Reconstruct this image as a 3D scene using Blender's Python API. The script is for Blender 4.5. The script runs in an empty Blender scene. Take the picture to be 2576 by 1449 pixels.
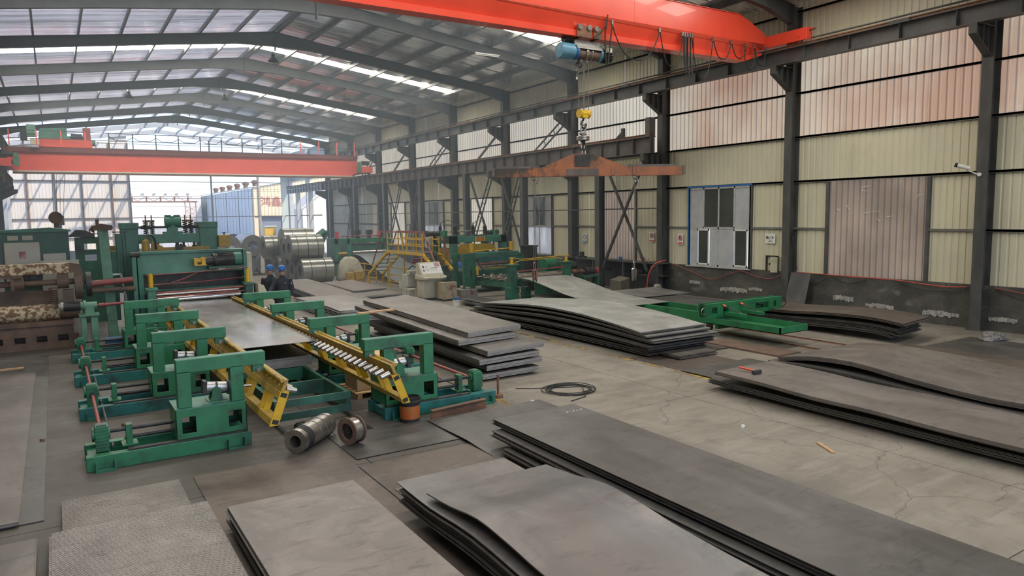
import bpy, math, random
from math import sin, cos, pi, radians, sqrt, atan2
from mathutils import Vector, Matrix
random.seed(7)
S = bpy.context.scene
COL = S.collection
# ---------------------------------------------------------------- camera
def make_camera():
    yaw, pitch, roll, f = 0.56432, -0.10234, 0.01443, 1812.13
    fw = Vector((sin(yaw)*cos(pitch), cos(yaw)*cos(pitch), sin(pitch)))
    r = Vector((cos(yaw), -sin(yaw), 0)); d = fw.cross(r)
    r2 = r*cos(roll) + d*sin(roll); d2 = d*cos(roll) - r*sin(roll)
    cd = bpy.data.cameras.new('camera'); cam = bpy.data.objects.new('camera', cd); COL.objects.link(cam)
    cd.sensor_width = 36; cd.lens = 36*f/2576; cd.clip_start = .05; cd.clip_end = 600
    m = Matrix((r2, -d2, -fw)).transposed().to_4x4(); m.translation = (0, 0, 3.3)
    cam.matrix_world = m; S.camera = cam
make_camera()
# ---------------------------------------------------------------- sky, sun, exposure
W = bpy.data.worlds.new('world'); S.world = W; W.use_nodes = True
wn = W.node_tree.nodes; wl = W.node_tree.links; wn.clear()
sky = wn.new('ShaderNodeTexSky'); sky.sky_type = 'NISHITA'; sky.sun_disc = False
sky.sun_elevation = radians(42); sky.sun_rotation = radians(150); sky.air_density = 1.0; sky.dust_density = 0.9; sky.ozone_density = 2.5
bg = wn.new('ShaderNodeBackground'); bg.inputs[1].default_value = 0.20
wo = wn.new('ShaderNodeOutputWorld'); tint = wn.new('ShaderNodeMix'); tint.data_type = 'RGBA'; tint.blend_type = 'MULTIPLY'; tint.inputs[0].default_value = 1; tint.inputs[7].default_value = (.93, .98, 1.2, 1)
wl.new(sky.outputs[0], tint.inputs[6]); wl.new(tint.outputs[2], bg.inputs[0]); wl.new(bg.outputs[0], wo.inputs[0])
sd = bpy.data.lights.new('sun', 'SUN'); sd.energy = 3.2; sd.angle = radians(1.0); sd.color = (1, .90, .76)
so = bpy.data.objects.new('sun', sd); COL.objects.link(so)
so.rotation_euler = Vector((0.36, -0.52, 0.74)).to_track_quat('Z', 'Y').to_euler(); so.location = (30, -40, 60)
S.view_settings.view_transform = 'Standard'; S.view_settings.look = 'None'
S.view_settings.exposure = 0.97; S.view_settings.gamma = 1; S.view_settings.use_curve_mapping = False
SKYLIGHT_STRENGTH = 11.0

# ---------------------------------------------------------------- materials
def new_mat(name):
    m = bpy.data.materials.new(name); m.use_nodes = True
    return m, m.node_tree.nodes, m.node_tree.links
def mk(name, c1, c2=None, c3=None, scale=3.0, stretch=(1, 1, 1), rough=.5, metal=0.0, bump=0.0, bscale=None, detail=4, lo=.4, hi=.65,
       s3=1.2, lo3=.55, hi3=.72, rvar=0.0, coat=0.0, bdist=.02):
    """procedural paint / metal: two colours mixed by noise in world space, a third in larger patches"""
    m, n, l = new_mat(name); b = n['Principled BSDF']
    b.inputs['Roughness'].default_value = rough; b.inputs['Metallic'].default_value = metal
    b.inputs['Coat Weight'].default_value = coat
    g = n.new('ShaderNodeNewGeometry'); mp = n.new('ShaderNodeMapping'); mp.inputs['Scale'].default_value = stretch
    l.new(g.outputs['Position'], mp.inputs[0])
    def noise(sc, lo, hi, det=detail):
        t = n.new('ShaderNodeTexNoise'); t.inputs['Scale'].default_value = sc; t.inputs['Detail'].default_value = det; t.inputs['Roughness'].default_value = .6
        l.new(mp.outputs[0], t.inputs[0])
        r = n.new('ShaderNodeMapRange'); r.inputs[1].default_value = lo; r.inputs[2].default_value = hi; l.new(t.outputs[0], r.inputs[0])
        return t, r
    def mix(fac, a, c):
        x = n.new('ShaderNodeMix'); x.data_type = 'RGBA'; l.new(fac, x.inputs[0])
        for s, v in ((6, a), (7, c)):
            if hasattr(v, 'is_linked') or hasattr(v, 'links'): l.new(v, x.inputs[s])
            else: x.inputs[s].default_value = (*v, 1)
        return x.outputs[2]
    out = None
    if c2:
        t, r = noise(scale, lo, hi); out = mix(r.outputs[0], c1, c2)
        if rvar:
            rr = n.new('ShaderNodeMapRange'); rr.inputs[3].default_value = rough-rvar; rr.inputs[4].default_value = rough+rvar
            l.new(t.outputs[0], rr.inputs[0]); l.new(rr.outputs[0], b.inputs['Roughness'])
    if c3:
        t3, r3 = noise(s3, lo3, hi3, 6); out = mix(r3.outputs[0], out if out else c1, c3)
    if out: l.new(out, b.inputs['Base Color'])
    else: b.inputs['Base Color'].default_value = (*c1, 1)
    if bump:
        t = n.new('ShaderNodeTexNoise'); t.inputs['Scale'].default_value = bscale or scale*3; t.inputs['Detail'].default_value = 5
        l.new(mp.outputs[0], t.inputs[0]); bp = n.new('ShaderNodeBump'); bp.inputs['Strength'].default_value = bump; bp.inputs['Distance'].default_value = bdist
        l.new(t.outputs[0], bp.inputs['Height']); l.new(bp.outputs[0], b.inputs['Normal'])
    return m
def emit(name, c, s):
    m, n, l = new_mat(name); n.clear(); e = n.new('ShaderNodeEmission'); e.inputs[0].default_value = (*c, 1); e.inputs[1].default_value = s
    o = n.new('ShaderNodeOutputMaterial'); l.new(e.outputs[0], o.inputs[0]); return m
def translucent(name, c, c2, w=.6, scale=1.5, stretch=(1, 1, .3)):
    m, n, l = new_mat(name); b = n['Principled BSDF']; b.inputs['Roughness'].default_value = .35
    g = n.new('ShaderNodeNewGeometry'); mp = n.new('ShaderNodeMapping'); mp.inputs['Scale'].default_value = stretch
    t = n.new('ShaderNodeTexNoise'); t.inputs['Scale'].default_value = scale; t.inputs['Detail'].default_value = 5
    l.new(g.outputs['Position'], mp.inputs[0]); l.new(mp.outputs[0], t.inputs[0])
    r = n.new('ShaderNodeValToRGB'); r.color_ramp.elements[0].position = .38; r.color_ramp.elements[1].position = .62
    r.color_ramp.elements[0].color = (*c, 1); r.color_ramp.elements[1].color = (*c2, 1); l.new(t.outputs[0], r.inputs[0])
    tr = n.new('ShaderNodeBsdfTranslucent'); mx = n.new('ShaderNodeMixShader'); mx.inputs[0].default_value = w
    l.new(r.outputs[0], b.inputs['Base Color']); l.new(r.outputs[0], tr.inputs[0])
    l.new(b.outputs[0], mx.inputs[1]); l.new(tr.outputs[0], mx.inputs[2]); l.new(mx.outputs[0], n['Material Output'].inputs[0])
    return m
M = {}
M['column'] = mk('dark_steel_paint', (.042, .043, .040), (.075, .072, .066), (.10, .065, .045), scale=2.5, rough=.55, s3=.8, lo3=.6, hi3=.78, stretch=(1, 1, .4))
M['girder'] = mk('grey_girder_paint', (.055, .058, .058), (.085, .082, .078), (.11, .07, .05), scale=2, rough=.5)
M['girder_brown'] = mk('brown_girder_paint', (.085, .070, .062), (.12, .10, .09), (.05, .045, .042), scale=2, rough=.6)
M['rafter'] = mk('rafter_paint', (.045, .046, .045), (.065, .066, .064), scale=1.5, rough=.6)
M['purlin'] = mk('galvanised_purlin', (.10, .10, .098), (.16, .16, .155), scale=4, rough=.45, metal=.4)
M['girt'] = mk('grey_girt_steel', (.13, .13, .12), (.18, .175, .16), scale=3, rough=.5, metal=.2)
M['cream'] = mk('cream_wall_sheet', (.58, .545, .395), (.52, .49, .36), (.41, .385, .28), scale=1.2, stretch=(1, 1, .35), rough=.42, s3=.9, lo3=.6, hi3=.8)
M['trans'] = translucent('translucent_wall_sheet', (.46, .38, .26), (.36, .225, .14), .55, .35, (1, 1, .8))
M['trans_far'] = translucent('daylit_translucent_sheet', (.52, .465, .335), (.46, .40, .29), .62, .5, (1, 1, .5))  # brighter daylight glow of the far bays put into the colour
M['trans_low'] = translucent('shaded_translucent_sheet', (.25, .19, .13), (.165, .125, .085), .5, .6, (1, 1, .7))  # shade outside the lower panels is put into this darker colour
M['plinth'] = mk('dirty_plinth_render', (.045, .045, .038), (.085, .08, .066), (.12, .115, .10), scale=1.6, stretch=(1, 1, 1.6), rough=.8, bump=.4, s3=1.4, lo3=.58, hi3=.68)
M['plaster'] = mk('broken_plaster', (.34, .33, .30), (.17, .165, .15), scale=9, rough=.85, bump=.8, bscale=14)
M['roofsheet'] = mk('foil_roof_lining', (.90, .90, .90), (.74, .74, .76), (.82, .70, .67), scale=2.2, stretch=(.4, 6, 1), rough=.16, metal=.8, s3=.5, lo3=.55, hi3=.7, bump=1.0, bscale=.3, rvar=.06, bdist=.10)
M['roofsheet_bright'] = M['roofsheet'].copy(); M['roofsheet_bright'].name = 'brightened_roof_lining'
_n, _l = M['roofsheet_bright'].node_tree.nodes, M['roofsheet_bright'].node_tree.links      # added translucency with streaks, brightening the left slope in place of reflections
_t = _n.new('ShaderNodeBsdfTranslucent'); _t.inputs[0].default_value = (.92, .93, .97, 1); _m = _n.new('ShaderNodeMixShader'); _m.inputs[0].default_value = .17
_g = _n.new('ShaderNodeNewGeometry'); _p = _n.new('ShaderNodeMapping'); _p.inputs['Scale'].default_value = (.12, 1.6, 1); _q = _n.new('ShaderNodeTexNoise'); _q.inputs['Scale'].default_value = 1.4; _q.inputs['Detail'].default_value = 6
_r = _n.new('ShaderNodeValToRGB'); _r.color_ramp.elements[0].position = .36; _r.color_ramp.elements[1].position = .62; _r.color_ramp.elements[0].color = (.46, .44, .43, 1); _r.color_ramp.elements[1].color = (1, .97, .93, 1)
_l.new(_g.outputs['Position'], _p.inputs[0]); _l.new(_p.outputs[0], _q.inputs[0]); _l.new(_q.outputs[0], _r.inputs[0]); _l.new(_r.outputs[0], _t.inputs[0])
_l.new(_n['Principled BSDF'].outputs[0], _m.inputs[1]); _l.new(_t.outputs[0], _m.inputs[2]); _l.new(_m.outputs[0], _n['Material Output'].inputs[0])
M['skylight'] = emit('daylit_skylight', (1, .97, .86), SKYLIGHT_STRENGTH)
M['green'] = mk('green_paint', (.016, .135, .056), (.024, .17, .075), (.022, .045, .032), scale=3, rough=.42, s3=2.2, lo3=.52, hi3=.70)
M['green2'] = mk('greasy_green_paint', (.016, .105, .062), (.028, .15, .085), (.018, .032, .026), scale=3, rough=.45, s3=1.1, lo3=.48, hi3=.66)
M['greenl'] = mk('pale_green_paint', (.075, .20, .13), (.11, .25, .17), (.05, .10, .075), scale=3, rough=.5)
M['greenm'] = mk('machine_green_paint', (.035, .16, .105), (.055, .21, .145), (.022, .055, .045), scale=2, rough=.45, s3=.9, lo3=.5, hi3=.7)
M['teal'] = mk('teal_paint', (.011, .115, .10), (.018, .15, .13), (.018, .035, .033), scale=3, rough=.42, s3=2.0, lo3=.49, hi3=.66)
M['cart'] = mk('cart_green_paint', (.014, .13, .045), (.02, .17, .065), (.02, .05, .028), scale=2.5, rough=.5, s3=1.8)
M['yellow'] = mk('yellow_paint', (.60, .37, .012), (.52, .30, .012), (.20, .12, .03), scale=4, rough=.42, s3=2.5, lo3=.6, hi3=.7)
M['yellowd'] = mk('dusty_yellow_paint', (.42, .27, .03), (.30, .20, .05), (.14, .10, .055), scale=4, rough=.5, s3=2.5)
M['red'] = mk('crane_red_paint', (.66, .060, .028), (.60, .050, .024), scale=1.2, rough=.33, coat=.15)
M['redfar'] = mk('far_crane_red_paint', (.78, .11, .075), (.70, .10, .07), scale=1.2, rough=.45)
M['redpaint'] = mk('red_pipe_paint', (.27, .042, .036), (.17, .05, .044), scale=5, rough=.45)
M['rust'] = mk('rusty_steel', (.13, .066, .04), (.20, .10, .055), (.05, .035, .028), scale=5, rough=.75, bump=.2)
M['orange'] = mk('worn_orange_beam', (.30, .105, .045), (.20, .08, .045), (.045, .036, .03), scale=3, rough=.65, s3=.55, lo3=.50, hi3=.55)
M['castrust'] = mk('rusty_cast_iron', (.10, .062, .045), (.15, .095, .065), (.055, .045, .04), scale=3, rough=.7, bump=.25)
M['peel'] = mk('peeling_cream_paint', (.50, .42, .28), (.16, .085, .05), (.24, .15, .09), scale=9, detail=6, lo=.47, hi=.53, rough=.7, s3=3)
M['dark'] = mk('dark_greasy_steel', (.025, .025, .024), (.05, .048, .045), scale=5, rough=.5, metal=.3)
M['black'] = mk('black_rubber', (.012, .012, .012), (.022, .022, .021), scale=6, rough=.6)
M['steel'] = mk('bare_steel', (.42, .40, .37), (.30, .28, .26), scale=6, rough=.28, metal=.9)
M['chrome'] = mk('polished_roller', (.62, .59, .54), (.50, .47, .43), scale=6, rough=.2, metal=1)
M['alu'] = mk('cylinder_aluminium', (.50, .50, .48), (.40, .40, .38), scale=6, rough=.35, metal=.6)
M['blue'] = mk('hoist_blue_paint', (.06, .19, .30), (.10, .22, .30), (.10, .11, .11), scale=4, rough=.4, s3=2)
M['bluedeep'] = mk('blue_paint', (.015, .10, .32), (.02, .13, .36), scale=4, rough=.4)
M['white'] = mk('white_paint', (.62, .61, .56), (.52, .51, .46), scale=3, rough=.5)
M['cabinet'] = mk('light_grey_cabinet', (.48, .47, .40), (.42, .41, .35), scale=2, rough=.5)
M['beige'] = mk('beige_cabinet', (.50, .47, .35), (.42, .39, .29), (.25, .20, .13), scale=3, rough=.5, s3=2, lo3=.58, hi3=.7)
M['wood'] = mk('raw_wood', (.48, .31, .16), (.36, .22, .11), scale=8, stretch=(1, 6, 6), rough=.7)
M['concrete_block'] = mk('stained_concrete', (.30, .28, .23), (.22, .20, .165), (.16, .045, .03), scale=5, rough=.85, bump=.4, s3=4, lo3=.60, hi3=.66)
M['cloth'] = mk('dusty_canvas', (.42, .385, .31), (.31, .28, .22), scale=8, rough=.9, bump=.5, bscale=10)
M['skin'] = mk('skin', (.44, .25, .17), (.40, .22, .15), scale=20, rough=.5)
M['hair'] = mk('hair', (.01, .009, .008), rough=.6)
M['jacket'] = mk('navy_workwear', (.014, .018, .028), (.022, .027, .04), scale=8, rough=.8, bump=.3, bscale=12)
M['helmet'] = mk('blue_helmet', (.02, .13, .42), rough=.3)
M['paper'] = mk('white_paper', (.66, .66, .63), rough=.6)
M['signred'] = mk('sign_red', (.55, .04, .05), rough=.5)
M['signblue'] = mk('sign_blue', (.03, .28, .42), rough=.5)
M['ink'] = mk('black_ink', (.02, .02, .02), rough=.6)
M['wire'] = mk('wire_rope', (.14, .13, .11), (.2, .18, .15), scale=60, rough=.5, metal=.5)
M['glassdark'] = mk('dusty_glass', (.045, .05, .046), (.06, .066, .058), scale=1.2, rough=.16)
M['board'] = mk('window_board', (.40, .41, .42), (.32, .33, .34), scale=1.4, rough=.5)
M['alframe'] = mk('window_frame_metal', (.42, .42, .40), (.30, .30, .285), scale=5, rough=.5)
M['pinkpaper'] = mk('pink_paper', (.62, .36, .38), rough=.6)
# steel plates: hot-rolled blue-grey skin with mill streaks along the rolling direction
def plate_mat(name, c1, c2, c3, rough=.42, metal=.45, stretch=(1, .25, 1)):
    m = mk(name, c1, c2, c3, scale=2.2, stretch=stretch, rough=rough, metal=metal, s3=.7, lo3=.45, hi3=.7, bump=.05, bscale=16, rvar=.14)
    n, l = m.node_tree.nodes, m.node_tree.links; b = n['Principled BSDF']; src = b.inputs['Base Color'].links[0].from_socket
    g = n.new('ShaderNodeNewGeometry')
    def layer(src, sc, st, lo, hi, col, amt, det=8, rot=0.):
        mp = n.new('ShaderNodeMapping'); mp.inputs['Scale'].default_value = st; mp.inputs['Rotation'].default_value = (0, 0, rot); l.new(g.outputs['Position'], mp.inputs[0])
        t = n.new('ShaderNodeTexNoise'); t.inputs['Scale'].default_value = sc; t.inputs['Detail'].default_value = det; t.inputs['Roughness'].default_value = .68; t.inputs['Distortion'].default_value = .6; l.new(mp.outputs[0], t.inputs[0])
        r = n.new('ShaderNodeMapRange'); r.inputs[1].default_value = lo; r.inputs[2].default_value = hi; r.inputs[4].default_value = amt; l.new(t.outputs[0], r.inputs[0])
        x = n.new('ShaderNodeMix'); x.data_type = 'RGBA'; l.new(r.outputs[0], x.inputs[0]); l.new(src, x.inputs[6]); x.inputs[7].default_value = (*col, 1); return x.outputs[2]
    dk = tuple(v*.45 for v in c1); lt = tuple(min(1, v*1.5+.02) for v in c1)
    src = layer(src, 1.3, (1, .7, 1), .47, .64, lt, .6)                       # pale mill bloom
    src = layer(src, 5, (.5, 1.6, 1), .55, .68, dk, .6, 9, .35)               # handling scuffs
    src = layer(src, 22, (.12, 1, 1), .62, .72, dk, .5, 4, .2)                 # fine scratches
    src = layer(src, 2.5, (1, .12, 1), .58, .75, dk, .3, 5)                    # rolling streaks
    l.new(src, b.inputs['Base Color']); return m
M['plate_dark'] = plate_mat('hot_rolled_dark', (.098, .094, .088), (.125, .12, .112), (.085, .077, .072), .42)
M['plate_warm'] = plate_mat('hot_rolled_warm', (.155, .138, .126), (.19, .17, .157), (.13, .117, .108), .44)
M['plate_blue'] = plate_mat('hot_rolled_blue', (.135, .122, .116), (.11, .102, .10), (.145, .15, .158), .36)
M['plate_brown'] = plate_mat('hot_rolled_brown', (.112, .090, .076), (.14, .112, .092), (.085, .073, .066), .5)
M['plate_silver'] = plate_mat('pickled_sheet', (.46, .46, .44), (.38, .38, .37), (.52, .52, .49), .34, .55)
M['plate_pale'] = plate_mat('pale_sheet', (.34, .335, .32), (.26, .255, .245), (.40, .40, .385), .33, .6)
M['sheet_roll'] = plate_mat('cold_sheet', (.33, .33, .32), (.28, .28, .275), (.37, .37, .36), .24, .55)
M['plate_edge'] = mk('cut_plate_edge', (.34, .32, .29), (.26, .245, .22), scale=9, rough=.5, metal=.3)
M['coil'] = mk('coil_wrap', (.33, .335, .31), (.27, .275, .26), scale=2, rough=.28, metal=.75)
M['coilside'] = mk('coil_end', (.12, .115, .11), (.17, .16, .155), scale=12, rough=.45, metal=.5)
M['coilsun'] = mk('coil_daylit', (.36, .38, .41), (.30, .32, .35), scale=2, rough=.35, metal=.6)  # bluish daylight on the open-end coils, mixed into their colour

# ---------------------------------------------------------------- mesh helpers
class MB:
    def __init__(s): s.v = []; s.f = []
    def add(s, v, f):
        o = len(s.v); s.v += [tuple(p) for p in v]; s.f += [tuple(i+o for i in q) for q in f]; return s
    def box(s, x0, x1, y0, y1, z0, z1):
        return s.add([(x0,y0,z0),(x1,y0,z0),(x1,y1,z0),(x0,y1,z0),(x0,y0,z1),(x1,y0,z1),(x1,y1,z1),(x0,y1,z1)],
                     [(0,3,2,1),(4,5,6,7),(0,1,5,4),(1,2,6,5),(2,3,7,6),(3,0,4,7)])
    def cb(s, c, d, rot=None):
        """box by centre and size, optional rotation matrix / euler tuple"""
        hx, hy, hz = d[0]/2, d[1]/2, d[2]/2
        p = [Vector(q) for q in ((-hx,-hy,-hz),(hx,-hy,-hz),(hx,hy,-hz),(-hx,hy,-hz),(-hx,-hy,hz),(hx,-hy,hz),(hx,hy,hz),(-hx,hy,hz))]
        if rot is not None:
            from mathutils import Euler
            R = Euler(rot).to_matrix() if isinstance(rot, tuple) else rot
            p = [R @ q for q in p]
        return s.add([q + Vector(c) for q in p], [(0,3,2,1),(4,5,6,7),(0,1,5,4),(1,2,6,5),(2,3,7,6),(3,0,4,7)])
    def bar(s, a, b, w, h, up=(0, 0, 1)):
        """rectangular bar from a to b"""
        a = Vector(a); b = Vector(b); d = b-a; L = d.length; d.normalize(); u = Vector(up)
        if abs(d.dot(u)) > .98: u = Vector((1, 0, 0))
        r = d.cross(u).normalized(); u = r.cross(d)
        R = Matrix((r, d, u)).transposed()
        return s.cb((a+b)/2, (w, L, h), R)
    def cyl(s, a, b, r, n=14, r2=None, cap=True):
        a = Vector(a); b = Vector(b); d = (b-a).normalized(); u = Vector((0, 0, 1)) if abs(d.z) < .95 else Vector((1, 0, 0))
        x = d.cross(u).normalized(); y = x.cross(d); r2 = r if r2 is None else r2; V = []
        for k in range(n):
            t = 2*pi*k/n; o = x*cos(t)+y*sin(t); V += [a+o*r, b+o*r2]
        F = [(2*k, 2*k+1, (2*k+3) % (2*n), (2*k+2) % (2*n)) for k in range(n)]
        if cap: F += [tuple(range(0, 2*n, 2)), tuple(range(2*n-1, 0, -2))]
        return s.add(V, F)
    def tubeh(s, a, b, ro, ri, n=20):
        """hollow pipe"""
        a = Vector(a); b = Vector(b); d = (b-a).normalized(); u = Vector((0, 0, 1)) if abs(d.z) < .95 else Vector((1, 0, 0))
        x = d.cross(u).normalized(); y = x.cross(d); V = []; F = []
        for k in range(n):
            o = x*cos(2*pi*k/n)+y*sin(2*pi*k/n); V += [a+o*ro, b+o*ro, b+o*ri, a+o*ri]
        for k in range(n):
            i = 4*k; j = 4*((k+1) % n)
            F += [(i, i+1, j+1, j), (i+1, i+2, j+2, j+1), (i+2, i+3, j+3, j+2), (i+3, i, j, j+3)]
        return s.add(V, F)
    def tube(s, P, r, n=6, closed=False):
        P = [Vector(p) for p in P]; V = []; F = []; m = len(P); px = None
        for i in range(m):
            d = (P[(i+1) % m]-P[i-1]) if closed else (P[min(i+1, m-1)]-P[max(i-1, 0)])
            d.normalize()
            if px is None: px = d.cross(Vector((0, 0, 1)) if abs(d.z) < .9 else Vector((1, 0, 0))).normalized()
            px = (px - d*px.dot(d)).normalized(); py = px.cross(d)
            V += [P[i] + (px*cos(2*pi*k/n)+py*sin(2*pi*k/n))*r for k in range(n)]
        for i in range(m if closed else m-1):
            j = (i+1) % m
            F += [(i*n+k, i*n+(k+1) % n, j*n+(k+1) % n, j*n+k) for k in range(n)]
        if not closed: F += [tuple(range(n)), tuple(range((m-1)*n, m*n))[::-1]]
        return s.add(V, F)
    def prism(s, P, ax, a, b):
        """extrude polygon: ax 'x': P=(y,z); 'y': P=(x,z); 'z': P=(x,y)"""
        f = {'x': lambda p, t: (t, p[0], p[1]), 'y': lambda p, t: (p[0], t, p[1]), 'z': lambda p, t: (p[0], p[1], t)}[ax]
        n = len(P); V = [f(p, a) for p in P]+[f(p, b) for p in P]
        return s.add(V, [tuple(range(n)), tuple(range(2*n-1, n-1, -1))]+[(k, (k+1) % n, (k+1) % n+n, k+n) for k in range(n)])
    def lathe(s, prof, o=(0, 0, 0), ax='z', n=20):
        V = []; m = len(prof); o = Vector(o)
        for k in range(n):
            t = 2*pi*k/n
            for r, h in prof:
                V.append(o + Vector({'z': (r*cos(t), r*sin(t), h), 'x': (h, r*cos(t), r*sin(t)), 'y': (r*sin(t), h, r*cos(t))}[ax]))
        F = [(k*m+i, ((k+1) % n)*m+i, ((k+1) % n)*m+i+1, k*m+i+1) for k in range(n) for i in range(m-1)]
        return s.add(V, F)
    def ring(s, c, R, r, ax='z', n=20, k=6):
        f = {'z': lambda t: (R*cos(t), R*sin(t), 0), 'y': lambda t: (R*cos(t), 0, R*sin(t)), 'x': lambda t: (0, R*cos(t), R*sin(t))}[ax]
        return s.tube([Vector(c)+Vector(f(2*pi*i/n)) for i in range(n)], r, k, True)
    def ibeam(s, a, b, w, h, t=.012, up=(0, 0, 1)):
        a = Vector(a); b = Vector(b); d = (b-a).normalized(); u = Vector(up); u = (u-d*u.dot(d)).normalized()
        s.bar(a, b, t, h-2*t, u); o = u*(h-t)/2
        s.bar(a+o, b+o, w, t, u); return s.bar(a-o, b-o, w, t, u)
    def mesh(s, name, o=(0, 0, 0), smooth=0):
        me = bpy.data.meshes.new(name); o = Vector(o)
        me.from_pydata([Vector(p)-o for p in s.v], [], s.f); me.update()
        if smooth:
            me.polygons.foreach_set('use_smooth', [True]*len(me.polygons)); me.set_sharp_from_angle(angle=radians(smooth))
        return me
def fixn(me):
    import bmesh
    b = bmesh.new(); b.from_mesh(me); bmesh.ops.recalc_face_normals(b, faces=b.faces); b.to_mesh(me); b.free()
def tag(o, label=None, cat=None, group=None, kind=None):
    if label: o['label'] = label
    if cat: o['category'] = cat
    if group: o['group'] = group
    if kind: o['kind'] = kind
    return o
def thing(name, label, cat, loc=(0, 0, 0), group=None, rz=0, kind=None):
    o = bpy.data.objects.new(name, None); COL.objects.link(o); o.location = loc; o.rotation_euler = (0, 0, rz)
    o.empty_display_size = .1
    return tag(o, label, cat, group, kind)
def part(par, name, mb, mat, smooth=0, label=None, bevel=0, local=False, kind=None):
    """one mesh object; geometry given in world space unless local; par may be a thing, a part or None"""
    if par is not None:
        org = Vector((0, 0, 0)); p = par
        while p is not None: org = org + Vector(p.location); p = p.parent
        if local: org = Vector((0, 0, 0))
    else:
        xs, ys, zs = zip(*mb.v); org = Vector(((min(xs)+max(xs))/2, (min(ys)+max(ys))/2, min(zs)))
    me = mb.mesh(name, org, smooth); fixn(me)
    o = bpy.data.objects.new(name, me); COL.objects.link(o); me.materials.append(M[mat] if isinstance(mat, str) else mat)
    if par is None: o.location = org
    else: o.parent = par
    if bevel:
        b = o.modifiers.new('bevel', 'BEVEL'); b.width = bevel; b.segments = 2; b.limit_method = 'ANGLE'
    return tag(o, label, kind=kind)
def solo(name, mb, mat, label, cat, group=None, smooth=0, kind=None, bevel=0):
    return tag(part(None, name, mb, mat, smooth, None, bevel), label, cat, group, kind)
def dup(o, par=None):
    c = o.copy(); COL.objects.link(c)
    if par is not None: c.parent = par
    for ch in o.children: dup(ch, c)
    return c
def inst(par, name, me, loc=(0, 0, 0), scale=(1, 1, 1), rot=(0, 0, 0)):
    o = bpy.data.objects.new(name, me); COL.objects.link(o); o.location = loc; o.scale = scale; o.rotation_euler = rot
    if par is not None: o.parent = par
    return o
def struct(name, label=None):
    return thing(name, label, None, kind='structure')
ORD = ['first', 'second', 'third', 'fourth', 'fifth', 'sixth', 'seventh', 'eighth', 'ninth', 'tenth', 'eleventh', 'twelfth', 'thirteenth']
# ================================================================ THE HALL
YC = [9.55+6*k for k in range(-4, 10)]          # column rows, the last is the open far end
XW, XL, XR = 21.2, -3.4, 8.9                     # wall sheet planes and ridge
def zroof(x): return 11.55-abs(x-XR)*.134
# ---- floor of concrete slabs with open joints
def floor_mat():
    m, n, l = new_mat('worn_concrete_floor'); b = n['Principled BSDF']
    g = n.new('ShaderNodeNewGeometry'); pos = g.outputs['Position']
    def mapped(sc):
        mp = n.new('ShaderNodeMapping'); mp.inputs['Scale'].default_value = sc; l.new(pos, mp.inputs[0]); return mp.outputs[0]
    def noise(sc, vec, det=6, rough=.6):
        t = n.new('ShaderNodeTexNoise'); t.inputs['Scale'].default_value = sc; t.inputs['Detail'].default_value = det; t.inputs['Roughness'].default_value = rough; l.new(vec, t.inputs[0]); return t.outputs[0]
    def rng(v, a, c, d=0., e=1.):
        r = n.new('ShaderNodeMapRange'); r.inputs[1].default_value = a; r.inputs[2].default_value = c; r.inputs[3].default_value = d; r.inputs[4].default_value = e; l.new(v, r.inputs[0]); return r.outputs[0]
    def mix(f, a, c):
        x = n.new('ShaderNodeMix'); x.data_type = 'RGBA'; l.new(f, x.inputs[0])
        for s_, v in ((6, a), (7, c)):
            if isinstance(v, tuple): x.inputs[s_].default_value = (*v, 1)
            else: l.new(v, x.inputs[s_])
        return x.outputs[2]
    c = mix(rng(noise(.5, mapped((1, 1, 1))), .35, .68), (.175, .155, .125), (.245, .22, .18))
    c = mix(rng(noise(1.6, mapped((.35, 2.6, 1)), 8), .50, .72, 0, .75), c, (.27, .25, .21))      # tyre and drag scuffs
    c = mix(rng(noise(5, mapped((.25, 3, 1)), 8), .56, .70, 0, .5), c, (.13, .115, .095))
    c = mix(rng(noise(.32, mapped((1, .8, 1)), 3), .52, .66, 0, .55), c, (.10, .088, .074))       # oil-dark areas
    c = mix(rng(noise(.75, mapped((.6, 1.5, 1)), 9, .75), .625, .69, 0, .8), c, (.44, .42, .38))  # spilled pale patches
    # worked-in dirt around the machine lines (left of the aisle)
    sep = n.new('ShaderNodeSeparateXYZ'); l.new(pos, sep.inputs[0])
    c = mix(rng(sep.outputs[0], 7.6, 5.0, 0, .86), c, (.058, .051, .043))
    c = mix(rng(noise(2.2, mapped((1, 1, 1)), 8, .7), .50, .64, 0, .35), c, (.085, .075, .064))
    v = n.new('ShaderNodeTexVoronoi'); v.feature = 'DISTANCE_TO_EDGE'; v.inputs['Scale'].default_value = .34
    wv = n.new('ShaderNodeVectorMath'); wv.operation = 'ADD'; tn = n.new('ShaderNodeTexNoise'); tn.inputs['Scale'].default_value = 1.1; tn.inputs['Detail'].default_value = 6
    sc = n.new('ShaderNodeVectorMath'); sc.operation = 'SCALE'; sc.inputs['Scale'].default_value = .8
    l.new(pos, tn.inputs[0]); l.new(tn.outputs[1], sc.inputs[0]); l.new(pos, wv.inputs[0]); l.new(sc.outputs[0], wv.inputs[1]); l.new(wv.outputs[0], v.inputs[0])
    c = mix(rng(v.outputs[0], .0035, .0, 0, .7), c, (.05, .045, .038))                           # cracks
    l.new(c, b.inputs['Base Color']); b.inputs['Roughness'].default_value = .55
    l.new(rng(noise(1.2, mapped((1, 1, 1))), .3, .7, .42, .72), b.inputs['Roughness'])
    bp = n.new('ShaderNodeBump'); bp.inputs['Strength'].default_value = .25; bp.inputs['Distance'].default_value = .01
    l.new(noise(14, mapped((.5, 1.6, 1)), 6), bp.inputs['Height']); l.new(bp.outputs[0], b.inputs['Normal'])
    return m
M['floor'] = floor_mat()
fl = struct('floor')
part(fl, 'joint_bed', MB().box(XL-.2, XW+.2, -14.6, 66, -.35, -.03), 'plinth')
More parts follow.
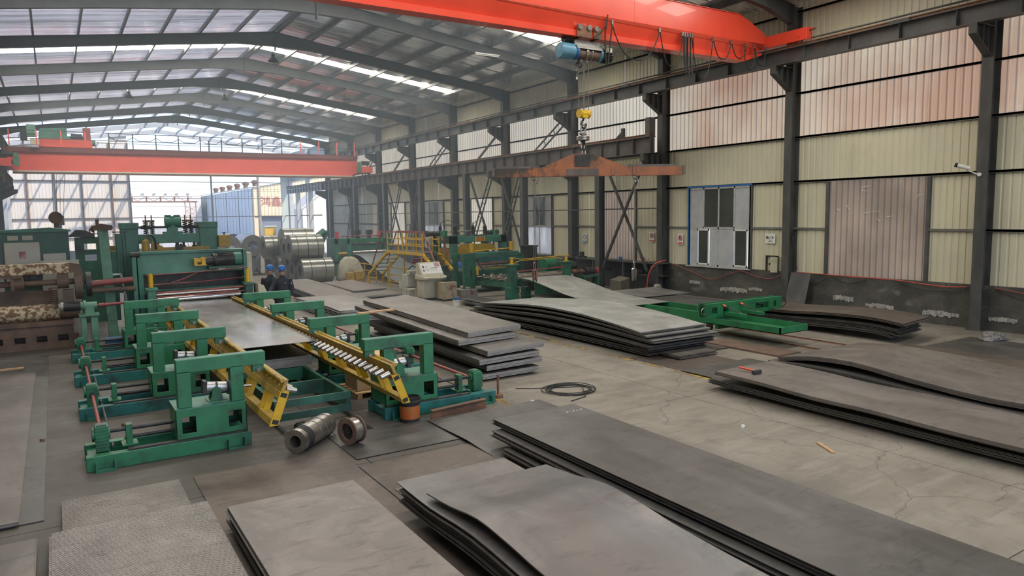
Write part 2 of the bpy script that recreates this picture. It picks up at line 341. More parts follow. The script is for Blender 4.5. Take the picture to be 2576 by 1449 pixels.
xs = [XL-.2, 3.4, 9.4, 15.4, XW+.2]; ys = [-14.6, -9, -3, 3, 9, 15, 21, 27, 33, 39, 45, 51, 57, 66]
for i in range(4):
    for j in range(13):
        part(fl, 'slab', MB().box(xs[i]+.006, xs[i+1]-.006, ys[j]+.006, ys[j+1]-.006, -.03, 0), 'floor')
# worn yellow walkway lines painted on the slabs
def line_mat():
    m, n, l = new_mat('worn_yellow_line'); b = n['Principled BSDF']; b.inputs['Base Color'].default_value = (.34, .22, .06, 1); b.inputs['Roughness'].default_value = .6
    g = n.new('ShaderNodeNewGeometry'); t = n.new('ShaderNodeTexNoise'); t.inputs['Scale'].default_value = 3.5; t.inputs['Detail'].default_value = 8
    r = n.new('ShaderNodeMapRange'); r.inputs[1].default_value = .46; r.inputs[2].default_value = .60; tb = n.new('ShaderNodeBsdfTransparent'); mx = n.new('ShaderNodeMixShader')
    l.new(g.outputs['Position'], t.inputs[0]); l.new(t.outputs[0], r.inputs[0]); l.new(r.outputs[0], mx.inputs[0]); l.new(tb.outputs[0], mx.inputs[1]); l.new(b.outputs[0], mx.inputs[2]); l.new(mx.outputs[0], n['Material Output'].inputs[0])
    return m
M['line'] = line_mat()
for x, y0, y1 in ((6.5, 8.6, 21), (10.75, 9.2, 19.5)):
    part(fl, 'floor_line', MB().box(x-.07, x+.07, y0, y1, 0, .0015), 'line')
# ---- corrugated sheets share two unit meshes
def corr_mesh(mat, name):
    b = MB(); prof = [(0, 0)]
    for k in range(4):
        o = k/4
        prof += [(o+.085, 0), (o+.11, .022), (o+.15, .022), (o+.175, 0)]
    prof.append((1, 0)); n = len(prof)
    b.add([(p[1], p[0], z) for z in (0, 1) for p in prof], [(i, i+1, n+i+1, n+i) for i in range(n-1)])
    me = b.mesh(name); me.materials.append(M[mat]); return me
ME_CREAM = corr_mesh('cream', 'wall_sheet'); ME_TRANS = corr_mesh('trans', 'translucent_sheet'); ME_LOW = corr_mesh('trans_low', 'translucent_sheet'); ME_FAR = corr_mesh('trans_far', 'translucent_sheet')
def sheets(par, me, x, y0, y1, z0, z1, flip=False, jit=0):
    if y1-y0 < .05: return
    n = max(1, round((y1-y0)/.86)); w = (y1-y0)/n
    for k in range(n):
        dx = random.uniform(-jit, jit)
        if flip: inst(par, me.name.split('.')[0], me, (x+dx, y0+(k+1)*w, z0), (1, w*1.004, z1-z0), (0, 0, pi))
        else: inst(par, me.name.split('.')[0], me, (x+dx-.028, y0+k*w, z0), (1, w*1.004, z1-z0))
wr = struct('wall_right'); wlft = struct('wall_left')
OPEN = {4: (11.09, 14.28), 5: (17.3, 20.25), 6: (23.38, 25.64), 7: (29.5, 31.72), 8: (35.3, 37.9), 9: (41.4, 44.2), 10: (47.4, 49.9)}   # bay index -> opening in the lower wall
WIN = (5, 7, 9)
for k in range(13):
    y0, y1 = YC[k], YC[k+1]
    o = OPEN.get(k)
    sheets(wr, ME_CREAM, XW, y0, y1, 4.24, 5.70, jit=.004)
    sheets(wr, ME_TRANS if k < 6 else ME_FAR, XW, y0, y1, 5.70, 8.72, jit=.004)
    sheets(wr, ME_CREAM, XW, y0, y1, 8.68, 10.05, jit=.004)
    if o:
        sheets(wr, ME_CREAM, XW, y0, o[0], 1.2, 4.26, jit=.004); sheets(wr, ME_CREAM, XW, o[1], y1, 1.2, 4.26, jit=.004)
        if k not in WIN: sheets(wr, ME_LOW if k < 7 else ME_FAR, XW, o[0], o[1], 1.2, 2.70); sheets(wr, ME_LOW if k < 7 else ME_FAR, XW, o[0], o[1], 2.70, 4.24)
    else: sheets(wr, ME_CREAM, XW, y0, y1, 1.2, 4.26, jit=.004)
    # left wall: cream below, translucent above
    sheets(wlft, ME_CREAM, XL, y0, y1, 1.2, 5.7, True); sheets(wlft, ME_TRANS, XL, y0, y1, 5.7, 8.7, True); sheets(wlft, ME_CREAM, XL, y0, y1, 8.68, 10.05, True)
    part(wr, 'plinth', MB().box(XW-.12, XW+.12, y0, y1, -.03, 1.2), 'plinth')
    part(wlft, 'plinth', MB().box(XL-.12, XL+.12, y0, y1, -.03, 1.2), 'plinth')
    for z in (2.68, 4.24, 5.70, 7.13, 9.75):
        if k >= 3:
            g = MB().box(XW-.10, XW-.035, y0, y1, z-.03, z+.03).box(XW-.10, XW-.09, y0, y1, z-.045, z+.035)
            if not (o and z < 3): part(wr, 'girt', g, 'girt')
            else:
                part(wr, 'girt', MB().box(XW-.10, XW-.035, y0, o[0], z-.035, z+.03), 'girt'); part(wr, 'girt', MB().box(XW-.10, XW-.035, o[1], y1, z-.035, z+.03), 'girt')
        if k >= 7: part(wlft, 'girt', MB().box(XL+.035, XL+.10, y0, y1, z-.05, z+.03), 'girder')
    if o:
        for y in o: part(wr, 'jamb', MB().box(XW-.11, XW-.03, y-.05, y+.05, 1.2, 4.2), 'girder')
# flaked plaster on the plinth: thin broken patches standing proud
def flake(y, z, w, h, seed):
    r = random.Random(seed); b = MB(); n = 26; P = []
    for k in range(n): P.append((y-w/2+w*k/(n-1), z-h*.45+r.uniform(-.35, .35)*h*.6))
    for k in range(n-1, -1, -1): P.append((y-w/2+w*k/(n-1), z+h*.15*sin(pi*k/(n-1))+r.uniform(-.12, .12)*h+.03))
    b.prism(P, 'x', XW-.135, XW-.119); part(wr, 'plaster_flake', b, 'plaster')
for i, a in enumerate(((19.9, .55, .55, .16), (18.0, .42, 1.25, .22), (17.0, .5, .6, .12), (13.6, .50, .7, .2), (12.4, .36, .9, .16), (10.6, .33, 1.0, .2), (9.0, .33, .7, .14))): flake(*a, i)
# ---- ceiling: rafters, purlins, roof sheets and skylights
ce = struct('ceiling')
def roof_pt(x, dz=0): return zroof(x)+dz
SKY = [-10.9, 1.1, 13.1, 25.1, 37.2, 49.2]
def slope_strip(y0, y1, x0, x1, dz):
    return MB().add([(x0, y0, zroof(x0)+dz), (x1, y0, zroof(x1)+dz), (x1, y1, zroof(x1)+dz), (x0, y1, zroof(x0)+dz)], [(0, 1, 2, 3)])
px = [XR+.12+1.49*k for k in range(9)]; px[-1] = XW+.05
edges = [YC[0]-.2]
for s in SKY: edges += [s-.46, s+.46]
edges.append(YC[-1]+.25)
for i in range(len(edges)-1):
    y0, y1 = edges[i], edges[i+1]
    lit = i % 2 == 1
    for side in (1, -1):
        for k in range(8):
            a, b = XR+side*(px[k]-XR), XR+side*(px[k+1]-XR)
            if k == 0: a = XR
            lt = lit and k < 8 and not (k == 7)
            if not lt:
                n = max(1, round((y1-y0)/2.2)) if y0 > 14 else 1
                for j in range(n):
                    part(ce, 'roof_sheet', slope_strip(y0+(y1-y0)*j/n, y0+(y1-y0)*(j+1)/n, a, b, .14), 'roofsheet' if side == 1 else 'roofsheet_bright')
            else:
                part(ce, 'skylight_panel', slope_strip(y0, y1, a, b, .14), 'skylight', label='bright translucent skylight panel')
for k in range(1, 14):
    y0, y1 = (YC[k-1], YC[k]) if k < 14 else (0, 0)
    for side in (1, -1):
        for x in px[:-1]:
            X = XR+side*(x-XR)
            part(ce, 'purlin', MB().box(X-.035, X+.035, y0, y1, zroof(X)-.04, zroof(X)+.12).box(X-.035, X+.035+.03*side, y0, y1, zroof(X)-.05, zroof(X)-.035), 'purlin')
for k in range(14):
    y = YC[k]
    for side in (1, -1):
        P = []
        for x, d in ((0, .62), (1.6, .44), (7, .40), (10.6, .42), (12.0, .62)): P.append((XR+side*x, zroof(XR+side*x)-.04-d))
        T = [(XR+side*x, zroof(XR+side*x)-.04) for x in (12.0, 0)]
        r = part(ce, 'rafter', MB().prism(P+T, 'y', y-.008, y+.008), 'rafter')
        fb = MB()
        for i in range(4):
            (xa, za), (xb, zb) = P[i], P[i+1]; fb.bar((xa, y, za), (xb, y, zb), .2, .014)
        fb.bar((T[0][0], y, T[0][1]), (T[1][0], y, T[1][1]), .2, .014)
        part(r, 'flange', fb, 'rafter')
        if side == 1: part(r, 'apex_plate', MB().box(XR-.02, XR+.02, y-.11, y+.11, zroof(XR)-.85, zroof(XR)-.05), 'rafter')
# diagonal roof bracing rods at the eaves are left to the wall trusses below
# ---- columns
def ordl(k): return ORD[k]
for k in range(2, 14):
    y = YC[k]
    for side in (1, -1):
        if side == -1 and k < 8: continue
        xi = 20.75 if side == 1 else -2.95; xo = 21.17 if side == 1 else -3.37; sg = 1 if side == 1 else -1
        n = k-3
        lab = ('dark steel column on the right wall, %s from the camera' % ORD[n-1] if n > 1 else 'dark steel column on the right wall nearest the camera, by the white security camera') if side == 1 else 'dark steel column along the left edge of the photo, %s one' % ORD[k-8]
        if n <= 0: lab = 'dark steel column on the right wall beside the camera'
        t = thing('steel_column', lab, 'column', ((xi+xo)/2, y, 0), 'wall columns')
        part(t, 'web', MB().box(min(xi, xo), max(xi, xo), y-.008, y+.008, 0, 9.9), 'column')
        part(t, 'inner_flange', MB().box(xi-.009, xi+.009, y-.14, y+.14, 0, 9.9), 'column')
        part(t, 'outer_flange', MB().box(xo-.009, xo+.009, y-.14, y+.14, 0, 9.9), 'column')
        part(t, 'base_plate', MB().box(min(xi, xo)-.05, max(xi, xo)+.03, y-.2, y+.2, 0, .03), 'column')
        # brackets that carry the crane runways
        def bracket(z, d=.85):
            b = MB(); x2 = xi-sg*d
            b.prism([(xi, z-.75), (xi, z), (x2, z), (x2, z-.25)], 'y', y-.008, y+.008)
            b.bar((xi, y, z), (x2, y, z), .26, .014).bar((xi, y, z-.75), (x2, y, z-.25), .2, .014).bar((x2, y, z-.25), (x2, y, z), .2, .014)
            for q in (.3, .62): b.box(min(xi-sg*d*q, xi-sg*d*q+.012), max(xi-sg*d*q, xi-sg*d*q+.012), y-.11, y+.11, z-.75+.5*q, z)
            part(t, 'bracket', b, 'column')
        bracket(7.92)
        if k >= 6: bracket(5.58, .95)
# ---- crane runways
def runway(x, z0, z1, y0, y1, name, label, mat, dstiff, railmat='rust'):
    t = thing(name, label, 'crane runway', (x, (y0+y1)/2, z0), 'crane runway girders')
    part(t, 'web', MB().box(x-.008, x+.008, y0, y1, z0, z1), mat)
    part(t, 'bottom_flange', MB().box(x-.14, x+.14, y0, y1, z0, z0+.016), mat)
    part(t, 'top_flange', MB().box(x-.17, x+.17, y0, y1, z1-.018, z1), mat)
    part(t, 'rail', MB().prism([(x-.05, z1), (x+.05, z1), (x+.05, z1+.015), (x+.012, z1+.03), (x+.012, z1+.08), (x+.035, z1+.09), (x+.035, z1+.12), (x-.035, z1+.12), (x-.035, z1+.09), (x-.012, z1+.08), (x-.012, z1+.03), (x-.05, z1+.015)], 'y', y0, y1), railmat)
    me = MB().box(-.13, .13, -.006, .006, z0+.016-z0, z1-.018-z0).mesh('stiffener'); me.materials.append(M[mat])
    y = y0+.05
    while y < y1: inst(t, 'stiffener', me, (0, y-(y0+y1)/2, 0)); y += dstiff
    return t
up = runway(20.2, 7.95, 8.40, -14, 63.5, 'crane_runway', 'upper grey crane runway girder along the right wall', 'girder', 1.5)
part(up, 'conductor_bar', MB().cyl((20.30, -14, 8.62), (20.30, 63.5, 8.62), .03, 6), 'girder')
part(up, 'red_line', MB().box(20.035, 20.055, -14, 34, 8.385, 8.40), 'redpaint')
for y in (11.6, 23.0, 29.5): part(up, 'rail_joint', MB().box(20.12, 20.15, y-.3, y+.3, 8.42, 8.50), 'dark')
lo = runway(20.15, 5.62, 6.26, 21.3, 62.5, 'crane_runway', 'lower brown crane runway girder that stops at the third column', 'girder_brown', 1.0)
part(lo, 'end_stop', MB().box(20.0, 20.3, 21.34, 21.6, 6.26, 7.0), 'girder_brown')
part(lo, 'buffer', MB().prism([(23.0, 6.38), (23.5, 6.38), (23.15, 6.6), (23.15, 6.75), (23.0, 6.75)], 'x', 20.1, 20.2), 'dark')
runway(-2.35, 7.95, 8.40, -14, 63.5, 'crane_runway', 'upper crane runway girder along the left edge of the photo', 'girder', 1.5)
runway(-2.3, 5.62, 6.26, -14, 62.5, 'crane_runway', 'lower crane runway girder along the left edge of the photo', 'girder_brown', 1.0)
# ---- inner posts of the lower runway with lattice bracing
INY = [24.6+6*k for k in range(7)]
for k, y in enumerate(INY):
    t = thing('runway_post', 'dark H-section post under the lower crane runway, %s from the camera' % ORD[k], 'post', (20.15, y, 0), 'posts under the lower runway')
    part(t, 'web', MB().box(20.15-.14, 20.15+.14, y-.007, y+.007, 0, 5.62), 'column')
    for s_ in (-1, 1): part(t, 'flange', MB().box(20.15+s_*.15-.008, 20.15+s_*.15+.008, y-.15, y+.15, 0, 5.62), 'column')
    part(t, 'base_plate', MB().box(19.9, 20.4, y-.2, y+.2, 0, .03), 'column')
def lattice(a, b, w, label, ladder):
    a = Vector(a); b = Vector(b); t = thing('brace', label, 'brace', tuple(a), 'wall bracing')
    if not ladder:
        part(t, 'angle_bar', MB().bar(a, b, .09, .09, (1, 0, 0)), 'column'); return
    d = (b-a).normalized(); o = Vector((1, 0, 0)).cross(d).normalized()*w/2
    part(t, 'chord', MB().bar(a+o, b+o, .06, .06, (1, 0, 0)), 'column'); part(t, 'chord', MB().bar(a-o, b-o, .06, .06, (1, 0, 0)), 'column')
    n = int((b-a).length/.75)
    for k in range(1, n):
        p = a+(b-a)*k/n; part(t, 'rung', MB().bar(p+o, p-o, .03, .03, (1, 0, 0)), 'column')
for k, y in enumerate(YC[5:12]):
    if y < 21: continue
    m = y+3.05
    if k in (1, 3, 5):
        lattice((20.14, y+.2, 5.4), (20.14, m-.2, .9), .3, 'ladder-like lattice brace between the %s wall column and the post after it' % ORD[k+1], k != 1)
        lattice((20.30, y+.2, .9), (20.30, m-.2, 5.4), .3, 'diagonal angle brace rising from the foot of the %s wall column' % ORD[k+1], False)
    else:
        lattice((20.14, m+.2, 5.4), (20.14, y+5.5, .9), .3, 'ladder-like lattice brace descending behind the %s runway post' % ORD[k], True)
        lattice((20.30, m+.2, .9), (20.30, y+5.5, 5.4), .3, 'diagonal angle brace crossing behind the %s runway post' % ORD[k], False)
    part(wr, 'tie_bar', MB().box(20.55, 20.6, y, y+6, 3.42, 3.47), 'column')
for k, y in enumerate(YC[7:12]):
    lattice((20.6, y+.2, 7.6), (20.6, y+2.6, 6.3), .3, 'short diagonal strut under the upper runway at the %s wall column' % ORD[k+4], k % 2 == 0)
# ---- windows in the right wall
def window(k, n):
    y0, y1 = OPEN[k]; w = struct('window_%d' % n); x = XW-.08
    def fr(a, b, c, d): part(w, 'frame_bar', MB().box(x-.03, x+.03, a, b, c, d), 'alframe')
    fr(y0, y1, 1.2, 1.27); fr(y0, y1, 4.13, 4.2); fr(y0, y1, 2.62, 2.70); fr(y0, y0+.06, 1.2, 4.2); fr(y1-.06, y1, 1.2, 4.2)
    q = (y1-y0)/4
    for i in range(1, 4): fr(y0+q*i-.03, y0+q*i+.03, 2.66, 4.2)
    fr(y0+q*2-.03, y0+q*2+.03, 1.2, 2.66)
    mats = ['board', 'glassdark', 'glassdark', 'board']
    for i in range(4): part(w, 'pane', MB().box(x-.006, x+.006, y0+q*i+.02, y0+q*(i+1)-.02, 2.68, 4.15), mats[i])
    if k == 5:
        for a, b, mt in ((y0, y0+q*.15, 'board'), (y0+q*.2, y0+q*.95, 'glassdark'), (y0+q, y0+q*2, 'board'), (y0+2*q, y0+q*2.6, 'board'), (y0+2.65*q, y0+3.35*q, 'glassdark'), (y0+3.4*q, y1, 'board')):
            part(w, 'pane', MB().box(x-.02, x-.008, a+.02, b-.02, 1.25, 2.64), mt)
        for a, b in ((y0+q*.15, y0+q), (y0+q*2.6, y0+q*3.4)):
            for c in ((a, a+.05, 1.25, 2.62), (b-.05, b, 1.25, 2.62), (a, b, 1.25, 1.31), (a, b, 2.56, 2.62)): part(w, 'sash_bar', MB().box(x-.045, x-.02, *c), 'white')
        part(w, 'blue_edge', MB().box(x-.05, x+.03, y0-.05, y1+.1, 4.2, 4.26), 'bluedeep'); part(w, 'blue_edge', MB().box(x-.05, x+.03, y1, y1+.06, 1.2, 4.2), 'bluedeep')
        part(w, 'sill', MB().box(x-.1, x+.1, y0-.05, y1+.1, 1.16, 1.2), 'alframe')
    else:
        for i in range(2): part(w, 'pane', MB().box(x-.006, x+.006, y0+2*q*i+.02, y0+2*q*(i+1)-.02, 1.25, 2.64), 'winlit')
M['winlit'] = translucent('frosted_pane', (.60, .60, .58), (.45, .45, .44), .8, 2)
for i, k in enumerate(WIN): window(k, i+1)
# ================================================================ STEEL PLATES
def spline(P, n):
    """Catmull-Rom through (y,z) points, resampled"""
    out = []; m = len(P)
    for i in range(m-1):
        p0 = P[max(i-1, 0)]; p1 = P[i]; p2 = P[i+1]; p3 = P[min(i+2, m-1)]
        k = max(2, int(n/(m-1)))
        for j in range(k):
            t = j/k
            out.append(tuple(.5*(2*p1[c]+(p2[c]-p0[c])*t+(2*p0[c]-5*p1[c]+4*p2[c]-p3[c])*t*t+(3*p1[c]-p0[c]-3*p2[c]+p3[c])*t**3) for c in (0, 1)))
    out.append(P[-1]); return out
def plate_mb(x0, x1, prof, t, tilt=0.0, seg=18, skew=0.0):
    """sheet of thickness t whose TOP follows prof [(y,z)...]; tilt raises the x1 side"""
    Q = spline(prof, seg) if len(prof) > 2 else prof
    b = MB(); n = len(Q); V = []
    for k, (y, z) in enumerate(Q):
        V += [(x0, y, z), (x1, y+skew, z+tilt), (x1, y+skew, z+tilt-t), (x0, y, z-t)]
    F = [(0, 1, 2, 3), (4*n-1, 4*n-2, 4*n-3, 4*n-4)]
    for k in range(n-1):
        i = 4*k; j = i+4
        F += [(i, j, j+1, i+1), (i+1, j+1, j+2, i+2), (i+2, j+2, j+3, i+3), (i+3, j+3, j, i)]
    return b.add(V, F)
def plate(x0, x1, prof, t, mat, label, group=None, tilt=0.0, skew=0.0, edge=False, name='steel_plate'):
    o = solo(name, plate_mb(x0, x1, prof, t, tilt, skew=skew), mat, label, 'steel plate', group, smooth=40)
    if edge:
        o.data.materials.append(M['plate_edge'])
        for p in o.data.polygons:
            if abs(p.normal.z) < .5 and abs(p.normal.y) > .6: p.material_index = 1
    return o
def stack(x0, x1, prof, n, t, mat, lab_top, lab_rest, group, gap=.002, jx=.012, jy=.03, floor=0.0, tilt=0.0, skew=0, submat=None, edge=False, flat=0.0):
    """n sheets lying on one another; top one follows prof, lower ones the same, never below floor"""
    r = random.Random(hash(lab_top) % 1000 if False else len(lab_top)*7+n)
    for k in range(n):
        d = k*(t+gap)
        pr = [(y+(r.uniform(-jy, jy) if k else 0)*(1 if i in (0, len(prof)-1) else 0), max(z-d-flat*k*(z-floor-d)/max(n, 1), floor+t*1.02+(n-1-k)*(t+.0006))) for i, (y, z) in enumerate(prof)]
        dx = r.uniform(-jx, jx) if k else 0
        plate(x0+dx, x1+dx, pr, t, (mat if k == 0 else (submat or mat)), lab_top if k == 0 else lab_rest, group, tilt, skew, edge)
# chequer (tear-drop) plate
def chequer_mat(a=(.17, .15, .135), b_=(.21, .19, .17), c_=(.13, .115, .105), ro=.42):
    m = plate_mat('chequer_plate', a, b_, c_, ro); n, l = m.node_tree.nodes, m.node_tree.links; b = n['Principled BSDF']
    g = n.new('ShaderNodeNewGeometry'); mp = n.new('ShaderNodeMapping'); mp.inputs['Rotation'].default_value = (0, 0, radians(45)); mp.inputs['Scale'].default_value = (1, 1, 1)
    l.new(g.outputs['Position'], mp.inputs[0]); c = n.new('ShaderNodeTexChecker'); c.inputs['Scale'].default_value = 36; l.new(mp.outputs[0], c.inputs[0])
    w1 = n.new('ShaderNodeTexWave'); w1.inputs['Scale'].default_value = 9; w1.bands_direction = 'X'; l.new(mp.outputs[0], w1.inputs[0])
    w2 = n.new('ShaderNodeTexWave'); w2.inputs['Scale'].default_value = 9; w2.bands_direction = 'Y'; l.new(mp.outputs[0], w2.inputs[0])
    x = n.new('ShaderNodeMix'); x.data_type = 'FLOAT'; l.new(c.outputs[1], x.inputs[0]); l.new(w1.outputs[1], x.inputs[2]); l.new(w2.outputs[1], x.inputs[3])
    bp = n.new('ShaderNodeBump'); bp.inputs['Strength'].default_value = .6; bp.inputs['Distance'].default_value = .006; l.new(x.outputs[0], bp.inputs['Height']); l.new(bp.outputs[0], b.inputs['Normal'])
    return m
M['chequer'] = chequer_mat()
M['chequer_top'] = chequer_mat((.21, .19, .175), (.26, .24, .22), (.17, .155, .145), .34)
T = .012
# bottom left: chequer plates
plate(-.13, 1.12, [(9.66, .05), (6.5, .05), (3.2, .05)], T, 'chequer', 'lower chequer plate showing behind the front-left chequer plate', 'chequer plates')
stack(-.22, 1.26, [(8.53, .115), (6, .115), (2.6, .115)], 4, T, 'chequer_top', 'large chequer plate in the bottom left foreground with zigzag tread marks', 'chequer plate in the pile under the front-left top plate', 'chequer plates', jx=.03, jy=.05)
plate(1.30, 3.18, [(9.75, .013), (8.2, .013), (5.2, .013)], T, 'plate_brown', 'thin brown floor plate behind the mottled front plate stack')
stack(1.36, 2.74, [(7.84, .26), (5.5, .26), (2.0, .26)], 9, T, 'plate_warm', 'mottled grey top plate of the stack at the bottom left of centre', 'plate edge in the low stack under the mottled grey plate', 'bottom centre-left stack', gap=.007, jx=.03, jy=.04, floor=.02, submat='plate_dark')
plate(3.2, 4.9, [(8.9, .012), (6.5, .012), (3.0, .012)], .01, 'plate_brown', 'rust-edged thin plate on the floor under the bent plate stack')
# bottom middle: bent plates
stack(3.02, 4.42, [(7.22, .37), (6.4, .36), (5.5, .41), (4.4, .35), (3.3, .32), (1.8, .31)], 6, T, 'plate_blue', 'bent plate lying just under the big bent foreground plate, its far corner bare', 'bent plate edge under the big foreground plate', 'bent foreground stack', jx=.03, jy=.12, floor=.02, submat='plate_dark', flat=.5)
plate(3.10, 4.62, [(6.62, .42), (6.1, .46), (5.55, .53), (5.0, .50), (4.5, .45), (3.5, .41), (1.8, .40)], .014, 'plate_blue', 'big wavy bent plate in the bottom middle foreground with blue sheen')
stack(3.28, 4.5, [(6.9, .16), (5.5, .17), (3.5, .16), (1.8, .15)], 7, T, 'plate_dark', 'dark plate deep under the bent foreground plates', 'dark lower plate on the floor under the bent foreground stack', 'bent foreground stack', jx=.05, jy=.1, floor=.015)
# bottom right: long dark stack in three bundles
stack(5.20, 6.66, [(8.78, .345), (6.5, .335), (4, .33), (1.2, .33)], 6, .010, 'plate_dark', 'long dark top plate running to the bottom right corner', 'plate edge in the top bundle of the long dark stack', 'long dark stack', gap=.004, jx=.02, jy=.06, floor=.22)
stack(5.08, 6.5, [(8.62, .235), (6.5, .22), (4, .215), (1.2, .215)], 6, .010, 'plate_dark', 'uppermost plate of the middle bundle of the long dark stack', 'plate edge in the middle bundle of the long dark stack', 'long dark stack', gap=.003, jx=.03, jy=.05, floor=.12)
stack(4.98, 6.4, [(8.15, .115), (6.5, .10), (4, .10), (1.2, .10)], 6, .010, 'plate_dark', 'uppermost plate of the bottom bundle of the long dark stack', 'plate edge in the bottom bundle of the long dark stack', 'long dark stack', gap=.003, jx=.03, jy=.04, floor=.013)
# loose sheets on the floor in the middle
plate(3.27, 4.86, [(10.36, .014), (9.8, .013), (9.18, .016)], .008, 'plate_dark', 'flat dark sheet on the floor beside the steel roll and wheel')
plate(4.86, 7.05, [(10.3, .03), (9.7, .035), (9.0, .05), (8.6, .03), (8.02, .012)], .008, 'plate_dark', 'curved dark sheet on the floor at the end of the long dark stack')
# right foreground
stack(10.0, 11.6, [(8.92, .40), (7.9, .385), (6.9, .345), (6.0, .35), (5.0, .32), (4, .31), (2.5, .33)], 5, T, 'plate_warm', 'purplish plate on the right with the red hammer lying on it', 'plate edge under the plate that carries the hammer', 'hammer stack', jx=.02, jy=.03, floor=.2)
stack(10.12, 11.55, [(9.15, .21), (8.0, .20), (6.9, .18), (6.0, .18), (5.0, .17), (4, .165), (2.5, .17)], 8, T, 'plate_dark', 'dark plate at mid height below the hammer plate', 'dark lower plate in the stack below the hammer', 'hammer stack', jx=.05, jy=.08, floor=.01)
stack(11.82, 13.3, [(8.95, .44), (8.3, .56), (7.4, .60), (6.4, .50), (5.2, .42), (4.0, .45), (2.5, .42)], 6, T, 'plate_warm', 'humped plate on top of the stack behind the hammer plate', 'plate edge under the humped plate behind the hammer', 'humped stack', jx=.02, jy=.03, floor=.3)
stack(11.72, 13.25, [(9.12, .36), (8.3, .40), (7.4, .40), (6.4, .34), (5.2, .29), (4.0, .29), (2.5, .28)], 14, T, 'plate_dark', 'dark plate starting the thick lower half of the humped stack', 'dark plate in the thick lower half of the humped stack', 'humped stack', jx=.012, jy=.02, floor=.0)
stack(13.45, 14.95, [(9.2, .36), (8.2, .42), (7.2, .40), (6.2, .34), (5, .30), (3.6, .30)], 8, T, 'chequer', 'chequer plate on top of the stack between the humped stack and the wall', 'plate in the low stack right of the humped stack', 'chequer stack', jx=.03, jy=.05)
plate(15.2, 17.2, [(9.4, .05), (7, .05), (4.5, .05)], .03, 'plate_brown', 'flat brown plate on the floor near the nearest wall column')
plate(16.4, 19.6, [(9.1, .013), (7.4, .013), (5.5, .013)], .01, 'plate_dark', 'thin dark floor sheet at the foot of the nearest wall column')
# by the wall
stack(17.2, 18.85, [(9.5, .52), (10.4, .60), (11.6, .58), (13.0, .50), (15.2, .47)], 6, T, 'plate_brown', 'brown plate on top of the stack against the right wall', 'plate edge high in the brown stack against the right wall', 'wall stack', jx=.03, jy=.06, floor=.3, skew=.25)
stack(17.25, 18.7, [(9.7, .36), (10.4, .42), (11.6, .40), (13.0, .34), (15.2, .32)], 16, T, 'plate_dark', 'dark plate at mid height of the stack against the right wall', 'dark plate low in the brown stack against the right wall', 'wall stack', jx=.05, jy=.15, floor=.0, skew=.25)
# centre right: silvery wavy stack in front of the second line
G = 'silvery stack'
stack(11.05, 13.1, [(12.05, .60), (13.3, .72), (14.6, .80), (16.2, .80), (17.8, .70), (19.3, .58)], 4, T, 'plate_silver', 'wavy silvery sheet on top of the stack in the centre right', 'sheet edge in the top bundle under the wavy silvery sheet', G, jx=.02, jy=.04, floor=.5, submat='plate_dark')
stack(11.1, 13.15, [(11.9, .52), (13.3, .62), (14.6, .68), (16.2, .68), (17.8, .60), (19.6, .50)], 4, T, 'plate_pale', 'grey sheet leading the second bundle of the silvery stack', 'sheet edge in the second bundle of the silvery stack', G, jx=.03, jy=.05, floor=.42, submat='plate_dark')
stack(11.15, 13.25, [(11.75, .43), (13.3, .51), (14.6, .55), (16.2, .55), (17.8, .48), (19.9, .40)], 6, T, 'plate_pale', 'dark sheet leading the third bundle of the silvery stack', 'sheet edge in the third bundle of the silvery stack', G, jx=.05, jy=.08, floor=.3, submat='plate_dark')
stack(11.1, 13.2, [(11.8, .31), (13.3, .36), (14.6, .38), (16.2, .38), (17.8, .34), (20.1, .28)], 7, T, 'plate_dark', 'dark sheet leading the fourth bundle of the silvery stack', 'sheet edge in the fourth bundle of the silvery stack', G, jx=.06, jy=.08, floor=.16)
stack(11.2, 13.1, [(12.0, .17), (14, .19), (17, .18), (20.4, .16)], 9, T, 'plate_dark', 'dark sheet leading the bottom bundle of the silvery stack', 'sheet edge at the bottom of the silvery stack', G, jx=.06, jy=.08, floor=.0)
stack(11.55, 12.75, [(11.35, .11), (11.7, .11), (11.88, .11)], 6, T, 'plate_warm', 'short grey offcut plate at the near foot of the silvery stack', 'short offcut plate edge at the foot of the silvery stack', 'offcuts', jx=.02, jy=.03, floor=0)
plate(10.85, 12.6, [(10.3, .012), (11.2, .012), (12.2, .012)], .01, 'plate_brown', 'brown floor plate in front of the silvery stack')
plate(11.9, 13.6, [(11.7, .025), (12.6, .025), (13.4, .025)], .01, 'plate_brown', 'brown floor plate beside the near foot of the silvery stack')
plate(10.8, 12.9, [(9.5, .024), (10.0, .03), (10.55, .026)], .01, 'plate_dark', 'dark floor plate between the silvery stack and the hammer plate')
# sheet running out of the second line
plate(14.15, 16.15, [(22.05, .99), (21.2, .97), (20.2, .82), (19.0, .62), (17.8, .53), (16.3, .50)], .012, 'plate_silver', 'grey sheet sliding down from the roller of the second machine line')
plate(14.2, 16.2, [(21.3, .42), (19.5, .40), (18, .36), (16.6, .34)], .012, 'plate_dark', 'dark sheet lying under the sliding sheet of the second line')
stack(16.9, 19.0, [(15.6, .32), (17.5, .30), (19.3, .30)], 8, T, 'plate_dark', 'dark plate on the low stack beside the wall under the window', 'plate in the low dark stack beside the wall under the window', 'window stack', jx=.05, jy=.1)
plate(17.4, 19.6, [(18.7, .345), (19.2, .345), (20.6, .40)], .02, 'plate_pale', 'narrow pale sheet lying in front of the workbench')
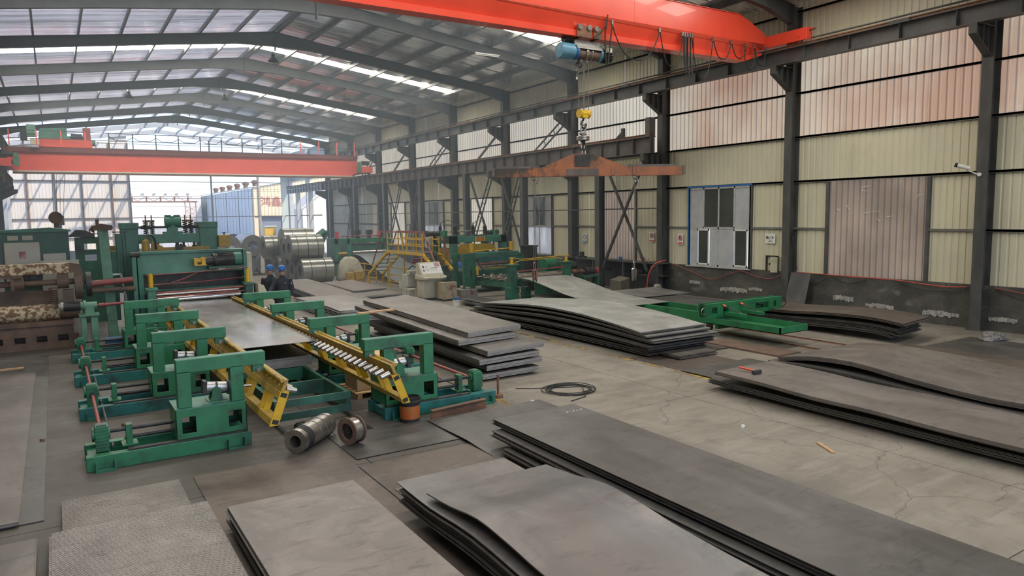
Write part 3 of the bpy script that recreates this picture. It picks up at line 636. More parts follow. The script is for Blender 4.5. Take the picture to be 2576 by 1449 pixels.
# middle: bundle stack beside the stackers
G = 'bundled stack'
BN = [(7.12, 8.42, 12.98, .86, .06), (6.84, 8.22, 12.88, .74, .03), (7.10, 8.47, 12.16, .60, .05), (6.90, 8.33, 12.14, .45, .04), (7.10, 8.44, 12.2, .30, .03), (6.88, 8.33, 12.15, .145, .015)]
for i, (a, b, y, z, tl) in enumerate(BN):
    w = .02*((i*7) % 3)
    stack(a, b, [(y, z), (y+1.4, z+.03*(1-i/6)), (y+2.8, z+.07*(1-i/6)), (y+4.4, z+.10*(1-i/6)), (y+6, z+.12*(1-i/6)+w)], 7, .013, 'plate_warm' if i < 3 else 'plate_dark', 'top sheet of the %s bundle, counted from above, beside the right stackers' % ORD[i],
          'sheet edge in the %s bundle of the bundled stack, counted from above' % ORD[i], G, gap=.002, jx=.008, jy=.015, floor=max(z-.125, 0), tilt=tl, edge=True)
# behind the stackers
stack(8.1, 9.62, [(22.7, .27), (24.5, .30), (27, .38), (30, .46), (32.6, .50)], 16, T, 'plate_warm', 'long wavy grey plate sloping up toward the coils', 'plate edge under the long wavy plate near the coils', 'long wavy stack', jx=.04, jy=.1, floor=.0, skew=.1)
stack(7.3, 9.1, [(21.5, .40), (22.6, .42), (24, .40), (26.5, .36)], 26, T, 'plate_pale', 'pale plate whose near edge overhangs behind the fourth right stacker frame', 'plate edge below the pale overhanging plate', 'pale stack', jx=.05, jy=.1, floor=.0, skew=-.1)
stack(9.9, 11.4, [(27.3, .36), (28.5, .37), (31.3, .42)], 4, T, 'plate_warm', 'grey plate on top of the small stack near the yellow stairs', 'plate edge in the top of the small stack near the yellow stairs', 'stair stack', jx=.03, jy=.05, floor=.295, skew=.3, edge=True)
stack(9.75, 11.3, [(25.9, .29), (27.4, .29), (31.0, .29)], 12, T, 'plate_warm', 'grey plate at mid height of the small stack near the yellow stairs', 'plate edge low in the small stack near the yellow stairs', 'stair stack', jx=.06, jy=.2, floor=.0, edge=True)
stack(4.2, 5.6, [(29, .13), (33, .13), (39, .13)], 9, T, 'plate_silver', 'bright silvery sheet on the floor behind the two workers', 'sheet edge under the bright sheet behind the workers', 'bright stack', jx=.05, jy=.1)
# left edge
plate(-1.9, -.30, [(9.25, .014), (14, .014), (20.9, .014)], .01, 'plate_dark', 'long dark floor plate along the left edge of the photo')
stack(-2.1, -.53, [(9.24, .055), (14, .055), (18.4, .055)], 3, T, 'plate_warm', 'warm grey plate on the floor along the left edge', 'plate edge under the warm grey plate at the left edge', 'left edge plates', jx=.03, jy=.05)
stack(-1.8, -.36, [(8.5, .11), (6.5, .11), (4, .11)], 5, T, 'plate_warm', 'pale plate in the very bottom left corner', 'plate edge under the pale corner plate', 'corner plates', jx=.02, jy=.04)
# ================================================================ STACKER FRAMES (four each side of the roll-out table)
def stacker_template():
    """left-hand stacker, local origin on the floor at x=.16 (outer end), front face y=0"""
    t = thing('stacker_frame', '', 'machine', (0, 0, 0), 'stacker frames')
    P = lambda n, b, m, **k: part(t, n, b, m, local=True, **k)
    bs = P('base_beam', MB().box(0, 2.09, 0, .14, .0, .20).box(0, 2.09, .62, .76, 0, .20).box(.02, .3, .14, .62, .02, .15).box(1.85, 2.05, .14, .62, .02, .15), 'teal', bevel=.008)
    part(bs, 'rail_strip', MB().box(.5, 2.05, .02, .12, .20, .225).box(.5, 2.05, .64, .74, .20, .225), 'dark', local=True)
    for x in (.1, 1.75):
        part(bs, 'foot_clamp', MB().box(x, x+.24, -.1, .02, 0, .03).box(x, x+.02, -.09, 0, .03, .13).box(x+.22, x+.24, -.09, 0, .03, .13), 'green2', local=True)
    bd = P('carriage_body', MB().box(1.10, 2.05, .06, .075, .225, .30).box(1.10, 2.05, .06, .075, .53, .64).box(1.10, 1.18, .06, .075, .30, .53).box(1.36, 1.80, .06, .075, .30, .53).box(1.98, 2.05, .06, .075, .30, .53)
           .box(1.10, 2.05, .685, .70, .225, .30).box(1.10, 2.05, .685, .70, .53, .64).box(1.10, 1.18, .685, .70, .30, .53).box(1.36, 1.80, .685, .70, .30, .53).box(1.98, 2.05, .685, .70, .30, .53)
           .box(1.10, 1.115, .06, .70, .225, .64).box(2.035, 2.05, .06, .70, .225, .64), 'green', bevel=.004)
    part(bd, 'deck', MB().box(1.10, 2.05, .06, .70, .64, .655), 'greenm', local=True)
    part(bd, 'inner_box', MB().box(1.4, 1.76, .12, .64, .24, .6), 'dark', local=True)
    P('post', MB().box(1.15, 1.33, .10, .28, .655, 1.17), 'green', bevel=.006); P('post', MB().box(1.86, 2.04, .10, .28, .655, 1.17), 'green', bevel=.006)
    tb = P('top_beam', MB().box(1.15, 2.36, .10, .28, 1.15, 1.335), 'green', bevel=.006)
    part(tb, 'hanger', MB().box(2.18, 2.34, .14, .24, 1.04, 1.15), 'green', local=True); part(tb, 'pin', MB().cyl((2.26, .10, 1.07), (2.26, .28, 1.07), .035), 'steel', 30, local=True)
    part(tb, 'dust_edge', MB().box(1.16, 2.35, .11, .27, 1.335, 1.338), 'greenm', local=True)
    # pneumatic cylinder on a trunnion
    cy = P('air_cylinder', MB().cyl((1.56, .36, .86), (1.84, .36, .83), .075, 18), 'alu', smooth=40)
    part(cy, 'end_cap', MB().cb((1.535, .36, .862), (.05, .19, .19), (0, .1, 0)), 'dark', local=True); part(cy, 'end_cap', MB().cb((1.865, .36, .828), (.05, .19, .19), (0, .1, 0)), 'dark', local=True)
    part(cy, 'rod', MB().cyl((1.88, .36, .826), (2.2, .36, .79), .02), 'steel', 30, local=True)
    part(cy, 'band', MB().cyl((1.68, .36, .848), (1.71, .36, .844), .082, 18), 'dark', 30, local=True)
    P('trunnion', MB().prism([(1.60, .655), (1.78, .655), (1.74, .84), (1.69, .88), (1.64, .84)], 'y', .26, .275).prism([(1.60, .655), (1.78, .655), (1.74, .84), (1.69, .88), (1.64, .84)], 'y', .445, .46).box(1.56, 1.82, .24, .48, .655, .668), 'green')
    # lead screw drive
    P('lead_screw', MB().cyl((.30, .38, .42), (1.12, .38, .42), .028, 10), 'dark', smooth=40); P('guide_rod', MB().cyl((.52, .38, .30), (1.12, .38, .30), .022, 10), 'dark', smooth=40)
    P('bearing_stand', MB().box(.50, .58, .30, .46, .22, .49).box(.44, .64, .26, .50, .2, .225), 'green', bevel=.004)
    gb = P('gearbox', MB().box(.13, .29, .27, .49, .17, .52).cyl((.09, .38, .40), (.13, .38, .40), .1, 14).cyl((.29, .38, .40), (.31, .38, .40), .07, 14), 'green', smooth=40, bevel=.006)
    for k in range(6): part(gb, 'cooling_fin', MB().box(.125, .295, .255, .27, .24+.045*k, .262+.045*k), 'green', local=True)
    part(gb, 'cap', MB().box(.15, .27, .3, .46, .52, .535), 'green2', local=True)
    return t
tmpl = stacker_template()
YF = [10.73, 13.62, 16.5, 19.36]
for k, y in enumerate(YF):
    for side in (1, -1):
        o = tmpl if (k == 0 and side == 1) else dup(tmpl)
        o.location = (.16, y, 0) if side == 1 else (6.42, y, 0)
        o.scale = (side, 1, 1)
        o['label'] = ('green stacker frame in the left row, %s' if side == 1 else 'green stacker frame in the right row, %s') % ('nearest the camera', 'second from the camera', 'third from the camera', 'farthest, by the roll-out machine')[k]
b0 = [c for c in tmpl.children if c.name.startswith('base_beam')][0]; b0.material_slots[0].link = 'OBJECT'; b0.material_slots[0].material = M['green']
bpy.context.view_layer.update()
for side, lab in ((1, 'left'), (-1, 'right')):
    x = .37 if side == 1 else 6.21
    # red cardan shafts linking the gearboxes, and a thin parallel rod
    for k in range(3):
        t = thing('drive_shaft', 'red drive shaft linking the %s and %s gearboxes of the %s stacker row' % (ORD[k], ORD[k+1], lab), 'shaft', (x, YF[k]+.5, .3), 'drive shafts')
        part(t, 'shaft', MB().cyl((x, YF[k]+.62, .36), (x, YF[k+1]+.14, .36), .028, 10), 'redpaint', 40)
        for y in (YF[k]+.5, YF[k+1]+.14): part(t, 'joint', MB().cyl((x, y, .36), (x, y+.12, .36), .045, 10), 'dark', 40)
        x2 = x+side*.13
        solo('tie_rod', MB().cyl((x2, YF[k]+.46, .18), (x2, YF[k+1]+.28, .18), .016, 8), 'girder', 'thin grey rod beside the red shaft between the %s and %s gearboxes, %s row' % (ORD[k], ORD[k+1], lab), 'rod', 'tie rods', 40)
# ---- yellow roller rails
def rail(side, x, y0, y1, label):
    t = thing('roller_rail', label, 'roller rail', (x, y0, .45), 'yellow roller rails')
    s = side                      # +1: left rail, rollers face +x
    lean = s*.17
    def bx(name, dx, z, w, h, a, b, m, **k):
        xx = x+dx
        return part(t, name, MB().prism([(xx-w/2-lean*(h/2)/.45, z-h/2), (xx+w/2-lean*(h/2)/.45, z-h/2), (xx+w/2+lean*(h/2)/.45, z+h/2), (xx-w/2+lean*(h/2)/.45, z+h/2)], 'y', a, b), m, **k)
    bx('lower_tube', -s*.10, .50, .12, .09, y0+.02, y1, 'yellowd', bevel=.004); bx('upper_tube', s*.03, .86, .12, .09, y0+.02, y1, 'yellowd', bevel=.004)
    e = bx('end_plate', -s*.035, .68, .125, .46, y0, y0+.02, 'yellow')
    for z, d in ((.86, .03), (.50, -.10)): part(e, 'tube_mouth', MB().cb((x+s*d, y0-.002, z), (.085, .01, .06), (0, s*.36, 0)), 'black')
    y = y0+.55; k = 0
    while y < y1-.3:
        bx('gusset_plate', -s*.035, .68, .10, .36, y, y+.02, 'yellow'); bx('gusset_plate', -s*.035, .68, .10, .36, y+.22, y+.24, 'yellow'); y += 1.05
    rb = bx('roller_bracket', s*.06, .985, .05, .15, y0+.03, y1, 'yellowd')
    part(t, 'guide_pipe', MB().cyl((x+s*.03, y0+.03, 1.06), (x+s*.03, y1, 1.06), .032, 8), 'yellowd', 40)
    n = int((y1-y0-.1)/.235)
    ax, ay = x+s*.09, x+s*.235
    me = MB().cyl((0, 0, 0), (s*.14, 0, -.045), .048, 14, .036).mesh('roller', (0, 0, 0), 40); fixn(me); me.materials.append(M['steel'])
    bm = MB().box(-.006, .006, -.03, .03, -.03, .03).cyl((-s*.012, 0, 0), (-s*.03, 0, 0), .018, 6).mesh('bolt_plate'); fixn(bm); bm.materials.append(M['yellow'])
    for k in range(n):
        yy = y0+.12+.235*k
        inst(t, 'roller', me, (s*.095, yy-y0, .915-.45)); inst(t, 'bolt_plate', bm, (s*.03, yy-y0, .99-.45))
rail(1, 2.50, 9.92, 21.6, 'yellow rail with conical steel rollers on the left of the roll-out table')
rail(-1, 4.26, 9.98, 21.6, 'long yellow rail with conical steel rollers on the right of the roll-out table')
# ---- sheet on the rollers
plate(2.64, 4.12, [(13.45, .955), (15, .965), (17.5, .975), (19.5, .985), (21.9, 1.0)], .006, 'sheet_roll', 'shiny sheet resting on the conical rollers of the roll-out table')
# ---- lift table below with its stack
t = thing('lift_table', 'green open-framed lift table cart between the stacker rows', 'cart', (3.3, 13.6, 0))
x0, x1 = 2.75, 4.0
part(t, 'side_beam', MB().box(x0, x0+.07, 11.42, 16.6, .10, .40), 'green2', bevel=.004); part(t, 'side_beam', MB().box(x1-.07, x1, 11.42, 16.6, .10, .40), 'green2', bevel=.004)
part(t, 'front_beam', MB().box(x0, x1, 11.38, 11.42, .29, .41), 'green2'); part(t, 'front_beam', MB().box(x0, x1, 11.38, 11.42, .08, .20), 'green2')
for y in (12.6, 13.9, 15.2): part(t, 'cross_beam', MB().box(x0+.07, x1-.07, y, y+.06, .16, .395), 'green2')
for y in (12.0, 15.8):
    for x in (x0+.035, x1-.035): part(t, 'wheel', MB().cyl((x-.03, y, .085), (x+.03, y, .085), .065, 14), 'dark', 40)
stack(2.66, 4.12, [(13.92, .60), (16, .60), (19.6, .60)], 13, .0125, 'plate_dark', 'dark sheet on top of the pile on the green lift table', 'sheet edge in the pile on the green lift table', 'lift table pile', gap=.0025, jx=.006, jy=.012, floor=.405, edge=True)
for i, x in enumerate((2.785, 3.965)):
    solo('floor_rail', MB().prism([(x-.05, 0), (x+.05, 0), (x+.05, .006), (x+.008, .01), (x+.02, .02), (x-.02, .02), (x-.008, .01), (x-.05, .006)], 'y', 9.95 if i == 0 else 10.45, 19.5), 'dark', '%s floor rail under the green lift table' % ('left' if i == 0 else 'right'), 'rail', 'lift table rails')
# ---- things lying around the table
def solo_thing(name, label, cat, loc, group=None): return thing(name, label, cat, loc, group)
t = thing('steel_roll', 'hollow ribbed steel roll lying on the floor in front of the lift table', 'roller', (3.0, 10.2, 0))
a, b = Vector((2.66, 9.93, .172)), Vector((3.30, 10.55, .172)); d = (b-a).normalized()
part(t, 'barrel', MB().tubeh(a, b, .170, .085, 28), 'steel', 40)
for k in range(5): part(t, 'rib', MB().tubeh(a+d*(.10+.03*k), a+d*(.115+.03*k), .176, .169, 28), 'dark', 40)
for q in (.45, .62, .80): part(t, 'band', MB().tubeh(a+d*q, a+d*(q+.02), .177, .169, 28), 'steel', 40)
t = thing('flanged_wheel', 'rusty flanged crane wheel standing on its rim beside the steel roll', 'wheel', (3.45, 9.86, .017))
c = Vector((3.45, 9.86, .217)); ax = Vector((.92, .38, 0)).normalized()
part(t, 'tread', MB().tubeh(c-ax*.06, c+ax*.09, .175, .12, 28), 'steel', 40); part(t, 'flange', MB().tubeh(c-ax*.085, c-ax*.06, .20, .12, 28), 'castrust', 40); part(t, 'flange', MB().tubeh(c+ax*.09, c+ax*.115, .20, .12, 28), 'castrust', 40)
part(t, 'hub', MB().cyl(c-ax*.05, c+ax*.05, .12, 24), 'dark', 40); part(t, 'hub_boss', MB().cyl(c-ax*.075, c-ax*.05, .05, 14), 'dark', 40)
t = thing('gear', 'small black toothed gear on the floor behind the steel roll', 'gear', (3.02, 10.9, 0))
gm = MB().cyl((2.94, 10.9, .085), (3.10, 10.95, .085), .06, 16)
for k in range(14):
    q = 2*pi*k/14; gm.cb((3.02, 10.925+.066*cos(q), .085+.066*sin(q)), (.14, .018, .014), (q, 0, .3))
part(t, 'toothed_rim', gm, 'black')
t = thing('bucket', 'black oil bucket with orange label under the end of the right roller rail', 'bucket', (4.66, 10.5, 0))
part(t, 'body', MB().lathe([(.0, .005), (.155, .005), (.165, .36), (.172, .40), (.158, .40), (.150, .02), (0, .02)], (4.66, 10.5, 0), n=28), 'black', 40)
part(t, 'label_band', MB().lathe([(.1585, .06), (.1645, .27)], (4.66, 10.5, 0), n=28), mk('orange_label', (.42, .10, .02), (.30, .12, .03), (.10, .06, .03), scale=8, rough=.45), 40)
part(t, 'rim', MB().lathe([(.168, .30), (.182, .31), (.185, .345), (.172, .36)], (4.66, 10.5, 0), n=28), 'black', 40)
part(t, 'bail_handle', MB().tube([(4.66+.18*cos(q), 10.5+.18*sin(q)*.6-.09, .33-.10*sin(q)) for q in [pi*k/10+pi for k in range(11)]], .004), 'dark')
t = thing('steel_beam', 'short rusty I-beam lying along the base of the nearest right stacker', 'beam', (5.55, 10.45, 0))
part(t, 'beam', MB().ibeam((4.98, 10.37, .075), (6.08, 10.52, .075), .10, .15), 'rust')
t = thing('scrap_pallet', 'timber pallet with a cardboard box behind the nearest right stacker', 'pallet', (4.9, 12.75, 0))
for x in (4.45, 4.85, 5.25): part(t, 'runner', MB().box(x, x+.09, 12.3, 13.2, 0, .09), 'wood')
for k in range(5): part(t, 'deck_board', MB().box(4.42, 5.38, 12.3+.2*k, 12.43+.2*k, .09, .11), 'wood')
t = thing('carton', 'worn cardboard carton standing on the pallet behind the roller rail', 'box', (4.85, 12.75, .11))
part(t, 'body', MB().box(4.5, 5.2, 12.45, 13.1, .11, .56), mk('cardboard', (.42, .30, .17), (.34, .24, .14), scale=4, rough=.8)); part(t, 'lid', MB().box(4.48, 5.22, 12.43, 13.12, .56, .72), mk('plywood', (.55, .38, .22), (.48, .32, .18), scale=4, rough=.7))
solo('stop_pin', MB().cyl((6.60, 10.95, 0), (6.60, 10.95, .06), .09, 14).cyl((6.60, 10.95, .06), (6.60, 10.95, .42), .022, 10), 'rust', 'rusty upright pin in a round foot at the end of the right base beam', 'pin', smooth=40)
solo('pipe_stub', MB().cyl((6.36, 11.15, .2), (6.36, 11.15, .38), .035, 12), 'rust', 'short rusty pipe stub on the nearest right base beam', 'pipe', smooth=40)
solo('valve_wheel', MB().ring((5.7, 12.6, .03), .17, .025), mk('orange_ring', (.5, .12, .03), rough=.5), 'orange ring lying on the floor behind the nearest right stacker', 'ring', smooth=40)
solo('timber', MB().bar((5.05, 13.80, 1.35), (5.85, 13.86, 1.365), .12, .03), 'wood', 'timber offcut lying on the second right stacker frame', 'timber')
t = thing('wire_coil', 'loose coil of black wire on the floor beside the bundled stack', 'wire', (7.9, 10.6, 0))
P = []; r = random.Random(3)
for k in range(170):
    q = k/24*2*pi; R = .42+.04*sin(q*.37)+r.uniform(-.01, .01); P.append((7.95+.05*sin(q*.21)+R*cos(q), 10.6+.05*cos(q*.3)+R*.95*sin(q), .012+.0035*(k/24)+.004*sin(q*1.7)))
P = [(7.2, 11.3, .01), (7.45, 11.1, .01)]+P+[(7.9, 10.05, .01), (7.5, 9.95, .01)]
part(t, 'strand', MB().tube(P, .009, 5), 'black', 60)
# ================================================================ NEAR OVERHEAD CRANE
CY = 16.28
t = thing('overhead_crane', 'bright red single-girder overhead crane near the camera, crossing the top right', 'crane', (8.9, CY, 8.1))
def gsec(x, ztop, zb): return [(CY-.28, ztop), (CY-.28, 8.70), (CY-.10, zb+.16), (CY+.10, zb+.16), (CY+.28, 8.70), (CY+.28, ztop)]
gb = MB(); secs = [(-2.4, 9.0, 8.3), (-1.2, 9.48, 8.10), (18.85, 9.48, 8.10), (19.25, 9.36, 8.10), (20.05, 9.02, 8.38)]
V = []; F = []
for x, zt, zb in secs: V += [(x, y, z) for y, z in gsec(x, zt, zb)]
for k in range(len(secs)-1):
    for i in range(6): F.append((6*k+i, 6*k+(i+1) % 6, 6*k+6+(i+1) % 6, 6*k+6+i))
F += [tuple(range(6)), tuple(range(6*len(secs)-6, 6*len(secs)))]
g = part(t, 'girder', gb.add(V, F), 'red')
for x in (1.0, 8.6, 14.4): part(g, 'weld_seam', MB().box(x-.006, x+.006, CY-.285, CY-.278, 8.70, 9.47), 'red')
part(t, 'bottom_flange', MB().prism([(-1.2, 8.10), (19.2, 8.10), (20.0, 8.36), (20.0, 8.44), (19.15, 8.26), (-1.2, 8.26)], 'y', CY-.2, CY+.2), 'red')
part(t, 'girder_top_plate', MB().box(-1.2, 18.85, CY-.31, CY+.31, 9.48, 9.50), 'red')
for sx, nm in ((20.2, 'end_carriage'), (-2.35, 'end_carriage')):
    e = part(t, nm, MB().box(sx-.14, sx+.14, 14.45, 18.1, 8.56, 8.93), 'red', bevel=.01)
    for y in (14.75, 17.8):
        part(e, 'wheel', MB().cyl((sx-.06, y, 8.66), (sx+.06, y, 8.66), .14, 20), 'steel', 40)
        part(e, 'axle_cap', MB().cyl((sx-.155, y, 8.70), (sx-.14, y, 8.70), .05, 14), 'red', 40)
    part(e, 'buffer', MB().cyl((sx, 14.25, 8.85), (sx, 14.45, 8.85), .035, 10), 'redpaint', 40)
# festoon cable
clips = [13.5, 15.29, 16.22, 16.32, 16.42, 16.52, 16.62, 17.53, 18.32, 19.01, 19.45, 20.0]
low = [7.63, 7.57, 7.5, 7.4, 7.3, 7.36, 7.34, 8.0, 8.09, 7.79, 7.97]
f = thing('festoon_cable', 'black festoon cable looping along the side of the near red crane', 'cable', (16.5, 15.93, 7.3))
for i, x in enumerate(clips): part(f, 'cable_trolley', MB().box(x-.03, x+.03, 15.9, 15.97, 8.50, 8.58).cyl((x, 15.9, 8.60), (x, 15.97, 8.60), .03, 10), 'steel')
for i in range(len(clips)-1):
    a, b = clips[i], clips[i+1]; z = low[i]; P = []
    for k in range(17):
        u = k/16; q = 1-abs(2*u-1)**(2.6 if b-a > .5 else 1.5); w = (b-a)/2*(1 if b-a > .5 else 1.0+1.2*sin(pi*u))
        P.append(((a+b)/2+(u-.5)*2*w, 15.92-(.03*i % .09), 8.5-(8.5-z)*q))
    part(f, 'cable_loop', MB().tube(P, .016, 6), 'black', 60)
part(f, 'cable_tail', MB().tube([(13.5, 15.92, 8.5), (13.44, 15.95, 7.9), (13.42, 16.0, 7.45), (13.36, 16.0, 7.4), (13.34, 16.02, 7.6), (13.30, 15.98, 8.3), (13.36, 15.97, 8.62)], .022, 6), 'black', 60)
part(f, 'cable_tail', MB().tube([(12.9, 15.98, 8.10), (13.1, 15.95, 8.22), (13.3, 15.95, 8.45), (13.36, 15.94, 8.75)], .02, 6), 'black', 60)
solo('girder_wire', MB().tube([(0, 15.985, 8.78), (13.4, 15.985, 8.66), (20, 15.985, 8.60)], .006, 5), 'wire', 'thin steel wire stretched along the near red girder', 'wire')
# ---- electric hoist
h = thing('electric_hoist', 'blue electric wire-rope hoist under the near red crane', 'hoist', (12.8, CY, 7.4))
zc = 7.72
part(h, 'gear_housing', MB().lathe([(0, 11.92), (.19, 11.93), (.215, 11.97), (.215, 12.36), (.17, 12.40), (.17, 12.5)], (0, CY, zc), 'x', 28), 'blue', 40)
dr = part(h, 'rope_drum', MB().cyl((12.5, CY, zc-.02), (13.28, CY, zc-.02), .155, 24), 'castrust', 40)
for k in range(18): part(dr, 'groove_ridge', MB().ring((12.54+.042*k, CY, zc-.02), .156, .007, 'x', 24, 4), 'castrust', 60)
for x in (12.78, 12.82, 12.97): part(dr, 'rope_guide', MB().ring((x, CY, zc-.02), .175, .014, 'x', 24, 6), 'steel', 60)
sh = MB(); n = 11; V = []
for k in range(n):
    q = radians(20+140*k/(n-1))
    for x in (12.42, 13.30): V += [(x, CY+.215*cos(q), zc+.215*sin(q)), (x, CY+.20*cos(q), zc+.20*sin(q))]
F = []
for k in range(n-1):
    i = 4*k; j = i+4; F += [(i, i+2, j+2, j), (i+1, j+1, j+3, i+3), (i, j, j+1, i+1), (i+2, i+3, j+3, j+2)]
F += [(0, 1, 3, 2), (4*n-4, 4*n-2, 4*n-1, 4*n-3)]
part(h, 'drum_cover', sh.add(V, F), 'alu', 40)
part(h, 'end_ring', MB().tubeh((13.26, CY, zc-.01), (13.34, CY, zc-.01), .20, .15, 24), 'blue', 40); part(h, 'end_ring', MB().tubeh((12.44, CY, zc-.01), (12.50, CY, zc-.01), .20, .15, 24), 'bluedeep', 40)
mo = part(h, 'motor', MB().cyl((13.34, CY, zc-.02), (13.72, CY, zc-.02), .155, 20), 'dark', 40)
for k in range(20):
    q = 2*pi*k/20; part(mo, 'cooling_fin', MB().cb((13.53, CY+.17*cos(q), zc-.02+.17*sin(q)), (.30, .012, .035), (q-pi/2, 0, 0)), 'dark')
part(h, 'terminal_box', MB().box(13.46, 13.60, CY-.24, CY-.12, zc+.05, zc+.17), 'cabinet')
for x, w in ((12.36, .5), (12.93, .30)):
    tr = part(h, 'trolley_plate', MB().prism([(x, 8.08), (x+w, 8.08), (x+w, 8.30), (x+w-.08, 8.38), (x+.08, 8.38), (x, 8.30)], 'y', CY-.255, CY-.235), 'rust')
    part(h, 'trolley_plate', MB().box(x, x+w, CY+.235, CY+.255, 8.08, 8.38), 'rust')
    for q in ((x+.08, x+w-.1) if w > .4 else (x+.08,)):
        part(tr, 'trolley_wheel', MB().cyl((q, CY-.30, 8.34), (q, CY-.15, 8.34), .075, 18), 'steel', 40)
        part(h, 'trolley_wheel', MB().cyl((q, CY+.15, 8.34), (q, CY+.30, 8.34), .075, 18), 'steel', 40)
part(h, 'hanger_plate', MB().box(12.38, 13.24, CY-.12, CY-.10, 7.88, 8.02).box(12.38, 13.24, CY+.10, CY+.12, 7.88, 8.02), 'alu')
part(h, 'tie_bolts', MB().cyl((12.5, CY-.26, 8.10), (12.5, CY+.26, 8.10), .03, 8).cyl((13.1, CY-.26, 8.10), (13.1, CY+.26, 8.10), .03, 8).cyl((12.5, CY, 7.9), (12.5, CY, 8.1), .03, 8).cyl((13.1, CY, 7.9), (13.1, CY, 8.1), .03, 8), 'dark')
part(h, 'trolley_motor', MB().cyl((12.12, CY+.05, 8.05), (12.40, CY+.05, 8.05), .11, 16).cyl((12.30, CY+.1, 8.2), (12.44, CY+.1, 8.2), .09, 14), 'black', 40)
part(h, 'sheave', MB().tubeh((12.57, CY-.03, 7.39), (12.65, CY+.03, 7.39), .085, .03, 18).box(12.58, 12.62, CY-.02, CY+.02, 7.44, 7.55), 'dark', 40)
for x, z in ((12.57, 7.50), (12.76, 7.56), (12.80, 7.56), (12.95, 7.56)): part(h, 'wire_rope', MB().cyl((x, CY, z), (x+(12.765-x)*.12, CY, 6.16), .009, 6), 'wire', 60)
part(h, 'limit_weight', MB().cyl((12.52, CY-.02, 7.40), (12.52, CY-.02, 7.05), .004, 5).cyl((12.52, CY-.02, 7.05), (12.52, CY-.02, 6.98), .03, 10), 'steel')
hb = part(h, 'hook_block', MB().cyl((12.60, CY, 6.07), (12.70, CY, 6.07), .13, 18, .09).cyl((12.70, CY, 6.07), (12.84, CY, 6.07), .09, 18).cyl((12.84, CY, 6.07), (12.94, CY, 6.07), .09, 18, .13).box(12.68, 12.86, CY-.08, CY+.08, 5.95, 6.12), 'yellow', 40)
part(hb, 'hook', MB().tube([(12.76, CY, 5.97), (12.75, CY, 5.90), (12.70, CY, 5.84), (12.68, CY, 5.76), (12.72, CY, 5.68), (12.79, CY, 5.67), (12.84, CY, 5.73), (12.84, CY, 5.80)], .032, 8), 'dark', 60)
# ---- crane scale with shackles
s = thing('crane_scale', 'round steel crane scale hung between shackles below the yellow hook block', 'crane scale', (12.74, CY, 5.0))
def shackle(par, c, w, hgt, up=True):
    sg = 1 if up else -1; P = [(c[0]-w, c[1], c[2])]+[(c[0]-w*1.15*cos(pi*k/10), c[1], c[2]+sg*(hgt-w+w*1.15*sin(pi*k/10))) for k in range(11)]+[(c[0]+w, c[1], c[2])]
    o = part(par, 'shackle', MB().tube(P, .024, 8), 'steel', 60); part(o, 'shackle_pin', MB().cyl((c[0]-w-.05, c[1], c[2]), (c[0]+w+.05, c[1], c[2]), .024, 8), 'dark', 60)
shackle(s, (12.74, CY, 5.50), .065, .26)
part(s, 'upper_lug', MB().box(12.69, 12.79, CY-.03, CY+.03, 5.44, 5.54), 'steel')
part(s, 'body', MB().lathe([(0, 5.44), (.17, 5.44), (.19, 5.42), (.19, 5.40), (.17, 5.39), (.17, 5.38), (.19, 5.37), (.19, 5.34), (.16, 5.32), (0, 5.32)], (12.74, CY, 0), 'z', 24), 'steel', 40)
part(s, 'lower_lug', MB().box(12.68, 12.80, CY-.03, CY+.03, 5.20, 5.33), 'dark')
shackle(s, (12.73, CY, 5.10), .055, .18); shackle(s, (12.74, CY-.02, 5.06), .055, .20, False)
# ---- spreader beam, turned a little on its hook
th = -.5643; c0 = Vector((12.70, CY, 4.33)); ux = Vector((cos(th), sin(th), 0)); uy = Vector((-sin(th), cos(th), 0))
b = thing('spreader_beam', 'rust-orange lifting beam hanging from the near crane hook', 'lifting beam', tuple(c0))
def sp(P, w):
    V = [c0+ux*x+uy*q+Vector((0, 0, z)) for q in (-w, w) for x, z in P]; n = len(P)
    return MB().add(V, [tuple(range(n)), tuple(range(2*n-1, n-1, -1))]+[(k, (k+1) % n, (k+1) % n+n, k+n) for k in range(n)])
part(b, 'main_beam', sp([(-2.42, 0), (2.85, 0), (2.85, .24), (-2.42, .24)], .10), 'orange')
part(b, 'apex_plate', sp([(-1.2, .24), (1.30, .24), (.28, .62), (-.25, .62)], .07), 'orange')
part(b, 'pocket', sp([(-.22, .27), (.22, .27), (.22, .60), (-.22, .60)], .085), 'dark')
part(b, 'top_strip', sp([(1.30, .24), (2.65, .24), (2.65, .31), (1.30, .31)], .05), 'girder_brown'); part(b, 'top_strip', sp([(-2.3, .24), (-1.2, .24), (-1.2, .30), (-2.3, .30)], .05), 'girder_brown')
part(b, 'centre_box', sp([(-.45, .02), (.45, .02), (.45, .20), (-.45, .20)], .115), 'girder_brown')
for x in (-2.5, -1.37, -.75, .85, 1.45, 2.85): part(b, 'lug', sp([(x-.04, .02), (x+.04, .02), (x+.04, .26), (x-.04, .26)], .125), 'orange' if abs(x) < 2.4 else 'girder_brown')
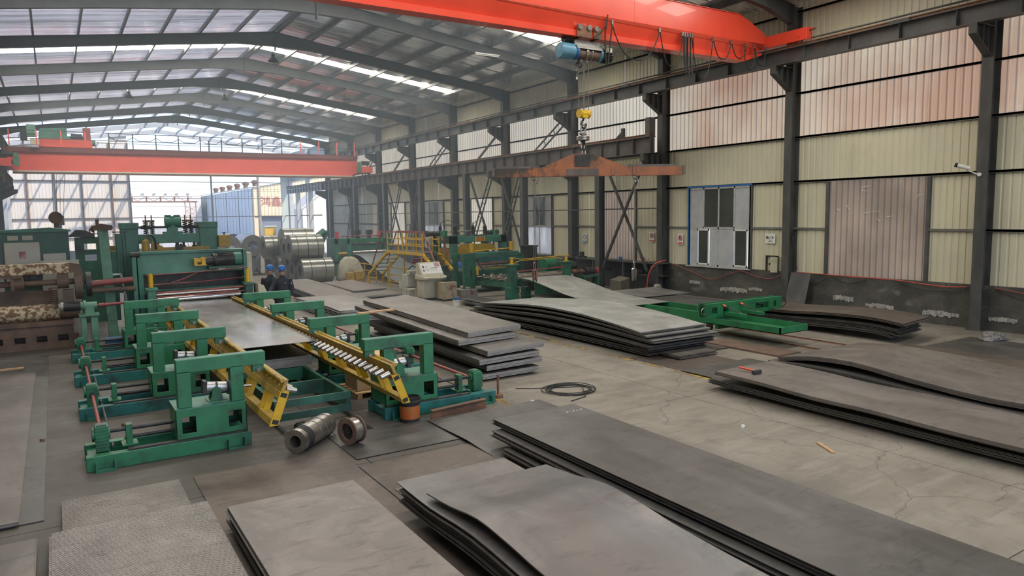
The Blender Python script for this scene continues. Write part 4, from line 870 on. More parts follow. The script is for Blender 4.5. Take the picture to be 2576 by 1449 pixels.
for i, x in enumerate((-1.37, 1.47)):
    p = c0+ux*x; q = thing('lifting_sling', ('left' if i == 0 else 'right')+' steel chain sling with plate clamp hanging from the spreader beam', 'sling', (p.x, p.y, 1.3), 'slings')
    part(q, 'shackle', MB().tube([(p.x+.05*sin(a), p.y, p.z-.03+.07*cos(a)) for a in [2*pi*k/12 for k in range(12)]], .016, 6, True), 'steel', 60)
    part(q, 'hook', MB().tube([(p.x+.10, p.y, p.z-.07), (p.x+.16, p.y, p.z-.12), (p.x+.12, p.y, p.z-.18), (p.x+.06, p.y, p.z-.15)], .018, 6), 'steel', 60)
    for k in range(2):
        part(q, 'wire_leg', MB().tube([(p.x+.04*k, p.y, p.z-.05), (p.x+.02+.03*k, p.y, 3.2), (p.x+.05*k-.02, p.y+.01, 1.9)], .008, 5), 'wire', 60)
    part(q, 'clamp_link', MB().tube([(p.x+.03*cos(a), p.y, 1.80+.12*sin(a)) for a in [2*pi*k/12 for k in range(12)]], .012, 6, True), 'steel', 60)
    part(q, 'plate_clamp', MB().prism([(p.x-.07, 1.68), (p.x-.02, 1.72), (p.x+.0, 1.45), (p.x-.05, 1.35)], 'y', p.y-.03, p.y+.03).prism([(p.x+.09, 1.68), (p.x+.03, 1.72), (p.x+.02, 1.45), (p.x+.06, 1.35)], 'y', p.y-.03, p.y+.03), 'orange' if i == 0 else 'steel')
# ================================================================ FAR OVERHEAD CRANE
FY = 52.2
t = thing('overhead_crane', 'red double-girder overhead crane in the background below the roof ridge', 'crane', (8.9, FY, 6.3))
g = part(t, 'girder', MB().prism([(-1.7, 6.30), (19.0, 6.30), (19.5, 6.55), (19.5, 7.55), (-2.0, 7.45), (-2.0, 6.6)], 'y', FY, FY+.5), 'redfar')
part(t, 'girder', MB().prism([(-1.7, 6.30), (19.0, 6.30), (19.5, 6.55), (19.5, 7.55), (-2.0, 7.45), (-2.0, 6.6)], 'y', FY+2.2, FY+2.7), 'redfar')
part(t, 'walkway_edge', MB().prism([(-2.2, 7.40), (19.5, 7.52), (19.5, 7.80), (-2.2, 7.68)], 'y', FY-.14, FY+.02), mk('walkway_red', (.20, .05, .045), (.15, .04, .035), scale=2, rough=.6))
part(t, 'lower_rail', MB().box(-1.8, 19.1, FY-.12, FY+.05, 6.22, 6.30), 'white'); part(t, 'lower_pipe', MB().box(-1.8, 19.1, FY-.16, FY-.10, 6.10, 6.22), 'rust')
for z in (8.15, 8.62): part(t, 'handrail', MB().bar((-1.9, FY-.55, z), (19.3, FY-.55, z+.05), .035, .035), 'dark')
xs_ = [-1.84, -.49, .76, 2.01]+[3.27+1.32*k for k in range(13)]
for i, x in enumerate(xs_): part(t, 'handrail_post', MB().box(x-.03, x+.03, FY-.58, FY-.52, 7.7, 8.66), 'redfar' if (i < 4 or i > 12) else 'dark')
part(t, 'festoon', MB().tube([(3.3+.33*k, FY-.4, 8.45-.22*(k % 4 in (1, 2, 3))) for k in range(48)], .02, 4), 'black')
part(t, 'fence_wire', MB().bar((-1.9, FY+3.2, 8.35), (19.3, FY+3.2, 8.4), .03, .03).bar((-1.9, FY+3.2, 8.0), (19.3, FY+3.2, 8.05), .03, .03), 'dark')
for sx, sg in ((19.75, 1), (-1.9, -1)):
    part(t, 'end_truck', MB().box(sx-.2 if sg > 0 else sx-.6, sx+.6 if sg > 0 else sx+.1, FY-.9, FY+3.6, 6.50, 6.95), 'redfar')
    for y in (FY-.6, FY+3.3): part(t, 'wheel', MB().cyl((20.05 if sg > 0 else -2.4, y, 6.52), (20.25 if sg > 0 else -2.2, y, 6.52), .14, 14), 'dark', 40)
    gx = 19.45 if sg > 0 else -1.55
    d = part(t, 'drive_gearbox', MB().prism([(gx-.14, 7.0), (gx-.18, 6.7), (gx-.1, 6.5), (gx+.12, 6.5), (gx+.16, 6.8), (gx+.12, 7.25), (gx-.1, 7.3)], 'y', FY-.75, FY-.45), 'greenl')
    part(d, 'drive_motor', MB().cyl((gx+.15*sg, FY-.6, 7.2), (gx+.7*sg, FY-.6, 7.2), .16, 14).cyl((gx+.15*sg, FY-.6, 6.75), (gx+.55*sg, FY-.6, 6.75), .13, 14), 'dark', 40)
tr = thing('crane_trolley', 'hoist trolley with green motor housings on top of the far crane', 'crane trolley', (.6, FY+1.2, 7.7))
part(tr, 'frame', MB().box(-.4, 2.4, FY+.1, FY+2.6, 7.75, 8.25), 'redfar')
part(tr, 'winch_house', MB().prism([(-.4, 8.25), (1.3, 8.25), (1.1, 8.45), (1.1, 8.95), (-.3, 8.85)], 'y', FY+.3, FY+1.8), 'greenm')
part(tr, 'control_box', MB().box(-.95, -.5, FY-.3, FY+.3, 8.30, 9.0), 'greenl'); part(tr, 'control_box', MB().box(-.8, -.35, FY-.55, FY-.2, 7.80, 8.15), 'beige')
part(tr, 'panel', MB().box(-1.3, -.95, FY+.2, FY+.6, 8.1, 8.65), 'dark')
part(tr, 'motor', MB().cyl((1.3, FY+.8, 8.45), (1.9, FY+.8, 8.45), .2, 16), 'dark', 40); part(tr, 'drum', MB().cyl((.2, FY+1.4, 8.3), (2.1, FY+1.4, 8.3), .25, 18), 'greenm', 40)
part(tr, 'mast_box', MB().box(1.95, 2.35, FY+.3, FY+.7, 8.25, 8.98), 'redpaint'); part(tr, 'brake', MB().cyl((1.9, FY+.7, 8.1), (2.6, FY+.7, 8.1), .2, 14), 'greenm', 40)
for k in range(4): part(tr, 'wire_rope', MB().cyl((.25+.22*k+.05*(k % 2), FY+1.2, 7.8), (.05+.18*k, FY+1.2, 3.5), .012, 5), 'dark')
part(tr, 'hook_block', MB().cyl((.12, FY+1.2, 3.3), (.62, FY+1.2, 3.3), .30, 16).box(.27, .47, FY+1.1, FY+1.3, 2.7, 3.1), 'dark', 40)
# ================================================================ LEFT LINE
# ---- roll-out pinch machine
t = thing('pinch_roll_machine', 'green roll-out machine with polished rollers at the far end of the roller rails', 'machine', (3.4, 22.3, 0))
def spring(par, x, y, z0, z1, R, n=7, r=.016, mat='dark'):
    P = [(x+R*cos(2*pi*q/10), y+R*sin(2*pi*q/10), z0+(z1-z0)*q/(10*n)) for q in range(10*n+1)]
    return part(par, 'spring', MB().tube(P, r, 5), mat, 60)
part(t, 'exit_roller', MB().cyl((2.30, 21.75, .88), (4.50, 21.75, .92), .085, 20), 'chrome', 40)
part(t, 'upper_roller', MB().cyl((2.30, 21.95, 1.06), (4.50, 21.95, 1.10), .075, 20), 'chrome', 40); part(t, 'guide_roller', MB().cyl((2.30, 22.15, 1.20), (4.50, 22.15, 1.22), .05, 16), 'steel', 40)
for z in (1.17, 1.29): part(t, 'red_pipe', MB().cyl((2.25, 21.7, z), (4.58, 21.7, z+.04), .022, 10), 'redpaint', 40)
for x in (2.14, 4.68):
    p = part(t, 'stand', MB().box(x-.10, x+.10, 21.6, 21.85, 0, 1.38).box(x-.15, x+.15, 21.55, 21.9, 1.38, 1.44).box(x-.13, x+.13, 21.58, 22.3, .7, .9), 'greenm', bevel=.006)
    part(p, 'air_cylinder', MB().cyl((x, 21.72, 1.45), (x, 21.72, 1.80), .06, 18).cyl((x, 21.72, 1.80), (x, 21.72, 1.83), .045, 14), 'yellow', 40)
part(t, 'housing_front', MB().prism([(22.45, 1.76), (22.52, 2.33), (22.60, 2.33), (22.60, 1.76)], 'x', 2.02, 4.72), 'greenm')
part(t, 'housing_top', MB().box(1.98, 4.76, 22.42, 23.0, 2.33, 2.39), 'greenm'); part(t, 'housing_back', MB().box(2.0, 4.75, 22.95, 23.0, .2, 2.35), 'dark')
part(t, 'cavity_floor', MB().box(2.0, 4.75, 22.35, 23.0, .75, .85).box(2.0, 4.75, 22.5, 22.6, 1.2, 1.32), 'green2')
for k in range(9): part(t, 'guide_finger', MB().box(2.45+.22*k, 2.53+.22*k, 22.2, 22.5, 1.22, 1.26), 'dark')
part(t, 'side_frame', MB().box(1.76, 1.86, 22.2, 22.9, 0, 2.36).box(1.90, 2.02, 22.3, 23.0, 0, 2.30), 'greenm'); part(t, 'side_frame', MB().box(4.70, 4.80, 22.3, 23.0, 0, 2.38), 'greenm'); part(t, 'side_cover', MB().box(4.80, 4.96, 22.4, 23.0, .8, 2.27), 'beige')
part(t, 'pivot', MB().cyl((1.72, 22.25, 2.33), (1.95, 22.25, 2.33), .08, 14), 'dark', 40)
m = part(t, 'motor', MB().cyl((3.92, 22.22, 2.10), (4.42, 22.22, 2.12), .18, 20), 'dark', 40)
for k in range(16):
    q = 2*pi*k/16; part(m, 'cooling_fin', MB().cb((4.17, 22.22+.19*cos(q), 2.11+.19*sin(q)), (.44, .012, .03), (q-pi/2, 0, 0)), 'dark')
part(m, 'fan_cowl', MB().cyl((4.42, 22.22, 2.12), (4.62, 22.22, 2.125), .185, 20), 'greenm', 40); part(m, 'flange', MB().cyl((3.62, 22.22, 2.085), (3.92, 22.22, 2.10), .12, 18).cyl((3.86, 22.22, 2.09), (3.92, 22.22, 2.10), .2, 18), 'dark', 40)
br = part(t, 'brake', MB().box(3.32, 3.40, 22.1, 22.34, 1.97, 2.17).box(3.52, 3.62, 22.1, 22.34, 1.97, 2.19).cyl((3.32, 22.22, 2.08), (3.62, 22.22, 2.08), .05, 10).bar((3.32, 22.1, 1.98), (3.64, 22.1, 1.98), .03, .03).bar((3.32, 22.1, 2.16), (3.64, 22.1, 2.16), .03, .03), 'yellow')
part(t, 'motor_bracket', MB().box(3.7, 4.65, 22.1, 22.5, 1.86, 1.92), 'green2')
part(t, 'name_plate', MB().box(4.02, 4.20, 22.44, 22.45, 1.80, 1.88), 'alu')
for a, b in (((2.05, 21.9, 1.77), (4.72, 21.9, 1.87)), ((2.05, 21.95, 1.50), (4.72, 21.95, 1.58)), ((2.6, 21.93, 1.50), (3.4, 21.93, 1.80))): part(t, 'hose', MB().tube([a, ((a[0]+b[0])/2, a[1], (a[2]+b[2])/2-.02), b], .014, 6), 'redpaint', 60)
# ---- leveller gantry behind
t = thing('leveller_gantry', 'tall green leveller gantry with springs and gear motor behind the roll-out machine', 'machine', (3.0, 24.2, 0))
for x0, x1 in ((1.67, 2.10), (3.78, 4.28)):
    part(t, 'column', MB().box(x0, x1, 23.8, 24.6, 0, 3.02), 'greenm', bevel=.008); part(t, 'column_head', MB().box(x0-.02, x1+.02, 23.75, 24.65, 3.02, 3.2), 'greenm', bevel=.008)
part(t, 'cross_beam', MB().box(2.10, 4.02, 23.85, 24.3, 2.58, 2.85), 'greenm', bevel=.006); part(t, 'cross_beam', MB().box(2.10, 3.78, 23.9, 24.5, 1.3, 1.9), 'green2')
part(t, 'shaft', MB().cyl((2.10, 24.1, 3.06), (3.78, 24.1, 3.06), .035, 10).cyl((2.2, 24.1, 3.06), (2.45, 24.1, 3.06), .055, 10).cyl((3.45, 24.1, 3.06), (3.7, 24.1, 3.06), .055, 10), 'dark', 40)
for x in (2.34, 2.50, 3.42, 3.58):
    spring(t, x, 24.1, 2.86, 3.22, .065, 6); part(t, 'spring_rod', MB().cyl((x, 24.1, 2.85), (x, 24.1, 3.42), .016, 8).cyl((x, 24.1, 3.22), (x, 24.1, 3.27), .08, 12), 'rust', 40)
gm_ = part(t, 'gear_motor', MB().box(2.92, 3.20, 23.95, 24.25, 2.85, 3.05).cyl((2.86, 24.1, 3.22), (3.30, 24.1, 3.22), .16, 18).cyl((3.06, 24.1, 3.0), (3.06, 24.1, 3.38), .12, 14).box(2.80, 3.32, 23.9, 24.3, 2.85, 2.92), 'greenm', 40)
part(gm_, 'cap', MB().cyl((2.95, 24.1, 3.36), (2.95, 24.1, 3.42), .09, 12).cyl((3.2, 24.1, 3.36), (3.2, 24.1, 3.42), .09, 12), 'greenm', 40)
part(t, 'yellow_guard', MB().box(4.28, 4.62, 23.6, 24.2, 2.42, 2.78), 'yellowd', bevel=.006); part(t, 'guard_valve', MB().cyl((4.5, 23.9, 2.78), (4.5, 23.9, 2.86), .02, 8).bar((4.43, 23.9, 2.86), (4.57, 23.9, 2.86), .02, .02), 'dark')
part(t, 'yellow_beam', MB().prism([(2.42, 2.33), (4.05, 2.33), (4.0, 2.46), (2.75, 2.46), (2.5, 2.62), (2.42, 2.62)], 'y', 23.6, 23.85), 'yellowd')
part(t, 'gas_bottle', MB().lathe([(0, 2.3), (.11, 2.3), (.11, 2.62), (.09, 2.68), (.03, 2.72), (.02, 2.78), (0, 2.78)], (2.25, 23.55, 0), 'z', 18), 'yellowd', 40)
part(t, 'black_hose', MB().tube([(2.30, 23.5, 2.82), (2.42, 23.5, 2.84), (2.50, 23.5, 2.70), (2.52, 23.5, 2.42)], .03, 6), 'black', 60)
for x in (2.6, 3.3, 3.6): part(t, 'bolt_jack', MB().cyl((x, 23.75, 2.44), (x, 23.75, 2.60), .035, 8).cyl((x, 23.75, 2.46), (x, 23.75, 2.50), .07, 8), 'dark')
part(t, 'valve_block', MB().box(3.05, 3.25, 23.5, 23.7, 2.39, 2.52).cyl((3.1, 23.6, 2.52), (3.1, 23.6, 2.60), .05, 10).cyl((3.2, 23.6, 2.50), (3.2, 23.6, 2.56), .04, 10), 'dark')
part(t, 'yellow_back_beam', MB().box(1.3, 2.1, 25.2, 25.4, 2.2, 2.5), 'yellowd'); part(t, 'back_roller', MB().cyl((1.2, 25.0, 2.0), (2.2, 25.0, 2.0), .06, 14).cyl((1.2, 25.0, 1.7), (2.2, 25.0, 1.7), .07, 14), 'chrome', 40)
part(t, 'side_plate', MB().box(1.50, 1.64, 23.5, 24.0, 1.2, 2.9).box(1.36, 1.50, 23.6, 23.9, .4, 2.4), 'green2')
part(t, 'ladder_leg', MB().bar((1.2, 23.4, 1.75), (1.35, 23.4, .6), .05, .05).bar((1.55, 23.4, 1.75), (1.7, 23.4, .6), .05, .05).bar((1.2, 23.4, 1.75), (1.55, 23.4, 1.75), .05, .05), 'alu')
# ---- post with bearing head
t = thing('bearing_post', 'leaning green post with a dark bearing head left of the leveller gantry', 'machine', (1.2, 22.8, 0))
part(t, 'post', MB().add([(1.02, 22.6, 3.02), (1.26, 22.6, 3.02), (1.26, 22.9, 3.02), (1.02, 22.9, 3.02), (1.12, 22.6, 0), (1.36, 22.6, 0), (1.36, 22.9, 0), (1.12, 22.9, 0)], [(0, 1, 2, 3), (7, 6, 5, 4), (0, 4, 5, 1), (1, 5, 6, 2), (2, 6, 7, 3), (3, 7, 4, 0)]), 'greenl')
part(t, 'bearing_head', MB().prism([(.90, 3.02), (1.34, 3.02), (1.38, 3.08), (1.36, 3.15), (1.1, 3.2), (.92, 3.14)], 'y', 22.5, 23.0).box(.98, 1.06, 22.7, 22.8, 3.15, 3.32).cyl((.86, 22.75, 3.0), (.95, 22.75, 3.12), .07, 10), 'castrust')
part(t, 'pipe', MB().bar((1.36, 22.75, 2.96), (1.72, 22.75, 2.96), .03, .03).bar((1.66, 22.7, 2.96), (1.70, 22.7, .9), .03, .03), 'dark')
# ---- uncoiler head behind
t = thing('uncoiler', 'dark green uncoiler head with slots behind the bearing post', 'machine', (.8, 27, 0))
part(t, 'frame', MB().box(.55, 1.4, 26.8, 27.4, 0, 2.0).box(.55, .8, 26.8, 27.4, 2.0, 2.75).box(1.15, 1.4, 26.8, 27.4, 2.0, 2.75).box(.8, 1.15, 26.8, 27.4, 2.2, 2.35).box(.8, 1.15, 26.8, 27.4, 2.55, 2.75), 'green2')
part(t, 'head', MB().prism([(.3, 2.78), (1.1, 2.75), (1.1, 2.85), (.85, 2.98), (.6, 3.0), (.45, 2.85)], 'y', 26.7, 27.3), 'dark')
for k in range(3): part(t, 'stud', MB().cyl((.98+.12*k, 27, 2.75), (.98+.12*k, 27, 2.98), .02, 8).cyl((.98+.12*k, 27, 2.84), (.98+.12*k, 27, 2.88), .05, 8), 'rust')
# ---- electrical cabinet
t = thing('electrical_cabinet', 'large green electrical cabinet with white doors at the left edge', 'cabinet', (-.42, 25.0, 0))
part(t, 'body', MB().box(-1.26, .36, 24.6, 25.8, 0, 2.98), mk('cabinet_green', (.02, .085, .06), (.026, .10, .072), scale=2, rough=.45))
part(t, 'roof', MB().prism([(-1.32, 2.98), (.42, 2.98), (.42, 3.03), (-.1, 3.10), (-1.32, 3.04)], 'y', 24.5, 25.9), 'greenm')
d = part(t, 'door', MB().box(-1.20, -.36, 24.52, 24.6, 1.45, 2.70), 'cabinet', bevel=.02)
part(d, 'warning_label', MB().box(-.86, -.70, 24.512, 24.52, 2.25, 2.44), mk('dull_red_label', (.28, .06, .05), (.40, .30, .28), scale=6, rough=.5)); part(d, 'handle', MB().box(-1.16, -1.14, 24.49, 24.52, 2.0, 2.1), 'black')
d = part(t, 'door', MB().box(-.30, .26, 24.52, 24.6, 1.6, 2.36), 'cabinet', bevel=.02); part(d, 'handle', MB().box(-.22, -.20, 24.49, 24.52, 2.08, 2.16), 'black'); part(d, 'hinge', MB().box(.2, .22, 24.5, 24.52, 2.05, 2.1), 'black')
for x in (-1.10, -.76):
    v = part(t, 'vent', MB().box(x, x+.25, 24.56, 24.6, 2.76, 2.89), 'cabinet')
    for k in range(4): part(v, 'louvre', MB().box(x+.02, x+.23, 24.545, 24.56, 2.775+.027*k, 2.787+.027*k), 'cabinet')
solo('exhaust_fan', MB().cyl((.08, 24.9, 3.38), (.08, 25.1, 3.38), .17, 20).box(.02, .14, 24.95, 25.05, 3.09, 3.24).tubeh((.08, 24.88, 3.38), (.08, 25.12, 3.38), .18, .17), 'castrust', 'round rusty pulley head standing on the green cabinet', 'pulley', smooth=40)
solo('grey_board', MB().box(-.35, .55, 23.6, 23.64, 0, 2.2), 'cabinet', 'grey metal panel between the cabinet and the rusty press', 'panel')
# ---- rusty press
t = thing('rusty_press', 'old rusty press with peeling cream paint at the left edge', 'machine', (-.6, 22.5, 0))
bs = part(t, 'base', MB().box(-2.2, .28, 22.0, 23.2, 0, .18).box(-2.2, .28, 22.0, 23.2, .34, .60).box(-2.2, .28, 22.4, 23.2, .18, .34), 'castrust')
for k in range(6): part(bs, 'slot_web', MB().box(-2.2+.47*k, -1.96+.47*k, 22.0, 22.4, .18, .34), 'castrust')
part(t, 'bed', MB().box(-2.2, .3, 21.95, 23.2, .60, .70), 'castrust')
part(t, 'drum', MB().cyl((-2.2, 22.4, .92), (.0, 22.4, .90), .22, 24), 'peel', 40); part(t, 'drum_end', MB().cyl((.0, 22.4, .90), (.45, 22.4, .89), .19, 20), 'castrust', 40)
part(t, 'apron', MB().prism([(-2.2, 1.05), (-.1, 1.05), (-.1, 1.45), (-.5, 1.5), (-2.2, 1.5)], 'y', 22.5, 22.55), 'castrust')
part(t, 'lower_shaft', MB().cyl((-2.2, 22.2, 1.70), (.7, 22.2, 1.70), .075, 16), 'castrust', 40)
for x in (-.85, .12): part(t, 'bearing', MB().cyl((x-.13, 22.2, 1.70), (x+.13, 22.2, 1.70), .17, 18).box(x-.12, x+.12, 22.05, 22.35, 1.70, 2.0), 'castrust', 40)
part(t, 'top_beam', MB().box(-2.2, .28, 22.0, 22.4, 1.93, 2.20), 'peel', bevel=.02); part(t, 'beam_elbow', MB().prism([(.28, 1.93), (.28, 2.20), (.52, 2.16), (.60, 1.85), (.40, 1.85), (.36, 1.95)], 'y', 22.0, 22.4), 'castrust')
fw_ = part(t, 'flywheel', MB().cyl((.38, 22.2, 1.58), (.56, 22.2, 1.58), .36, 26).cyl((.56, 22.2, 1.6), (.60, 22.2, 1.6), .12, 16), 'castrust', 40); part(t, 'pulley', MB().cyl((.64, 22.2, 1.60), (.76, 22.2, 1.60), .33, 26), 'dark', 40)
part(t, 'gear_guard', MB().cyl((-.55, 22.5, 1.83), (-.55, 22.8, 1.83), .24, 20).cyl((-.50, 22.42, 1.83), (-.50, 22.5, 1.83), .09, 14), 'dark', 40)
spring(t, -.10, 22.0, 1.05, 1.52, .085, 9, .014, 'castrust'); part(t, 'spring_cup', MB().cyl((-.10, 22.0, 1.52), (-.10, 22.0, 1.57), .11, 14), 'castrust', 40)
part(t, 'clamp_bracket', MB().box(-1.2, -.75, 21.95, 22.1, 1.86, 1.93).box(-1.0, -.92, 21.98, 22.06, 1.55, 1.9), 'castrust'); part(t, 'shaft_block', MB().box(.1, .34, 21.9, 22.3, 1.2, 1.5), 'castrust')
part(t, 'red_spindle', MB().cyl((.76, 22.2, 1.60), (1.75, 22.2, 1.66), .085, 16), 'redpaint', 40); part(t, 'dark_spindle', MB().cyl((.76, 22.2, 1.42), (1.8, 22.2, 1.42), .07, 14), 'castrust', 40)
# ---- drive motor on a stand
t = thing('drive_motor', 'grey-green gear motor on a pale green stand driving the red shaft', 'motor', (.6, 21.4, 0))
st = part(t, 'stand', MB().box(.44, .56, 21.2, 21.5, .02, .86).box(.66, .82, 21.2, 21.5, .02, .86).box(.40, .86, 21.15, 21.55, .86, .91), 'greenl', bevel=.006)
part(st, 'foot', MB().box(.36, .9, 21.1, 21.6, 0, .03), 'greenl')
mt = part(t, 'motor', MB().cyl((.08, 21.35, 1.13), (.46, 21.35, 1.12), .115, 20), 'dark', 40); part(mt, 'fan_cowl', MB().lathe([(0, -.02), (.07, -.02), (.11, .03), (.115, .08)], (.0, 21.35, 1.13), 'x', 20), 'alu', 40)
for k in range(16):
    q = 2*pi*k/16; part(mt, 'cooling_fin', MB().cb((.28, 21.35+.122*cos(q), 1.125+.122*sin(q)), (.34, .01, .02), (q-pi/2, 0, 0)), 'dark')
part(t, 'gearbox', MB().cyl((.46, 21.35, 1.12), (.82, 21.35, 1.11), .10, 18).cyl((.52, 21.35, 1.12), (.58, 21.35, 1.12), .14, 18).box(.55, .75, 21.25, 21.45, .91, 1.1), 'greenl', 40)
part(t, 'red_shaft', MB().cyl((.82, 21.35, 1.11), (1.62, 21.35, 1.13), .035, 12).cyl((.86, 21.35, 1.11), (.98, 21.35, 1.11), .055, 12).cyl((1.0, 21.35, 1.11), (1.08, 21.35, 1.11), .05, 12), 'redpaint', 40)
# ---- scrap between
t = thing('cable_heap', 'dark heap of cables and scrap on the floor beside the drive motor', 'cable')
t.location = (1.2, 20.9, 0); r = random.Random(5); mb = MB()
for k in range(9):
    c = (1.3+r.uniform(-.1, .4), 21.1+r.uniform(-.2, .3)); R = r.uniform(.1, .25)
    mb.tube([(c[0]+R*cos(q*.4+k), c[1]+R*sin(q*.4+k)*1.3, .02+.04*k*.5+.02*sin(q)) for q in range(14)], .016, 5)
part(t, 'cable', mb, 'black', 60)
solo('blue_crate', MB().box(.92, 1.3, 20.25, 20.75, .0, .3).box(.90, 1.32, 20.23, 20.77, .3, .34), mk('blue_plastic', (.03, .10, .22), rough=.5), 'blue crate on the floor under the red drive shaft', 'crate', bevel=.01)
# ---- operator desk and the bright bits beside the workers
t = thing('operator_desk', 'beige operator desk with sloped panel beside the two workers', 'control desk', (5.05, 21.6, 0))
part(t, 'cabinet', MB().prism([(4.86, 0), (5.3, 0), (5.3, .9), (5.15, 1.02), (5.02, 1.36), (4.86, 1.42)], 'y', 21.3, 21.9), 'beige', bevel=.008)
part(t, 'panel', MB().add([(5.16, 21.35, 1.0), (5.03, 21.35, 1.34), (5.03, 21.85, 1.34), (5.16, 21.85, 1.0)], [(0, 1, 2, 3)]), 'cabinet')
for k in range(5): part(t, 'button', MB().cyl((5.12-.02*(k % 2), 21.42+.09*k, 1.12+.05*(k % 2)), (5.15-.02*(k % 2), 21.42+.09*k, 1.135+.05*(k % 2)), .018, 10), ('signred', 'black', 'white', 'green', 'black')[k])
# ================================================================ RIGHT LINE
def text_mesh(s, size, depth):
    c = bpy.data.curves.new('txt', 'FONT'); c.body = s; c.size = size; c.extrude = depth; c.align_x = 'CENTER'; c.align_y = 'CENTER'
    o = bpy.data.objects.new('txt', c); COL.objects.link(o); bpy.context.view_layer.update()
    me = bpy.data.meshes.new_from_object(o.evaluated_get(bpy.context.evaluated_depsgraph_get())); bpy.data.objects.remove(o); return me
def lettering(par, s, size, loc, rot, mat, depth=.004, bold=0):
    me = text_mesh(s, size, depth); me.name = 'lettering'; me.materials.clear(); me.materials.append(M[mat] if isinstance(mat, str) else mat)
    org = Vector((0, 0, 0)); p = par
    while p is not None: org = org+Vector(p.location); p = p.parent
    return inst(par, 'lettering', me, Vector(loc)-org, (1, 1, 1), rot)
FRONT = (pi/2, 0, 0); WALLR = (pi/2, 0, -pi/2)
# ---- shear portal
t = thing('shear_machine', 'green portal shear with yellow beam and lettered name plate on the second line', 'machine', (15.2, 27.2, 0))
for x0, x1 in ((13.88, 14.14), (16.25, 16.53)):
    for y in (26.5, 28.0): part(t, 'column', MB().box(x0, x1, y, y+.28, 0, 2.42), 'greenm' if y < 27 else 'green2', bevel=.006)
    part(t, 'side_beam', MB().box(x0, x1, 26.5, 28.28, 2.10, 2.42), 'greenm'); part(t, 'side_plate', MB().box(x0+.02, x1-.02, 26.78, 28.0, 0, 1.15), 'teal')
part(t, 'yellow_slide', MB().box(13.92, 14.08, 26.85, 27.9, 1.15, 1.88), 'yellowd', bevel=.01)
part(t, 'front_beam', MB().box(14.14, 16.25, 26.5, 26.75, 2.15, 2.40), 'greenm', bevel=.006); part(t, 'rear_beam', MB().box(14.14, 16.25, 28.0, 28.25, 2.15, 2.40), 'green2')
sg = part(t, 'name_plate', MB().box(14.97, 15.45, 26.47, 26.5, 2.17, 2.36), 'yellow', bevel=.004)
lettering(sg, '宏辰', .20, (15.21, 26.464, 2.265), FRONT, 'signred')
part(t, 'yellow_beam', MB().prism([(14.16, 1.62), (16.08, 1.80), (15.85, 2.06), (14.36, 2.06), (14.16, 1.9)], 'y', 26.6, 26.9), 'yellow', bevel=.01)
part(t, 'bed', MB().box(14.14, 16.25, 26.4, 28.0, .3, .95), 'green2')
part(t, 'shaft', MB().cyl((13.9, 27.0, 2.60), (16.4, 27.0, 2.60), .025, 10), 'steel', 40)
for x, y in ((13.95, 27.7), (14.30, 27.0), (15.16, 27.0), (15.62, 26.8)):
    mb = MB(); prof = [(0, 2.40), (.12, 2.40), (.08, 2.50)]
    for k in range(7): prof += [(.10, 2.51+.045*k), (.10, 2.525+.045*k), (.06, 2.53+.045*k), (.06, 2.55+.045*k)]
    prof += [(.03, 2.86), (.012, 2.98), (0, 2.98)]
    part(t, 'spring_stack', mb.lathe(prof, (x, y, 0), 'z', 14), 'dark', 50)
part(t, 'gearbox', MB().cyl((13.65, 26.9, 2.42), (13.65, 26.9, 2.64), .2, 16), 'green', 40); part(t, 'drive_motor', MB().cyl((12.95, 26.9, 2.54), (13.5, 26.9, 2.54), .10, 14).cyl((12.88, 26.9, 2.54), (12.97, 26.9, 2.54), .13, 14), 'dark', 40)
part(t, 'gearbox', MB().cyl((16.15, 26.9, 2.42), (16.15, 26.9, 2.64), .15, 16), 'green', 40); part(t, 'drive_motor', MB().cyl((15.8, 26.9, 2.52), (16.1, 26.9, 2.52), .09, 14).cyl((16.25, 26.9, 2.54), (16.35, 26.9, 2.54), .09, 14), 'dark', 40)
for a, b in (((13.95, 27.7, 2.95), (14.30, 27.0, 2.96)), ((15.16, 27.0, 2.9), (15.62, 26.8, 2.9))): part(t, 'hose', MB().tube([a, ((a[0]+b[0])/2-.05, (a[1]+b[1])/2, 3.08), ((a[0]+b[0])/2+.1, (a[1]+b[1])/2, 3.06), b], .012, 5), 'black', 60)
part(t, 'switch_box', MB().box(13.60, 13.85, 28.3, 28.5, 1.9, 2.4), 'cabinet')
# ---- pinch unit and roller bed in front of it
t = thing('pinch_roll_unit', 'dark green pinch roll unit with yellow air cylinders in front of the portal shear', 'machine', (15.0, 25.0, 0))
part(t, 'side_plate', MB().prism([(13.60, .35), (14.10, .35), (14.12, 1.74), (13.60, 1.76)], 'y', 25.0, 25.14), 'green2', bevel=.006); part(t, 'side_plate', MB().box(16.2, 16.36, 24.9, 25.3, .3, 1.7), 'green2')
for p in ((13.72, 1.55), (13.95, 1.2), (13.75, .75)): part(t, 'bolt_head', MB().cyl((p[0], 24.97, p[1]), (p[0], 25.0, p[1]), .05, 10), 'green2', 40)
part(t, 'slot', MB().box(13.88, 13.96, 24.985, 25.0, .85, 1.1), 'black')
part(t, 'top_beam', MB().box(14.12, 16.2, 25.0, 25.2, 1.62, 1.78), 'greenm', bevel=.006); part(t, 'mid_beam', MB().box(14.12, 16.25, 24.95, 25.15, 1.42, 1.58), 'teal', bevel=.006); part(t, 'outrigger', MB().box(13.3, 13.7, 25.5, 25.65, 1.55, 1.75), 'green2')
for x, z in ((14.02, 1.80), (15.88, 1.82)): part(t, 'air_cylinder', MB().cyl((x, 25.1, z), (x, 25.1, z+.33), .09, 16).cyl((x, 25.1, z+.30), (x, 25.1, z+.36), .105, 16), 'yellow', 40)
